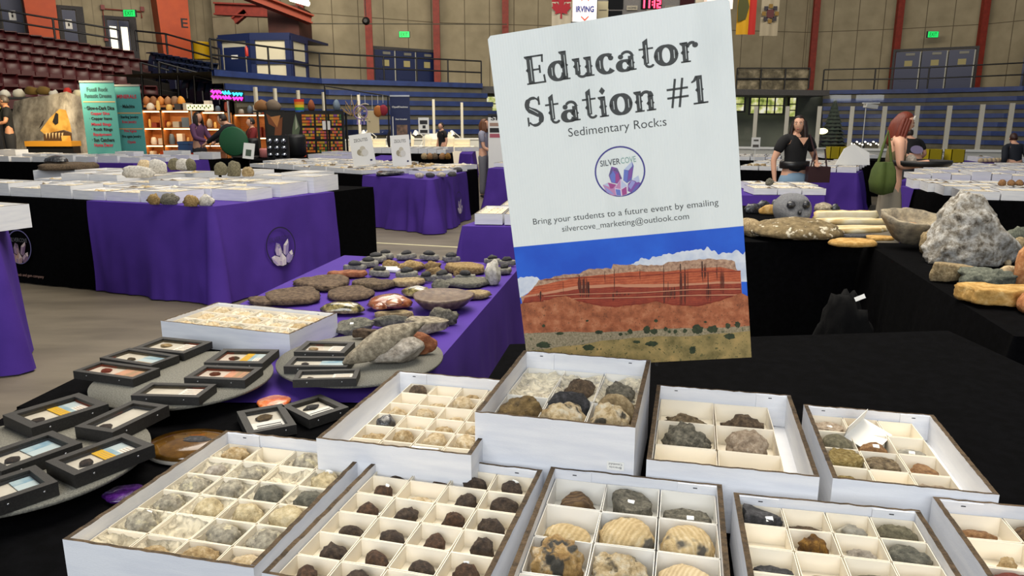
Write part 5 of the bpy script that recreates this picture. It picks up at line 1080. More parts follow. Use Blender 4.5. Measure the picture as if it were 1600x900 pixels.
# grey rock-printed tent with a painted skull
t = thing('rock_print_tent', 'grey rock-printed peaked tent with a big yellow skull picture at left', 'tent', D(85, 240, 19) * 1)
o = t.location.copy(); Yt = 19
def tp(x, y, yy=0): return D(x, y, Yt + yy) - o
mb = MB(); top = [(22, 158, .6), (48, 152, .3), (75, 149, 0), (104, 143, -.5), (122, 150, 0), (142, 155, .5)]; bot = [(10, 240, .4), (38, 240, 0), (66, 240, -.4), (100, 240, -1.0), (125, 240, -.3), (150, 240, .6)]
vs = []; K = 8
for k in range(K + 1):
    for a, b_ in zip(top, bot): u = k / K; x = a[0] + (b_[0] - a[0]) * u; y = a[1] + (b_[1] - a[1]) * u; vs.append(tp(x, y, a[2] + (b_[2] - a[2]) * u + .15 * math.sin(u * 4) * math.sin(x * .12)))
mb.add(vs, [(k * 6 + i, (k + 1) * 6 + i, (k + 1) * 6 + i + 1, k * 6 + i + 1) for k in range(K) for i in range(5)], 0, True)
mb.build('tent_cloth', rockm('printed_rock_cloth', ['#4a4238', '#a89e8c', '#dcd2be'], 1.8, .4), t)
def pp(pts, m_, dy): mb.poly([D(x, y, Yt - 1.15 - dy) - o for x, y in pts], m_)
mb = MB(); pp([(63, 204), (78, 184), (93, 170), (103, 172), (110, 195), (112, 207), (100, 203), (85, 206), (70, 210)], 0, 0); pp([(68, 210), (84, 206), (100, 204), (112, 208), (113, 222), (90, 226), (69, 224)], 1, 0)
pp([(82, 190), (87, 176), (91, 178), (91, 192), (86, 195)], 2, .02); pp([(60, 202), (66, 190), (70, 186), (66, 196)], 2, .02); pp([(95, 212), (110, 212), (112, 224), (98, 224)], 0, .02)
for k in range(6): x = 71 + k * 5; pp([(x, 208), (x + 3, 207), (x + 1.5, 217)], 3, .03)
mb.build('skull_picture', [mat('skull_yellow', '#dcae52', .7, c2='#b8822e', ns=4), mat('skull_dark_brown', '#4a3420', .7), mat('skull_hole', '#1c1a1a', .7), mat('teeth', '#d8c090', .7)], t)  # dark brown print below the yellow part of the skull
for i, (x, y, s_, c) in enumerate([(8, 145, 8, '#d8d4c8'), (30, 144, 9, '#cfcab8'), (50, 140, 10, '#6a5220'), (68, 140, 10, '#6e5624'), (84, 145, 7, '#c8c4b8'), (106, 142, 6, '#b8281e'), (122, 145, 8, '#d8cfae'), (136, 147, 6, '#d4d0c4')]):
    p = D(x, y + 8, 20.5); rock('plush_toy', 'small soft goods on top of the left tent rack, %s from left' % ORD[i], 'toy', tuple(p), (s_ * .034, .25, .22), 'knobby', mat('soft_goods_%d' % i, c, .9), group='goods above the tent', sub=2, rough=.3)
mb = MB(); a, b_ = D(-10, 152, 20.5), D(150, 156, 20.5); mb.box((0, -.3, -.05), ((b_ - a).x, .3, 0)); mb.box((0, -.02, -1.8), (.06, .02, 0)); tag(mb.build('goods_rack', M['darkgrey'], None, a), 'dark rack shelf above the grey tent carrying soft goods', 'rack')
mb = MB(); a, b_ = D(38, 222, 17.6), D(112, 228, 17.6); mb.box((0, 0, 0), ((b_ - a).x, .4, .12)); tag(mb.build('yellow_case', mat('amber_case', '#d8962a', .5), None, (a.x, a.y, a.z - .1)), 'long low amber case before the skull picture', 'case'); mb = MB(); mb.box((0, .05, 0), ((b_ - a).x, .35, a.z - .1)); tag(mb.build('pedestal', M['black'], None, (a.x, a.y, 0)), 'black pedestal under the amber case', 'pedestal')
# warm lit shelves
def shelf_unit(lab, px0, px1, pyt, Y, ny, seed, glow=True):
    p, q = D(px0, 235, Y), D(px1, pyt, Y); W_, h = q.x - p.x, q.z; t = thing('display_shelf', lab, 'shelf', (p.x, Y, 0)); rg = random.Random(seed)
    mb = MB(); mb.box((0, .45, 0), (W_, .5, h)); mb.build('back_panel', M['wood'], t)
    for x in (0, W_ - .04): mb = MB(); mb.box((x, 0, 0), (x + .04, .5, h)); mb.build('side_panel', M['wood'], t)
    for k in range(ny):
        z = .5 + (h - .5) * k / (ny - 1); mb = MB(); mb.box((0, 0, z - .03), (W_, .45, z)); sh = mb.build('shelf_board', M['wood'], t)
        if glow and k: mb = MB(); mb.box((.05, .05, z - .05), (W_ - .05, .1, z - .03)); mb.build('light_strip', M['gold_lamp'], sh)
        if k < ny - 1 or True:
            x = .06; i = 0
            while x < W_ - .12:
                w_ = rg.uniform(.1, .24); hh_ = rg.uniform(.12, .3); c = rg.choice(['#e8e0d0', '#d8cfc0', '#c89a5a', '#8a3020', '#2a2a30', '#5a6a7a', '#e0b868', '#b0a898'])
                mname = 'goods_' + c.strip('#'); m_ = M.get(mname) or M.setdefault(mname, mat(mname, c, .6)); kind = rg.choice(['lump', 'box', 'jar'])
                if kind == 'lump': rock('carved_figure', '%s shelf goods item, %s on the %s shelf of %s' % (rg.choice(['rounded']), ORD[i], ORD[k], lab.split(' with')[0]), 'ornament', (p.x + x + w_ / 2, Y + .22, z), (w_ * .9, .2, hh_), 'knobby', m_, group='goods on lit shelves', sub=2)
                else:
                    g = MB()
                    if kind == 'box': g.box((-w_ * .42, -.1, 0), (w_ * .42, .1, hh_))
                    else: g.lathe([(w_ * .3, 0), (w_ * .38, hh_ * .3), (w_ * .3, hh_ * .8), (w_ * .2, hh_)], 10)
                    o = g.build('goods_box' if kind == 'box' else 'goods_jar', m_, None, (p.x + x + w_ / 2, Y + .22, z)); tag(o, '%s on the %s shelf of %s, %s item from left' % ('boxed goods' if kind == 'box' else 'round jar', ORD[k], lab.split(' with')[0], ORD[i]), 'box' if kind == 'box' else 'jar', 'goods on lit shelves')
                x += w_ + rg.uniform(.01, .06); i += 1
shelf_unit('left warm lit wooden shelf with goods', 226, 252, 172, 20, 4, 1); shelf_unit('middle warm lit wooden shelf with goods', 255, 296, 172, 20, 4, 2); shelf_unit('right warm lit wooden shelf with goods', 318, 352, 174, 20.4, 4, 3); shelf_unit('far warm lit wooden shelf with goods', 368, 420, 178, 21, 3, 4)
a, b_ = D(224, 164, 20.75), D(296, 164, 20.75); mb = MB(); mb.box((0, 0, -.06), (b_.x - a.x, .4, 0)); mb.box((0, .18, -a.z), (.06, .22, 0)); mb.box((b_.x - a.x - .06, .18, -a.z), (b_.x - a.x, .22, 0)); tag(mb.build('overhead_shelf', M['wood'], None, a), 'long wooden overhead shelf across the left booth', 'shelf')
for i, (x, c) in enumerate([(230, '#a86a3a'), (241, '#8a5a34'), (252, '#c8803a'), (263, '#a87850'), (274, '#8a6a50'), (284, '#e09a3a')]):
    rock('woven_basket', 'brown goods lump on the long overhead shelf, %s from left' % ORD[i], 'goods', tuple(D(x, 164, 20.95)), (.2, .2, .24), 'lump', mat('overhead_goods_%d' % i, c, .7), group='goods on the overhead shelf', sub=2)
p, q = D(292, 172, 19.8), D(332, 163, 19.8); mb = MB(); mb.box((0, 0, 0), (q.x - p.x, .05, q.z - p.z)); r = tag(mb.build('lit_sign', mat('lit_pale_sign', '#efe8cc', .5, emis=.7), None, p), 'lit pale green and white sign over the left booth', 'sign')
mb = MB()
for k in range(12): mb.cbox((.05 + k * .052, -.01, .06 + .04 * (k % 2)), (.03, .01, .05)); 
mb.build('leaf_pattern', mat('leaf_green', '#6a8a4a', .6), r); mb = MB(); mb.tube([(.1, .03, 0), (.1, .03, -p.z)], .02, n=6); mb.build('pole', M['steel'], r)
# neon sign, three panels
t = thing('neon_sign', 'pink and cyan glowing neon sign over the left booth', 'sign', D(330, 158, 19)); o = t.location.copy()
for i, (x0, x1, y0, y1, top_) in enumerate([(330, 347, 139, 156, 'pink_neon'), (348, 362, 141, 157, 'cyan_neon'), (364, 380, 143, 158, 'cyan_neon')]):
    a, b_ = D(x0, y1, 19) - o, D(x1, y0, 19) - o; mb = MB(); mb.box((a.x, 0, a.z), (b_.x, .06, b_.z)); pn = mb.build('panel', M['black'], t); h2 = b_.z - a.z; w2 = b_.x - a.x
    for m_, z0, z1 in ((top_, .55, .92), ('pink_neon', .08, .46)):
        mb = MB(); mb.tube([(a.x + w2 * (.08 + .84 * k / 8), -.03, a.z + h2 * (z0 + (z1 - z0) * (.5 + .45 * math.sin(k * 2.2 + i)))) for k in range(9)], h2 * .09, n=6); mb.build('neon_tube', M[m_], pn)
mb = MB(); c = D(355, 158, 19) - o; mb.tube([(c.x, .04, c.z), (c.x, .04, -t.location.z)], .03, n=6); mb.build('pole', M['steel'], t)
def simple(name, lab, cat, px, py, Y, prof, m, n=14): 
    mb = MB(); mb.lathe(prof, n); return tag(mb.build(name, m if not isinstance(m, str) else M[m], None, D(px, py, Y)), lab, cat)
# orange box, counter and buckets
p = XY(265, 17.4); mb = MB(); mb.box((-.2, -.2, 0), (.2, .2, .88)); tag(mb.build('orange_bin', mat('bright_orange', '#e8540e', .5), None, p), 'bright orange bin before the lit shelves', 'bin')
for i, (px, Y, w_, h, c, nm, lab) in enumerate([(285, 17.3, .5, .85, '#a82a1c', 'red_crate', 'red crate beside the orange bin'), (328, 18.7, .5, .86, '#8a5230', 'wooden_box', 'brown wooden box on the booth floor beside the plum jumper'), (288, 18.2, .25, 1.08, '#24487a', 'blue_box', 'tall blue box before the lit shelf')]):
    p = XY(px, Y); mb = MB(); mb.box((-w_ / 2, -.2, 0), (w_ / 2, .2, h)); mb.box((-w_ / 2 - .01, -.21, h - .06), (w_ / 2 + .01, .21, h)); tag(mb.build(nm, mat(nm, c, .6), None, p), lab, 'box')
mb = MB(); mb.lathe([(.02, -.02), (.3, -.02), (.33, 0), (.3, .02), (.02, .02)], 20, M=Matrix.Rotation(R(90), 4, 'X')); mb.box((-.04, .0, -.95), (.04, .04, -.3)); tag(mb.build('green_round_sign', mat('bottle_green', '#1f5a38', .6), None, D(365, 221, 16.8)), 'round dark green board standing before the bending person', 'sign')
p = G(381, 249, .757); mb = MB(); mb.box((-.12, 0, 0), (.12, .02, .34)); r = tag(mb.build('photo_card', M['paper'], None, (p.x, p.y + .25, .757), rot=(R(-12), R(6), 0)), 'small white photo card standing before the green round board', 'card'); mb = MB(); mb.box((-.06, -.003, .06), (.06, 0, .2)); mb.build('card_picture', mat('card_green', '#4a5a4a', .6), r)
Q5 = M5
for i, (px, py, h, r_, m_, lab) in enumerate([(410, 245, .42, .14, 'black', 'tall black round jar on the small far table'), (422, 232, .5, .24, 'black', 'wide black pot behind the jars'), (409, 246, .2, .14, 'pinkjar', 'pink lidded jar on the small far table')]):
    m_ = M.get(m_) or M.setdefault(m_, mat('dusty_pink', '#c87a76', .5)); mb = MB(); mb.lathe([(r_ * .8, 0), (r_, h * .1), (r_, h * .85), (r_ * .9, h), (r_ * .85, h * .95)], 16); pz = G(px, 246, .757); tag(mb.build('jar', m_, None, (pz.x + (-.3, .45, .1)[i], pz.y + (.3, .5, 0)[i], .757)), lab, 'jar')
t = thing('orb_rack', 'black rack of shiny silver balls on the small far table', 'rack', G(434, 248, .757)); mb = MB(); mb.box((-.24, .04, 0), (.24, .1, .5)); mb.build('back_board', M['black'], t)
for k in range(9): mb = MB(); mb.ball((-.15 + .15 * (k % 3), 0, .08 + .15 * (k // 3)), .055, 0, 2); mb.build('silver_ball', mat('silver_ball', '#c8ccd4', .15, 1), t)
mb = MB(); mb.lathe([(.3, 0), (.32, .02), (.3, .03)], 20); tag(mb.build('round_plate', mat('dark_plate', '#2a2422', .5), None, G(385, 246, .76)), 'flat dark plate on the small far table', 'plate')
# card gridwall
t = thing('card_rack', 'black grid stand filled with colourful cards', 'rack', XY(502, 19.5)); o = t.location.copy()
a, b_ = D(472, 236, 19.5), D(535, 174, 19.5); W_ = b_.x - a.x; mb = MB(); mb.box((a.x - o.x, .1, 0), (b_.x - o.x, .16, b_.z)); mb.build('back_board', M['black'], t)
rg = random.Random(4); cols = ['#d8742a', '#c85a6a', '#8a4a8a', '#c8a030', '#3a6a3a', '#d8502a', '#b87ab0', '#2a2428']
CM = [mat('card_colour_%d' % i, c, .6) for i, c in enumerate(cols)]
for k in range(12):
    i, j = k % 3, k // 3; x0 = a.x - o.x + .03 + i * W_ * .325; z0 = b_.z - .03 - (j + 1) * .34; mb = MB(); mb.box((x0, .06, z0), (x0 + W_ * .28, .1, z0 + .31), 7)
    for q in range(24): mb.cbox((x0 + W_ * .28 * (.1 + .16 * (q % 6)), .05, z0 + .04 + .075 * (q // 6)), (W_ * .05, .012, .055), rg.choice([0, 0, 0, 3, 3, 1, 5, 4, 2, 7, 3]))
    mb.build('card_panel', CM, t)
mb = MB(); mb.cbox((.12, .02, 1.45), (.2, .01, .22)); mb.build('price_notice', M['paper'], t)
def hanging_print(lab, px0, px1, pyt, pyb, Y, shapes, base):
    p, q = D(px0, pyb, Y), D(px1, pyt, Y); W_, h = q.x - p.x, q.z - p.z; mb = MB(); mb.box((0, 0, 0), (W_, .02, h)); r = tag(mb.build('hanging_print', base, None, p), lab, 'print')
    for k, (pts, c) in enumerate(shapes): mb = MB(); mb.poly([(x * W_, -.003 - .002 * k, z * h) for x, z in pts]); mb.build('printed_shape', mat('print_' + c.strip('#'), c, .6), r)
    mb = MB(); mb.tube([(W_ / 2, .03, h), (W_ / 2, .03, -p.z)], .02, n=6); mb.build('stand_pole', M['black'], r)
hanging_print('dark orange and black picture cloth in the left booth', 416, 444, 172, 226, 19.9, [([(.1, .9), (.6, .7), (.9, .8), (.8, .3), (.4, .1), (.5, .5), (.2, .6)], '#7a4424'), ([(.3, .8), (.8, .85), (.6, .5)], '#b87a44')], M['black'])
hanging_print('dark picture cloth with a pale green shape in the left booth', 445, 472, 175, 226, 19.8, [([(.65, .95), (.85, .5), (.7, .2), (.4, .2), (.45, .5)], '#5a6a54'), ([(.65, .9), (.75, .55), (.6, .45)], '#a8b09a')], M['black'])
mb = MB()
for k, c in enumerate(['#d83a2a', '#e8902a', '#e8d02a', '#3a9a4a', '#2a5ab8']): mb.lathe([(.13 - .004 * k, -.07 * k - .07), (.134 - .004 * k, -.07 * k)], 12, k)
mb.tube([(0, 0, -.1), (0, .14, -.1), (0, .14, -zat(155, 20))], .015, 0, 6)  # added pole to hold the windsock up
tag(mb.build('rainbow_windsock', [mat('rainbow_%d' % k, c, .7) for k, c in enumerate(['#d83a2a', '#e8902a', '#e8d02a', '#3a9a4a', '#2a5ab8'])], None, D(467, 155, 20)), 'small rainbow striped windsock above the picture cloths', 'windsock')
for i, (x, c) in enumerate([(410, '#8a6038'), (428, '#7a6a5a'), (487, '#8a4a2a'), (526, '#6a7a8a')]): rock('storage_bundle', 'bundle stored on top of the booth racks, %s from left' % ORD[i], 'bundle', tuple(D(x, 173, 20.4)), (.42 if i < 2 else .18, .3, .3), 'lump', mat('bundle_%d' % i, c, .8), group='bundles above the racks', sub=2)
mb = MB(); a, b_ = D(398, 173, 20.4), D(540, 173, 20.4); mb.box((0, -.2, -.04), (b_.x - a.x, .3, 0)); mb.box((0, .1, -a.z), (.05, .15, 0)); mb.box((b_.x - a.x - .05, .1, -a.z), (b_.x - a.x, .15, 0)); tag(mb.build('rack_top', M['black'], None, a), 'black rack top running above the card stand', 'rack')
# dream catcher rail
t = thing('hanging_rail', 'thin black rail on poles above the jewellery stall', 'rail', D(507, 134, 19.2)); o = t.location.copy(); a, b_ = D(507, 134, 19.2), D(606, 150, 20)
mb = MB(); mb.tube([(0, 0, 0), b_ - o], .02, n=6); mb.build('bar', M['rail'], t)
for q in (Vector((0, 0, 0)), b_ - o): mb = MB(); mb.tube([q, Vector((q.x, q.y, -o.z))], .02, n=6); mb.build('pole', M['rail'], t)
mb = MB(); p = G(509, 249, 0.0) ; 
for i, (x, y0, y1, w_, c, lab) in enumerate([(549, 149, 190, 26, '#a88a5a', 'lotus shaped tan wire hanging'), (562, 147, 192, 15, '#8a78b0', 'lilac round dream catcher'), (570, 150, 187, 16, '#b8ac94', 'crescent shaped dream catcher'), (581, 150, 206, 14, '#c8b894', 'long cream macrame hanging'), (590, 150, 182, 12, '#a8642a', 'orange leather pouch hanging'), (598, 150, 180, 12, '#8a1e30', 'dark red pouch hanging')]):
    Y = 19.6; p = D(x, y0, Y); h = (y1 - y0) / FPX * Y; r_ = w_ / 1.5 / FPX * Y; t = thing('wall_hanging', '%s on the thin rail, %s from left' % (lab, ORD[i]), 'wall hanging', p); m_ = mat('hanging_%d' % i, c, .8)
    mb = MB(); mb.tube([(0, 0, .02), (0, 0, -h * .35)], .006, n=5); mb.build('cord', M['white'], t)
    if i == 0:
        mb = MB()
        for k in range(5): a = R(-60 + 30 * k); mb.tube([(0, 0, -h * .75), (r_ * .7 * math.sin(a) - .05 * math.cos(a), 0, -h * .75 + r_ * .8 * math.cos(a)), (r_ * 1.1 * math.sin(a), 0, -h * .75 + r_ * 1.5 * math.cos(a)), (r_ * .7 * math.sin(a) + .05 * math.cos(a), 0, -h * .75 + r_ * .8 * math.cos(a)), (0, 0, -h * .75)], .012, n=5)
        mb.build('petals', m_, t)
    elif i < 3:
        mb = MB(); e = 15 if i == 2 else 24; mb.tube([(r_ * math.cos(R(a * 15 + 60)), 0, -h * .6 + r_ * math.sin(R(a * 15 + 60))) for a in range(e + 1)], .018, n=6)
        if i == 1:
            for k in range(6): mb.tube([(0, 0, -h * .6), (r_ * math.cos(k * 1.05), 0, -h * .6 + r_ * math.sin(k * 1.05))], .006, n=5)
        mb.build('hoop', m_, t)
        for k in (-1, 0, 1): mb = MB(); mb.tube([(k * r_ * .5, 0, -h * .6 - r_), (k * r_ * .5, 0, -h)], [.01, .03], n=5); mb.build('feather', m_, t)
    elif i == 3: mb = MB(); mb.box((-r_, 0, -h * .98), (r_, .03, -h * .4)); mb.tube([(-r_ * 1.5, .015, -h * .4), (r_ * 1.5, .015, -h * .4)], .02, n=6); mb.build('knotted_cloth', m_, t)
    else: mb = MB(); mb.ball((0, 0, -h * .7), (r_ * .9, .05, h * .28), 0, 2); mb.build('pouch', m_, t)
t, W_, h = rollup('navy blue banner with white lettering behind the jewellery stall', 612, 642, 151, 232, 20.8, [], m='blue_paint')
t['label'] = 'navy blue banner with white lettering behind the jewellery stall'
mb = MB(); put_text(mb, 'OpalDesigns', (0, -.012, h * .86), W_ * .8, .06, bold=.02); mb.build('lettering', M['white'], t); mb = MB(); put_text(mb, 'Dani Strasker', (.03, -.012, h * .72), W_ * .6, .04, bold=.02); mb.build('lettering', M['white'], t); mb = MB(); mb.box((-W_ * .4, -.012, h * .5), (-W_ * .36, -.008, h * .76)); mb.build('white_bar', M['white'], t)
mb = MB(); mb.box((-W_ * .2, -.012, h * .5), (W_ * .35, -.008, h * .66)); mb.build('stone_photo', mat('banner_photo', '#5a4a40', .6, c2='#8a6a5a', ns=9), t); mb = MB(); mb.box((-W_ * .5, -.013, h * .44), (W_ * .5, -.008, h * .48)); mb.build('pale_band', mat('pale_band', '#a8b8c8', .6), t); mb = MB(); mb.box((-W_ * .5, -.011, .1), (W_ * .5, -.008, h * .43)); mb.build('lower_photo', mat('lower_photo', '#a89890', .6, c2='#6a5a54', ns=6), t)
# jewellery counter with white lamps and busts
J = quad((545, 229), (738, 231), (741, 228)); cloth_obj(J, 'cell', 'cream cloth over the jewellery counter', seed=50); tag([o for o in COL.objects if o.name.startswith('tablecloth')][-1], 'cream cloth over the jewellery counter', 'tablecloth')
for i, (x, y) in enumerate([(556, 222), (577, 222), (606, 220), (655, 219), (680, 220), (712, 219)]):
    p = bil(J, (x - 545) / 193, .5); t = thing('desk_lamp', 'white lit desk lamp on the jewellery counter, %s from left' % ORD[i], 'lamp', (p.x, p.y, .752), group='jewellery lamps'); sg = 1 if i % 2 else -1
    mb = MB(); mb.lathe([(.09, 0), (.09, .02), (.02, .03)], 12); mb.build('base', M['white'], t); mb = MB(); mb.tube([(0, 0, .02), (.12 * sg, 0, .3), (-.12 * sg, -.1, .5)], .015, n=6); mb.build('arm', M['white'], t)
    mb = MB(); mb.lathe([(.11, -.1), (.05, .0), (.03, .04)], 12, 0, Matrix.Translation((-.14 * sg, -.12, .48))); sh = mb.build('shade', M['white'], t); mb = MB(); mb.ball((-.14 * sg, -.12, .4), .05, 0, 1); mb.build('bulb', M['white_lamp'], sh)
for i, x in enumerate((573, 640, 668, 703)):
    p = bil(J, (x - 545) / 193, .25); mb = MB(); mb.lathe([(.12, 0), (.13, .05), (.15, .22), (.16, .3), (.07, .36), (.05, .45), (.055, .47)], 14, wob=lambda a, r, z: 1 if abs(math.sin(a)) < .5 else .75); tag(mb.build('jewellery_bust', mat('cream_velvet', '#f0e6cc', .9), None, (p.x, p.y, .752)), 'cream necklace bust on the jewellery counter, %s from left' % ORD[i], 'bust', 'jewellery busts')
for i, (x, w_) in enumerate(((592, .4), (625, .5), (686, .45), (722, .5))):
    p = bil(J, (x - 545) / 193, .1); mb = MB(); mb.prism([(-w_ / 2, 0), (w_ / 2, 0), (w_ / 2, .2), (-w_ / 2, .2)], 0, .12); mb.prism([(-w_ / 2, .1), (w_ / 2, .1), (w_ / 2, .2), (-w_ / 2, .2)], .12, .24); tag(mb.build('jewellery_riser', mat('cream_velvet2', '#efe4c4', .9), None, (p.x, p.y, .752)), 'cream stepped jewellery riser, %s from left on the counter' % ORD[i], 'riser', 'jewellery risers')
p = bil(J, .68, .3); mb = MB(); mb.box((-.2, 0, 0), (.2, .03, .42)); r = tag(mb.build('framed_notice', M['paper'], None, (p.x, p.y, .752), rot=(R(-8), 0, 0)), 'white framed notice on the jewellery counter beside the person in black', 'notice')
p = D(662, 197, 20.2); mb = MB(); mb.box((-.14, 0, -.22), (.14, .02, .22)); mb.tube([(0, .03, .2), (0, .03, -p.z)], .012, n=6); r = tag(mb.build('payment_sign', M['paper'], None, p), 'small white payment sign on a stick above the jewellery counter', 'sign'); mb = MB(); mb.cbox((0, -.005, .1), (.2, .004, .1)); mb.cbox((.01, -.005, -.02), (.08, .004, .08)); mb.cbox((0, -.005, -.14), (.2, .004, .08)); mb.build('sign_print', M['ink'], r)
# tall white poster beside the board and framed page
t = thing('poster_stand', 'tall white poster stand partly hidden behind the white board', 'sign', XY(778, 14.8)); o = t.location.copy(); a, b_ = D(763, 232, 14.8), D(800, 178, 14.8); mb = MB(); mb.box((a.x - o.x, 0, .4), (b_.x - o.x, .03, b_.z)); mb.box((-.2, .03, 0), (.2, .06, .6)); mb.build('panel', M['paper'], t)
mb = MB(); put_text(mb, 'SHOP', (a.x - o.x + .3, -.003, zat(188, 14.8)), .5, .085, bold=.02); mb.box((a.x - o.x, -.003, zat(183, 14.8)), (b_.x - o.x, 0, zat(178, 14.8))); mb.build('lettering', M['ink'], t)
for y0, y1, c in ((192, 197, '#a88a7a'), (200, 207, '#1c1a20'), (209, 215, '#b05a6a')): mb = MB(); mb.box((a.x - o.x + .03, -.004, zat(y1, 14.8)), (b_.x - o.x, -.001, zat(y0, 14.8))); mb.build('printed_strip', mat('strip_' + c.strip('#'), c, .6), t)
p = G(770, 241, .86); mb = MB(); mb.box((-.14, 0, 0), (.14, .03, .36)); pq_ = bil(M4, .2, .7); r = tag(mb.build('picture_frame', mat('brown_frame', '#6a5440', .6), None, (pq_.x - .0, pq_.y, .85), rot=(R(-8), 0, 0)), 'brown framed page standing on the purple back table beside the board', 'frame'); mb = MB(); mb.box((-.11, -.004, .03), (.11, 0, .33)); mb.build('page', M['paper'], r)
# yellow crates and small signs on the right
for i, (x, y, Y) in enumerate([(1303, 244, 14.6), (1318, 243, 14.6), (1450, 247, 14.8), (1487, 250, 14.6)]):
    Q = R9 if i < 2 else R7; p = bil(Q, ((x - 1270) / 130 if i < 2 else (x - 1395) / 265), .4); mb = MB(); k = .13; mb.box((-k, -k, 0), (k, k, .01)); 
    for q in ((-k, -k, -k + .012, k), (k - .012, -k, k, k), (-k, -k, k, -k + .012), (-k, k - .012, k, k)): mb.box((q[0], q[1], 0), (q[2], q[3], .26))
    tag(mb.build('yellow_crate', M['yellow'], None, (p.x, p.y, .752)), 'yellow plastic crate on the far tables, %s from left' % ORD[i], 'crate', 'yellow crates')
fill_table(sub(R9, .05, .95, .45, 1), 1, 6, 'the far table with yellow crates', 'cartons by the yellow crates', hs=(.08,), seed=51, fill=.6); fill_table(sub(R7, .02, .98, .5, 1), 1, 9, 'the far right table along the boards', 'cartons along the boards', hs=(.08, .1), seed=52, fill=.7, pref=(1, 0))
p = D(1181, 224, 15.4); mb = MB(); mb.box((-.09, 0, -.12), (.09, .01, .12)); mb.tube([(0, .015, .1), (0, .015, -p.z)], .008, n=6); r = tag(mb.build('stone_card', M['paper'], None, p), 'small white stone card on a stick right of the board', 'sign'); mb = MB(); mb.cbox((0, -.004, -.05), (.12, .003, .05)); mb.cbox((0, -.004, .06), (.1, .003, .03)); mb.build('card_print', mat('card_grey', '#5a5650', .7), r)
p = XY(1302, 26); mb = MB(); rg = random.Random(9); zt = zat(158, 26)
for k in range(16):
    z0 = .3 + (zt - .3) * k / 16; r_ = .62 * (1 - k / 17); mb.lathe([(r_, z0), (r_ * .55, z0 + (zt - .3) / 16 * 1.5)], 18, wob=lambda a, r, z: 1 + .16 * math.sin(9 * a + z * 7))
r = tag(mb.build('artificial_tree', mat('dark_conifer', '#141d16', .9, c2='#1c2a1e', ns=9), None, p), 'dark conical artificial tree behind the rink glass', 'tree'); mb = MB(); mb.tube([(0, 0, 0), (0, 0, .4)], .06, n=8); mb.build('trunk', M['brownrock'], r)
t = thing('fixture', 'white floodlight on a thin stand behind the rink glass at right', 'lamp', XY(1358, 20)); z_ = zat(166, 20); mb = MB(); mb.cbox((0, 0, z_), (.3, .2, .1), 0, Matrix.Translation((0, 0, z_)) @ Matrix.Rotation(R(8), 4, 'Y') @ Matrix.Translation((0, 0, -z_))); mb.cbox((0, 0, z_ + .08), (.42, .1, .03)); mb.build('head', M['white'], t); mb = MB(); mb.tube([(-.12, 0, 0), (-.12, 0, z_)], .012, n=6); mb.build('stand', M['white'], t)  # plain white box head on a thin pole
t = thing('spot_lamp', 'small lit yellow spot lamp low behind the rink glass', 'lamp', XY(1286, 21)); z_ = zat(205, 21); mb = MB(); mb.ball((0, 0, z_), (.16, .08, .08), 0, 2); mb.build('lit_bulb', mat('yellow_lamp', '#fff2a0', .4, emis=5), t); mb = MB(); mb.tube([(0, .05, 0), (0, .05, z_)], .02, n=6); mb.build('stand', M['black'], t)
for i in range(12):
    x = 1326 + i * 4.3; p = D(x, 222 + (i % 3) * 2, 22); mb = MB(); mb.ball((0, 0, 0), .028, 0, 1); 
    tag(mb.build('glow_lamp', M['white_lamp'], None, p), 'tiny warm lamp in the light string behind the glass, %s from left' % ORD[i], 'lamp', 'string of tiny lamps')
mb = MB(); mb.tube([D(1322, 223, 22), D(1378, 223, 22)], .02, n=6); a = D(1350, 223, 22); mb.tube([a, (a.x, a.y, 0)], .03, n=6); tag(mb.build('lamp_bar', M['black'], None), 'thin dark bar carrying the tiny lamps behind the glass', 'bar')
# ------------------------------------------------------------------ near tables
TZ = .75
NT = [Vector(p) for p in ((-1.40, 2.03), (-.33, 2.03), (.045, 4.15), (-1.02, 4.45))]
cloth_obj(NT, 'purple', 'purple cloth over the near table of fossil slabs and polished stones', sides=(1, 2, 3), flare=.05, amp=.03, seed=60)
FT = [Vector(p) for p in ((-1.36, .62), (1.78, .62), (1.78, 2.58), (-1.40, 2.14))]
FTf = [Vector((-1.36, .62)), Vector((1.78, .62)), Vector((1.72, 2.35)), Vector((-.3, 2.30))]
# black cloth of the front table: left part stops under the purple cloth's edge
mb = drape([Vector((-.36, .62)), Vector((1.76, .62)), Vector((1.70, 2.78)), Vector((.0, 2.60))], TZ, .012, (1, 2, 3), flare=.03, amp=.02, seed=61)
mb2 = drape([Vector((-1.385, .62)), Vector((-.36, .62)), Vector((-.107, 2.02)), Vector((-1.40, 2.02))], TZ, .012, (3,), flare=.05, amp=.02, seed=62)
mb.add(mb2.v, mb2.f, 0, True)
mb3 = drape([Vector((-1.40, 1.99)), Vector((-.93, 1.99)), Vector((-.90, 2.5)), Vector((-1.33, 2.62))], TZ, .012, (2, 3), lift=.0015, flare=.055, out=.02, seed=66); mb.add(mb3.v, mb3.f, 0, True)
tag(mb.build('tablecloth', M['black_cloth']), 'black cloth over the front table under the specimen cartons', 'tablecloth')
R1 = [Vector((1.05, 4.98)), Vector((2.42, 4.98)), Vector((2.6, 7.2)), Vector((1.05, 7.2))]
cloth_obj(R1, 'black_cloth', 'black cloth over the table with the crystal plate and carved skull', sides=(3, 0), seed=63, flare=.05)
R2 = [Vector((1.93, 2.72)), Vector((3.0, 2.6)), Vector((3.45, 4.85)), Vector((2.40, 4.95))]
cloth_obj(R2, 'black_cloth', 'black cloth over the right table carrying the big white geode', sides=(3, 0), seed=64, flare=.09, amp=.035)
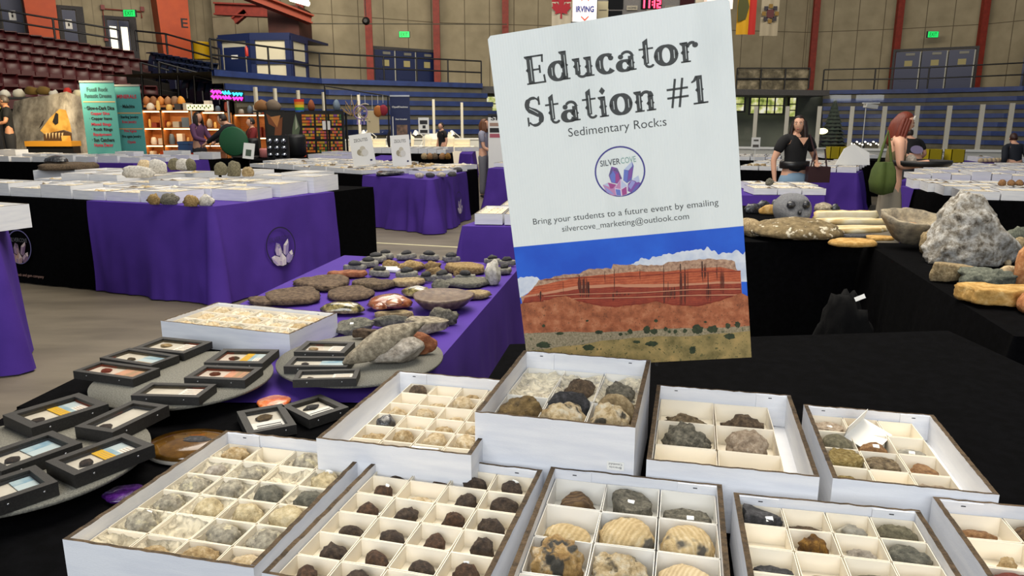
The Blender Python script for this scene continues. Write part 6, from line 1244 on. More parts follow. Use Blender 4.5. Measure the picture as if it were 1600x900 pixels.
# black jacket hanging between the two black tables
mb = MB(); vs, fs = rockv('lump', .2, .12, .34, 7, 4, .3)
mb.add([(v.x * (1 - .25 * v.z / .72), v.y, v.z) for v in vs], fs, 0, True)
jp = Vector((1.72, 3.72, .03)); t = tag(mb.build('jacket', mat('black_jacket', '#0a0a0b', .9, bump=.5, bs=14, spec=.15), None, jp + Vector((0, 0, .0)), R(-30)), 'black jacket heaped with a white tag between the two black tables', 'jacket')
mb = MB(); mb.cbox((0, 0, 0), (.05, .004, .022)); mb.build('white_tag', M['sticker'], t, (.08, -.1, .66), rot=(R(-20), R(-30), 0))

# ------------------------------------------------------------------ the big board
SU, SV, SO = Vector((.974, -.207, .124)).normalized(), None, Vector((.048, 2.014, .861))
SV = Vector((-.12, .015, .989)); SV = (SV - SU * SV.dot(SU)).normalized(); SN = SU.cross(SV)                    # SN points away from the viewer side
if SN.y > 0: SN = -SN
BW, BH = .61, .913
BM = Matrix(((SU.x, SV.x, SN.x, SO.x), (SU.y, SV.y, SN.y, SO.y), (SU.z, SV.z, SN.z, SO.z), (0, 0, 0, 1)))
def Q(px, py):
    d = ray(px, py); t = (SO - EYE).dot(SN) / d.dot(SN); p = EYE + d * t - SO; return Vector((p.dot(SU), p.dot(SV)))
BD = thing('sign_board', 'large white board lettered Educator Station with a red cliff photograph', 'sign', (0, 0, 0)); BD.matrix_world = BM
mb = MB(); r_ = .008; pts = [(r_, 0), (BW - r_, 0), (BW, r_), (BW, BH - r_), (BW - r_, BH), (r_, BH), (0, BH - r_), (0, r_)]
mb.prism(pts, -.006, 0); 
def ribbed():
    m, nt, b = newmat('white_corrugated_board'); L = nt.links; b.inputs['Roughness'].default_value = .45
    tc = nt.nodes.new('ShaderNodeTexCoord'); wv = nt.nodes.new('ShaderNodeTexWave'); wv.inputs['Scale'].default_value = 42; wv.bands_direction = 'X'; L.new(tc.outputs['Object'], wv.inputs[0])
    n = nt.nodes.new('ShaderNodeTexNoise'); n.inputs['Scale'].default_value = 5; n.inputs['Detail'].default_value = 8; mp = nt.nodes.new('ShaderNodeMapping'); mp.inputs['Scale'].default_value = (1, .35, 1); L.new(tc.outputs['Object'], mp.inputs[0]); L.new(mp.outputs[0], n.inputs['Vector'])
    r = nt.nodes.new('ShaderNodeValToRGB'); r.color_ramp.elements[0].color = C('#dde3e0'); r.color_ramp.elements[1].color = C('#e9eeeb'); r.color_ramp.elements[0].position = .3; r.color_ramp.elements[1].position = .5; L.new(n.outputs['Fac'], r.inputs[0]); L.new(r.outputs[0], b.inputs['Base Color'])
    bp = nt.nodes.new('ShaderNodeBump'); bp.inputs['Strength'].default_value = .12; bp.inputs['Distance'].default_value = .002; L.new(wv.outputs['Fac'], bp.inputs['Height']); L.new(bp.outputs[0], b.inputs['Normal']); return m
mb.build('panel', ribbed(), BD)
def on(lst, e): return [(p.x, p.y, e) for p in (Q(x, y) for x, y in lst)]
INK = mat('board_lettering', '#3d403f', .6)
# slab letters with an inline, each drawn from strokes in a unit square (cap height 1)
def stroke(mb, pts, ws, m=0, e=0.0):
    k = len(pts); vs = []
    for i in range(k):
        a = Vector(pts[max(i - 1, 0)]); b_ = Vector(pts[min(i + 1, k - 1)]); t = (b_ - a).normalized(); n = Vector((-t.y, t.x)); w_ = ws[i] if isinstance(ws, (list, tuple)) else ws
        p = Vector(pts[i]); vs += [(p.x + n.x * w_ / 2, p.y + n.y * w_ / 2, e), (p.x - n.x * w_ / 2, p.y - n.y * w_ / 2, e)]
    mb.add(vs, [(2 * i, 2 * i + 1, 2 * i + 3, 2 * i + 2) for i in range(k - 1)], m)
def rect(mb, x0, y0, x1, y1, m=0, e=0.0): mb.add([(x0, y0, e), (x1, y0, e), (x1, y1, e), (x0, y1, e)], [(0, 1, 2, 3)], m)
def arc(cx, cy, rx, ry, a0, a1, n=18): return [(cx + rx * math.cos(R(a0 + (a1 - a0) * i / n)), cy + ry * math.sin(R(a0 + (a1 - a0) * i / n))) for i in range(n + 1)]
def bowl(mb, cx, cy, rx, ry, a0, a1, wmin, wmax, n=22):
    wmin *= 1.35; wmax *= 1.25
    pts = arc(cx, cy, rx, ry, a0, a1, n); ws = [wmin + (wmax - wmin) * abs(math.cos(R(a0 + (a1 - a0) * i / n))) ** 1.3 for i in range(n + 1)]; stroke(mb, pts, ws)
EI = .0009
def spur(mb, x, y, s=.055): mb.add([(x - s, y, 0), (x, y - s * 1.3, 0), (x + s, y, 0), (x, y + s * 1.3, 0)], [(0, 1, 2, 3)], 0)
def stem(mb, x, y0, y1, w_=.22, sp=True, top='l', bot='b'):
    rect(mb, x, y0, x + w_, y1)
    if top: rect(mb, x - .07, y1 - .05, x + w_ + (.05 if top == 'b' else 0), y1); mb.add([(x - .07, y1 - .05, 0), (x, y1 - .05, 0), (x, y1 - .12, 0)], [(0, 1, 2)])
    if bot: rect(mb, x - (.06 if bot == 'b' else 0), y0, x + w_ + .07, y0 + .05)
    if sp: spur(mb, x, (y0 + y1) / 2); spur(mb, x + w_, (y0 + y1) / 2, .035)
    rect(mb, x + w_ * .58, y0 + .12, x + w_ * .68, y1 - .14, 1, EI)
def dot(mb, x, y, r, m=0): mb.add([(x + r * math.cos(a * .524), y + r * math.sin(a * .524), 0) for a in range(12)], [tuple(range(12))], m)
XH = .68
def glyph(ch):
    g = MB(); adv = .6
    if ch == 'E':
        stem(g, .1, 0, 1, .2); rect(g, .1, .94, .66, 1); rect(g, .1, 0, .68, .06); rect(g, .28, .47, .52, .53); rect(g, .48, .36, .54, .64)
        g.add([(.66, 1, 0), (.6, .98, 0), (.58, .74, 0), (.64, .72, 0)], [(0, 1, 2, 3)]); g.add([(.68, 0, 0), (.62, .02, 0), (.6, .28, 0), (.66, .3, 0)], [(0, 3, 2, 1)]); rect(g, .5, .94, .66, .99); adv = .80
    elif ch == 'd':
        bowl(g, .3, .34, .23, .31, 20, 340, .07, .19); stem(g, .44, 0, 1, .17); rect(g, .1, .2, .12, .48, 1, EI); adv = .76
    elif ch == 'u':
        stem(g, .09, .12, XH, .17, bot=None); stem(g, .46, 0, XH, .17); stroke(g, arc(.32, .17, .15, .15, 190, 350), [.16] + [.09] * 17 + [.06]); adv = .80
    elif ch == 'c':
        bowl(g, .31, .34, .23, .31, 50, 318, .07, .2); dot(g, .46, .52, .085); rect(g, .1, .2, .12, .48, 1, EI); spur(g, .02, .34); adv = .60
    elif ch == 'a':
        stem(g, .4, 0, .5, .17, top=None); stroke(g, arc(.36, .49, .17, .16, 0, 150), [.17] + [.09] * 17 + [.06]); dot(g, .17, .5, .085); bowl(g, .28, .19, .18, .17, 30, 330, .06, .17); adv = .72
    elif ch == 't':
        rect(g, .16, .14, .32, .9); g.add([(.16, .9, 0), (.32, .9, 0), (.32, 1.0, 0)], [(0, 1, 2)]); rect(g, .03, XH - .06, .48, XH); stroke(g, arc(.34, .14, .12, .11, 180, 340), [.16] + [.08] * 17 + [.05]); spur(g, .16, .38); rect(g, .25, .18, .27, .78, 1, EI); adv = .52
    elif ch == 'o':
        bowl(g, .34, .34, .25, .31, 0, 360, .07, .2, 36); rect(g, .1, .2, .12, .48, 1, EI); rect(g, .58, .2, .6, .48, 1, EI); spur(g, .01, .34); spur(g, .67, .34); adv = .74
    elif ch == 'r':
        stem(g, .1, 0, XH, .17); stroke(g, arc(.4, .46, .14, .18, 170, 60), [.05] + [.1] * 17 + [.1]); dot(g, .5, .55, .09); adv = .62
    elif ch == 'S':
        stroke(g, arc(.34, .72, .22, .23, 30, 200, 14) + [(.2, .56), (.36, .48), (.5, .38)] + arc(.34, .27, .22, .24, 20, -150, 14), [.06] * 4 + [.1] * 5 + [.16] * 6 + [.2, .22, .2] + [.17] * 5 + [.1] * 6 + [.06] * 4)
        g.add([(.56, 1, 0), (.5, .96, 0), (.5, .7, 0), (.57, .7, 0)], [(0, 1, 2, 3)]); g.add([(.08, 0, 0), (.14, .04, 0), (.14, .32, 0), (.08, .32, 0)], [(0, 1, 2, 3)]); stroke(g, [(.19, .62), (.34, .52), (.47, .42)], .02, 1, EI); adv = .70
    elif ch == 'i':
        stem(g, .1, 0, XH, .17); spur(g, .19, .86, .1); adv = .42
    elif ch == 'n':
        stem(g, .1, 0, XH, .17); stem(g, .47, 0, .5, .17, top=None); stroke(g, arc(.42, .46, .16, .17, 165, 0), [.05] + [.1] * 12 + [.16] * 6); adv = .80
    elif ch == '#':
        for x in (.22, .46): stroke(g, [(x - .06, -.02), (x + .1, 1.0)], .075)
        for y in (.34, .64): stroke(g, [(.02, y), (.72, y)], .075)
        adv = .78
    elif ch == '1':
        stem(g, .22, 0, 1, .19, top=None); stroke(g, [(.06, .78), (.16, .84), (.24, .98)], [.05, .09, .1]); rect(g, .08, 0, .56, .06); adv = .6
    else: adv = .34
    return g, adv
def slab_word(txt, b0, b1, cap):
    """letters along the baseline from b0 to b1 (board coordinates)"""
    mb = MB(); x = 0; parts = []
    for ch in txt:
        g, adv = glyph(ch); parts.append((g, x)); x += adv
    d = b1 - b0; L = d.length; ux = d / L; uy = Vector((-ux.y, ux.x)); k = L / (x - .08)
    for g, x0 in parts:
        vs = [b0 + ux * ((v[0] + x0 - .02) * k) + uy * (v[1] * cap) for v in g.v]
        mb.add([(p.x, p.y, .0008 + g.v[i][2]) for i, p in enumerate(vs)], g.f, g.m)
    return mb
WI = mat('letter_inline_white', '#e2e8e5', .5)
slab_word('Educator', Q(823, 133), Q(1091, 95), (Q(824, 88) - Q(830, 132)).length).build('title_lettering', [INK, WI], BD)
slab_word('Station', Q(823, 199), Q(1027, 171.5), (Q(824, 152) - Q(828, 198)).length).build('title_lettering', [INK, WI], BD)
slab_word('#1', Q(1044, 169), Q(1106, 160.5), (Q(1098, 117) - Q(1103, 161)).length).build('title_lettering', [INK, WI], BD)
def plain_line(txt, a, b_, h, nm='small_lettering', m=None, bold=-.004):
    a, b_ = Q(*a), Q(*b_); d = b_ - a; L = d.length; vs, fs = textmesh(txt, L, h, bold, 0); ux = d / L; uy = Vector((-ux.y, ux.x)); mb = MB()
    mb.add([((a + ux * v.x + uy * v.y).x, (a + ux * v.x + uy * v.y).y, .0008) for v in vs], fs); return mb.build(nm, m or INK, BD)
plain_line('Sedimentary Rock:s', (889, 218), (1042, 200.5), .029)
plain_line('Bring your students to a future event by emailing', (834, 354), (1123, 323.5), .0215)
plain_line('silvercove_marketing@outlook.com', (879, 365), (1077, 345), .0215)
mb = logo_mesh((Q(1008, 265) - Q(929, 271)).length / 2); c = Q(968.5, 268)
lg = mb.build('printed_emblem', logo_mats('board'), BD, (c.x, c.y, .0008), rot=(R(-90), 0, R(1.2))); lg.rotation_euler = (R(90), 0, 0); lg.matrix_local = Matrix.Translation((c.x, c.y, .0008)) @ Matrix.Rotation(R(1.5), 4, 'Z') @ Matrix(((1, 0, 0, 0), (0, 0, 1, 0), (0, -1, 0, 0), (0, 0, 0, 1)))
# red cliff photograph, printed flat on the board
def jag(lst, amp, seed, n=7):                                # roughened outline, board coordinates
    P = [Q(*p) for p in lst]; out = []
    for i in range(len(P) - 1):
        for k in range(n):
            p = P[i].lerp(P[i + 1], k / n); out.append(Vector((p.x, p.y + amp * noise.noise(Vector((p.x * 90, p.y * 40, seed))))))
    return out + [P[-1]]
prm_extra = mat('print_varnish', '#5a2416', .45)
prm = [mat('print_sky', '#0c50c8', .45, c2='#1d66dc', ns=6), mat('print_cloud', '#dfe3ea', .45, c2='#b8c4d8', ns=28, lo=.4, hi=.7),
       rockm('print_caprock', ['#7a5a46', '#b08a70', '#d0b090'], 110, 0, rough=.45), rockm('print_red_band', ['#8a3a1e', '#b85632', '#d0744a'], 50, 0, rough=.45, wave=(45, 'Y', 4, .2)),
       mat('print_pale_band', '#c88a68', .45), rockm('print_dark_band', ['#6a2014', '#923420', '#b0502e'], 50, 0, rough=.45, wave=(60, 'Y', 4, .2)),
       rockm('print_talus', ['#7a4024', '#aa5f3a', '#c8845c'], 38, 0, rough=.45, spots=('#5e3c26', 230, .63)), rockm('print_grass', ['#62582e', '#988450', '#bc9c60'], 30, 0, rough=.45, spots=('#5e5a34', 120, .6)),
       rockm('print_bush', ['#1a2214', '#2e3a20', '#3e4a2a'], 90, 0, rough=.45), mat('print_crack', '#33140e', .45), rockm('print_scrub', ['#6a6040', '#94866a', '#b8a888'], 180, 0, rough=.45, spots=('#4a5030', 90, .62))]
pm = MB(); lay = [0]
def layer(pts, m): lay[0] += 1; pm.poly([(p.x, p.y, .0005 + .00008 * lay[0]) for p in pts], m)
TL, TR, BR_, BL_ = Q(806.5, 386), Q(1162, 353), Vector((BW, 0)), Vector((0, 0)); TL.x, TR.x = 0, BW
layer([BL_, BR_, TR, TL], 0)
cloud = jag([(985, 414), (1003, 404), (1022, 402), (1042, 397), (1062, 394), (1080, 390), (1098, 388), (1114, 390), (1126, 397), (1140, 394), (1164, 393)], .010, 1); e_ = Q(1168, 440); layer(cloud + [Vector((BW, cloud[-1].y)), Vector((BW, e_.y)), Q(985, 440)], 1)
cl = jag([(808, 434), (822, 432), (838, 433), (846, 440)], .006, 2); layer([Vector((0, cl[0].y))] + cl + [Q(830, 455), Vector((0, Q(815, 465).y))], 1)
top = jag([(814, 464), (826, 458), (842, 438), (856, 435), (880, 428), (905, 428), (920, 420), (955, 419), (958, 413), (1000, 414), (1035, 414), (1040, 410), (1075, 407), (1110, 404), (1148, 407), (1150, 420), (1156, 430), (1160, 462)], .004, 3, 8)
basl = [(1160, 475), (1110, 480), (1060, 484), (1000, 482), (940, 480), (900, 478), (860, 474), (816, 474)]
layer(top + [Q(*p) for p in basl], 2)
layer([Q(*p) for p in basl[::-1]] + jag([(1157, 424), (1125, 417), (1080, 420), (1040, 424), (1000, 424), (960, 427), (905, 433), (870, 440), (835, 448), (818, 466)], .002, 4, 5), 3)
layer([Q(*p) for p in basl[::-1]] + jag([(1158, 440), (1120, 440), (1050, 444), (1000, 444), (960, 444), (905, 446), (860, 455), (820, 462)], .002, 5, 5), 4)
layer([Q(*p) for p in basl[::-1]] + jag([(1158, 443), (1120, 443), (1050, 448), (1000, 449), (960, 448), (905, 451), (860, 459), (820, 465)], .002, 6, 5), 5)
rg0 = random.Random(8)
for x, y0, y1, w_ in ((905, 430, 466, 3), (911, 436, 468, 2), (920, 440, 468, 2.5), (1037, 414, 474, 1.5), (1063, 412, 470, 3), (1071, 430, 480, 2.5), (1097, 408, 444, 3), (1106, 425, 476, 2), (880, 440, 462, 1.2), (960, 420, 460, 1.2), (945, 424, 445, 1), (845, 455, 472, 3), (1000, 420, 440, 1), (1120, 412, 440, 1.2), (1044, 440, 474, 1.2)):
    w_ *= .55; layer([Q(x - w_ / 2, y0), Q(x - w_ * rg0.uniform(.2, 1.2), (y0 + y1) / 2), Q(x + rg0.uniform(-1, 2), y1), Q(x + w_ * rg0.uniform(.4, 1.2) , (y0 * .4 + y1 * .6)), Q(x + w_ / 2, y0)], 9)
rv = random.Random(12)
for x0, x1, y0, y1 in ((1036, 1058, 446, 477), (1062, 1076, 412, 478), (1096, 1104, 408, 440), (1104, 1112, 440, 476), (903, 922, 430, 466), (838, 850, 458, 472), (955, 985, 452, 474), (1125, 1132, 414, 462)):
    for k in range(5):
        xa = x0 + (x1 - x0) * (k + rv.random() * .8) / 5; wv = (x1 - x0) / 14 * rv.uniform(.5, 1.3); ya, yb = y0 + rv.uniform(0, 8), y1 - rv.uniform(0, 14)
        layer([Q(xa, ya), Q(xa - wv, ya * .6 + yb * .4), Q(xa - wv * .4, yb), Q(xa + wv * .7, yb - 3), Q(xa + wv, ya * .5 + yb * .5)], 11)
for ya, yb, off in ((456, 451, 0), (463, 460, 0), (430, 423, 1)):
    layer(jag([(850, ya + 6), (905, ya + 2), (1000, ya), (1080, yb), (1157, yb - 1)], .0012, ya, 6) + [Q(1157, yb + .6), Q(1080, yb + 1.4), Q(1000, ya + 1.3), (Q(905, ya + 3.2)), Q(850, ya + 7)], 4 if not off else 5)
tal = jag([(818, 473), (850, 470), (872, 463), (885, 462), (905, 470), (930, 476), (960, 479), (1000, 475), (1025, 470), (1050, 476), (1090, 478), (1130, 468), (1158, 457), (1168, 462)], .003, 7, 6); layer([Vector((0, Q(821, 474).y))] + tal + [Vector((BW, Q(1169, 462).y)), Vector((BW, Q(1171, 520).y)), Vector((0, Q(824, 525).y))], 6)
sc = jag([(823, 520), (870, 518), (930, 518), (990, 516), (1050, 512), (1110, 512), (1171, 508)], .003, 8, 6); layer([Vector((0, Q(823, 520).y))] + sc + [Vector((BW, Q(1171, 508).y)), BR_, BL_], 10)
gr = jag([(824, 548), (900, 538), (960, 530), (1020, 525), (1080, 524), (1171, 516)], .004, 9, 6); layer([Vector((0, Q(824, 548).y))] + gr + [Vector((BW, Q(1171, 516).y)), BR_, BL_], 7)
rg = random.Random(3)
bush = [(1090, 514, 11, 9), (1113, 513, 11, 7), (1011, 514, 7, 8), (1022, 517, 7, 6), (1137, 508, 5, 5), (1152, 506, 6, 6), (985, 517, 5, 5), (936, 518, 8, 4), (1070, 516, 4, 4), (1055, 517, 4, 4), (920, 542, 11, 6), (1018, 536, 12, 5), (1082, 546, 7, 7), (1140, 524, 12, 6), (875, 520, 8, 3), (850, 538, 14, 6), (1040, 513, 4, 4), (1102, 502, 3, 2), (918, 500, 3, 2), (850, 508, 3, 3), (1025, 500, 4, 3), (995, 533, 8, 3), (1046, 517, 3, 3), (970, 521, 4, 3)]
for x, y, a, b_ in bush: layer([Q(x + a * .85 * math.cos(k * .2856) * rg.uniform(.7, 1.15), y + b_ * .85 * math.sin(k * .2856) * rg.uniform(.7, 1.15)) for k in range(22)], 8)
prm.append(prm_extra); pm.build('cliff_photograph', prm, BD)
# added stand, hidden behind the board, that carries it
ST_ = thing('added_sign_stand', 'added black stand on the front table, unseen, holding the white board upright', 'stand', (.27, 2.12, TZ + .001), R(-12))
mb = MB(); mb.lathe([(.11, 0), (.11, .012), (.03, .02)], 20); mb.build('base', M['black'], ST_); mb = MB(); mb.box((-.012, -.012, .01), (.012, .012, .85)); mb.build('post', M['black'], ST_)
a = SO + SU * .12; b2 = SO + SU * .45; mb = MB(); inv = (Matrix.Translation((.27, 2.12, TZ + .001)) @ Matrix.Rotation(R(-12), 4, 'Z')).inverted()
def loc(p): return inv @ p
for u in (.12, .36):
    p0 = SO + SU * u - SV * .007; mb.tube([loc(p0 + SN * .006), loc(p0 - SN * .02), Vector((0, 0, (loc(p0)).z))], .005, n=6)
mb.build('holding_arms', M['black'], ST_)
mb = MB(); mb.tube([loc(SO + SU * .25 + SV * .7 - SN * .008), Vector((0, 0, .8))], .01, n=6); mb.build('back_clip', M['black'], ST_)

# ------------------------------------------------------------------ stones on the purple table
GP = 'fossil slabs and stones on the purple table'
def st(lab, bb, kind, m, h, name='fossil_slab', cat='fossil', z=TZ + .004, **kw): return rbox(name, lab, cat, bb, kind, m, h, kw.pop('group', GP), z, **kw)
st('brown rough slab at the left edge, nearest the wrapped fossil carton', (384, 455, 458, 480), 'slab', 'slabbrown', .024)
st('brown slab with grey cut edge behind the wrapped fossil carton', (412, 505, 446, 480), 'slab', 'slabbrown', .034)
st('large brown plate-like slab with wavy surface, second from the back left', (457, 546, 426, 457), 'slab', 'slabbrown', .03)
st('reddish flat slab at the back left of the purple table', (510, 574, 420, 436), 'slab', 'rust', .035)
st('broad brown slab in the middle left beside the polished stones', (512, 586, 444, 472), 'slab', 'slabbrown', .026)
st('brown slab with dark rim behind the broad middle slab', (549, 619, 433, 455), 'slab', 'brownrock', .035)
st('polished green-brown ammonite stone behind the white carton', (500, 571, 467, 494), 'dome', 'polgreen', .05, 'polished_stone', 'stone')
st('polished red-brown stone with an ammonite bulge', (574, 646, 454, 487), 'dome', 'polred', .06, 'polished_stone', 'stone')
rbox('ammonite', 'small polished ammonite resting on the red-brown stone', 'fossil', (602, 630, 466, 480), 'dome', 'polred', .03, None, TZ + .055, depth=.07)
rbox('ammonite', 'round ammonite bump at the left of the red-brown stone', 'fossil', (582, 606, 472, 486), 'dome', 'polred', .03, None, TZ + .03, depth=.06)
st('glossy green and cream stone ring behind the red-brown stone', (626, 676, 443, 466), 'dome', 'polgreen', .05, 'polished_stone', 'stone')
st('tan plate fossil behind the glossy ring stone', (612, 664, 432, 449), 'slab', 'tanrock', .03)
st('tan oval plate with dark fossil in it, right middle', (680, 769, 451, 471), 'slab', 'tanrock', .03)
st('long dark-topped tan plate at the right edge', (690, 774, 431, 452), 'slab', 'greyish', .03)
mb = MB(); b1 = G(690, 487, TZ + .004); dep = 3.16
mb.lathe([(.05, 0), (.1, .02), (.128, .05), (.135, .062), (.125, .066), (.1, .058), (.01, .054)], 24, wob=lambda a, r, z: 1 + .04 * math.sin(3 * a + 1) + .02 * math.sin(7 * a)); pb = G(690, 478, TZ + .03)
tag(mb.build('stone_dish', M['bowl'], None, (pb.x, pb.y + .05, TZ + .004)), 'brown stone dish with thick rim near the right edge', 'dish')
rbox('white_fossil', 'upright white coral-like stone at the right edge of the purple table', 'fossil', (757, 783, 409, 447), 'knobby', 'whitecoral', .13, None, TZ + .004, rough=.35, depth=.1)
st('pointed grey-green stone standing before the tan plates', (674, 704, 434, 458), 'angular', 'greyish', .06, 'grey_stone', 'stone')
tri = [(536, 573, 412, 424), (560, 592, 404, 419), (571, 605, 396, 412), (588, 616, 393, 406), (620, 651, 394, 407), (655, 687, 395, 408), (690, 720, 399, 410), (577, 611, 419, 434), (618, 654, 421, 436), (674, 708, 426, 440), (710, 744, 427, 440), (756, 782, 402, 414), (778, 806, 405, 417), (776, 800, 415, 430), (650, 682, 431, 441)]
where = ['front left of the group', 'left, second', 'left, third', 'at the far left corner', 'far edge, second from left', 'far edge, third from left', 'far edge, fourth from left', 'beside the white card', 'front of the crystal clusters', 'right of centre, front', 'beside the white coral stone', 'right corner, rear', 'right corner, outermost', 'right corner, front', 'centre, on the tan plate']
for i, (bb, wh) in enumerate(zip(tri, where)):
    o = st('black trilobite on pale grey rock, %s' % wh, bb, 'slab', 'trilo', .035, 'trilobite', group='trilobites on the purple table', sub=3)
    w_ = (bb[1] - bb[0]) / FPX * o.location.y; f_ = rock('trilobite_body', None, None, (.0, 0, .03), (w_ * .62, w_ * .42, .026), 'dome', 'trilob', R(-20 + 17 * (i % 5)), None, 2, .25, None, o)
for i, bb in enumerate([(597, 626, 405, 420), (622, 666, 404, 424), (662, 690, 407, 422), (664, 696, 418, 432), (576, 590, 418, 427), (708, 720, 424, 432)]):
    st('rough tan crystal cluster among the trilobites, %s of six' % ORD[i], bb, 'knobby', 'nodule', .05 if i < 4 else .03, 'crystal_cluster', 'mineral', group='tan crystal clusters', rough=.35)
st('broad rough golden-tan plate at the back of the purple table', (694, 758, 407, 430), 'slab', 'nodule', .045, 'crystal_plate', 'mineral')
p = G(608, 422, TZ + .004); mb = MB(); mb.box((-.07, -.05, 0), (.07, .05, .012)); mb.box((-.06, -.04, .012), (.06, .04, .014), 1); tag(mb.build('name_card', [M['paper'], M['cell2']], None, p, R(-14)), 'white card lying among the trilobites', 'card')
st('long dark grey stone with a white price sticker behind the glass frames', (520, 586, 489, 526), 'angular', 'greyish', .06, 'grey_stone', 'stone', tagat=(-.1, -1, .3))
st('tan flat-topped slab behind the dark grey stone', (585, 648, 483, 500), 'slab', 'tanrock', .03, 'tan_slab', 'stone')
st('grey stone ridge behind the white spindle fossil', (578, 640, 492, 512), 'angular', 'greyish', .05, 'grey_stone', 'stone')
st('grey-brown stone with pale top beside the knobbly stone', (630, 702, 491, 526), 'flake', 'spind', .06, 'grey_stone', 'stone')
st('knobbly grey stone nearest the right edge of the purple table', (668, 718, 478, 509), 'knobby', 'greystone', .07, 'grey_stone', 'stone', rough=.4)

# ------------------------------------------------------------------ round display stands
DZ = .80
DISCS = {}
for k, (cx, cy, r_, lab) in {'a': (-.985, 2.11, .255, 'round grey display disc carrying six small glass frames'), 'b': (-1.11, 1.552, .262, 'round grey display disc at the left edge carrying five large glass frames'), 'c': (-.492, 2.30, .266, 'round grey display disc on the purple cloth under the spindle fossil')}.items():
    t = thing('display_disc', lab, 'display stand', (cx, cy, TZ + .004)); mb = MB(); mb.lathe([(r_ - .004, .036), (r_, .038), (r_, .046), (.02, .046)], 64); mb.build('round_top', M['disc'], t)
    mb = MB(); mb.lathe([(.12, 0), (.12, .008), (.05, .012), (.05, .034), (.1, .036)], 32); mb.build('turning_base', M['black'], t)
def fitq(px4, z):
    P = [G(*q, z) for q in px4]; c = sum(P, Vector()) / 4; a = (P[1] - P[0] + P[2] - P[3]) / 2; b_ = (P[3] - P[0] + P[2] - P[1]) / 2
    return c, math.atan2(a.y, a.x), a.length, b_.length
def riker(lab, px4, zb, th, card, spec, shrink=.97, group='glass topped frames', spx=-.25, rot=None, size=None):
    """shallow black glass-topped case; px4 = front-left, front-right, back-right, back-left of its top"""
    c, rz, w_, d = fitq(px4, zb + th); w_ *= shrink; d *= shrink
    if size: w_, d = size
    t = thing('glass_topped_case', lab, 'frame', (c.x, c.y, zb), rz, group); x, y = w_ / 2, d / 2; b_ = min(w_, d) * .15
    mb = MB(); mb.box((-x, -y, 0), (x, y, th * .45))
    for q in ((-x, -y, x, -y + b_), (-x, y - b_, x, y), (-x, -y + b_, -x + b_, y - b_), (x - b_, -y + b_, x, y - b_)): mb.box((q[0], q[1], th * .45), (q[2], q[3], th))
    fr = mb.build('case', M['frame_black'], t)
    mb = MB(); mb.box((-x + b_, -y + b_, th * .45), (x - b_, y - b_, th * .52)); mb.build('backing', M['cotton'], t)
    mb = MB(); mb.poly([(-x + b_, -y + b_, th * .88), (x - b_, -y + b_, th * .88), (x - b_, y - b_, th * .88), (-x + b_, y - b_, th * .88)]); mb.build('glass', M['glass'], t)
    ix, iy = x - b_, y - b_; mb = MB(); z = th * .55
    def cp(x0, y0, x1, y1, m, dz=0): mb.box((x0 * ix, y0 * iy, z), (x1 * ix, y1 * iy, z + .0015 + dz), m)
    if card == 'yellow': cp(.3, -.95, .97, .95, 0); cp(.3, -.95, .52, .95, 1, .0002); cp(.52, .2, .97, .95, 2, .0002); cp(-.02, -.98, .33, .98, 3, .0006); [cp(.06 + .09 * k, -.7, .075 + .09 * k, .6, 5, .0009) for k in range(3)]; [cp(.6 + .1 * k, -.6, .62 + .1 * k, .1, 5, .0004) for k in range(3)]
    elif card == 'blue': cp(.0, -.93, .95, .93, 2); cp(.0, .3, .95, .93, 1, .0002); cp(.1, -.5, .8, -.38, 5, .0004); cp(.2, -.75, .75, -.68, 5, .0005)
    elif card == 'pink': cp(.05, -.92, .95, .92, 4); cp(.4, -.9, .6, .9, 5, .0003); cp(.7, -.9, .8, .9, 5, .0003)
    elif card == 'text': cp(.2, -.92, .92, .9, 0); [cp(.3, -.75 + .32 * k, .85, -.66 + .32 * k, 5, .0003) for k in range(5)]
    elif card == 'low': cp(-.95, -.95, .95, .0, 0); [cp(-.7 + .02 * k, -.8 + .2 * k, .8, -.72 + .2 * k, 6, .0003) for k in range(3)]
    mb.build('printed_card', [M['paper'], mat('card_blue', '#7fa6bf', .6, c2='#b4cbd4', ns=30), mat('card_pale_blue', '#c4d4da', .6), M['yellow_print'], mat('card_pink', '#dba88a', .6, c2='#c89880', ns=25), mat('card_tan', '#b59a7c', .6), M['ink']], t)
    if spec:
        sm, sx, sy, sz, pu, pv = spec; q_ = min(ix, iy) * 1.15 * (sx * 2 + .35); rock('specimen', None, None, (pu * ix, pv * iy, th * .52), ((sx * ix * 2) if card == 'low' else q_, (sy * iy * 2) if card == 'low' else q_ * .8, min(sz, th * .33)), 'knobby' if sm != 'pebble' else 'lump', sm, 0, None, 2, .25, None, t)
    if card != 'low':
        mb = MB(); mb.box((-ix * .95, -iy * .9 if spx < 0 else iy * .5, z), (-ix * .75, -iy * .55 if spx < 0 else iy * .85, z + .002)); mb.build('price_sticker', M['sticker'], t)
    for px in (-.55, .55): mb = MB(); mb.lathe([(.0022, 0), (.0022, .001), (.001, .0015)], 8, M=Matrix.Translation((px * x, -y, th * .6)) @ Matrix.Rotation(R(90), 4, 'X')); mb.build('pin_head', M['steel'], t)
    return t
FZ = DZ + .0015
T1_ = .024
riker('small glass frame with a tan shell on the grey disc, nearest the white carton', [(206, 544), (297, 555), (331, 532), (246, 525)], FZ, T1_, 'text', ('sand', .22, .3, .02, -.45, .2), .9)
riker('small glass frame with a pale blue card, second from the back on the grey disc', [(152, 560), (240, 573), (284, 555), (197, 541)], FZ, T1_, 'blue', ('meteor', .14, .35, .02, -.25, -.3), .9)
riker('small glass frame with a peach card jutting over the left edge of the grey disc', [(111, 580), (210, 594), (255, 575), (154, 562)], FZ, T1_, 'pink', ('redrock', .26, .5, .02, -.42, .1), .92)
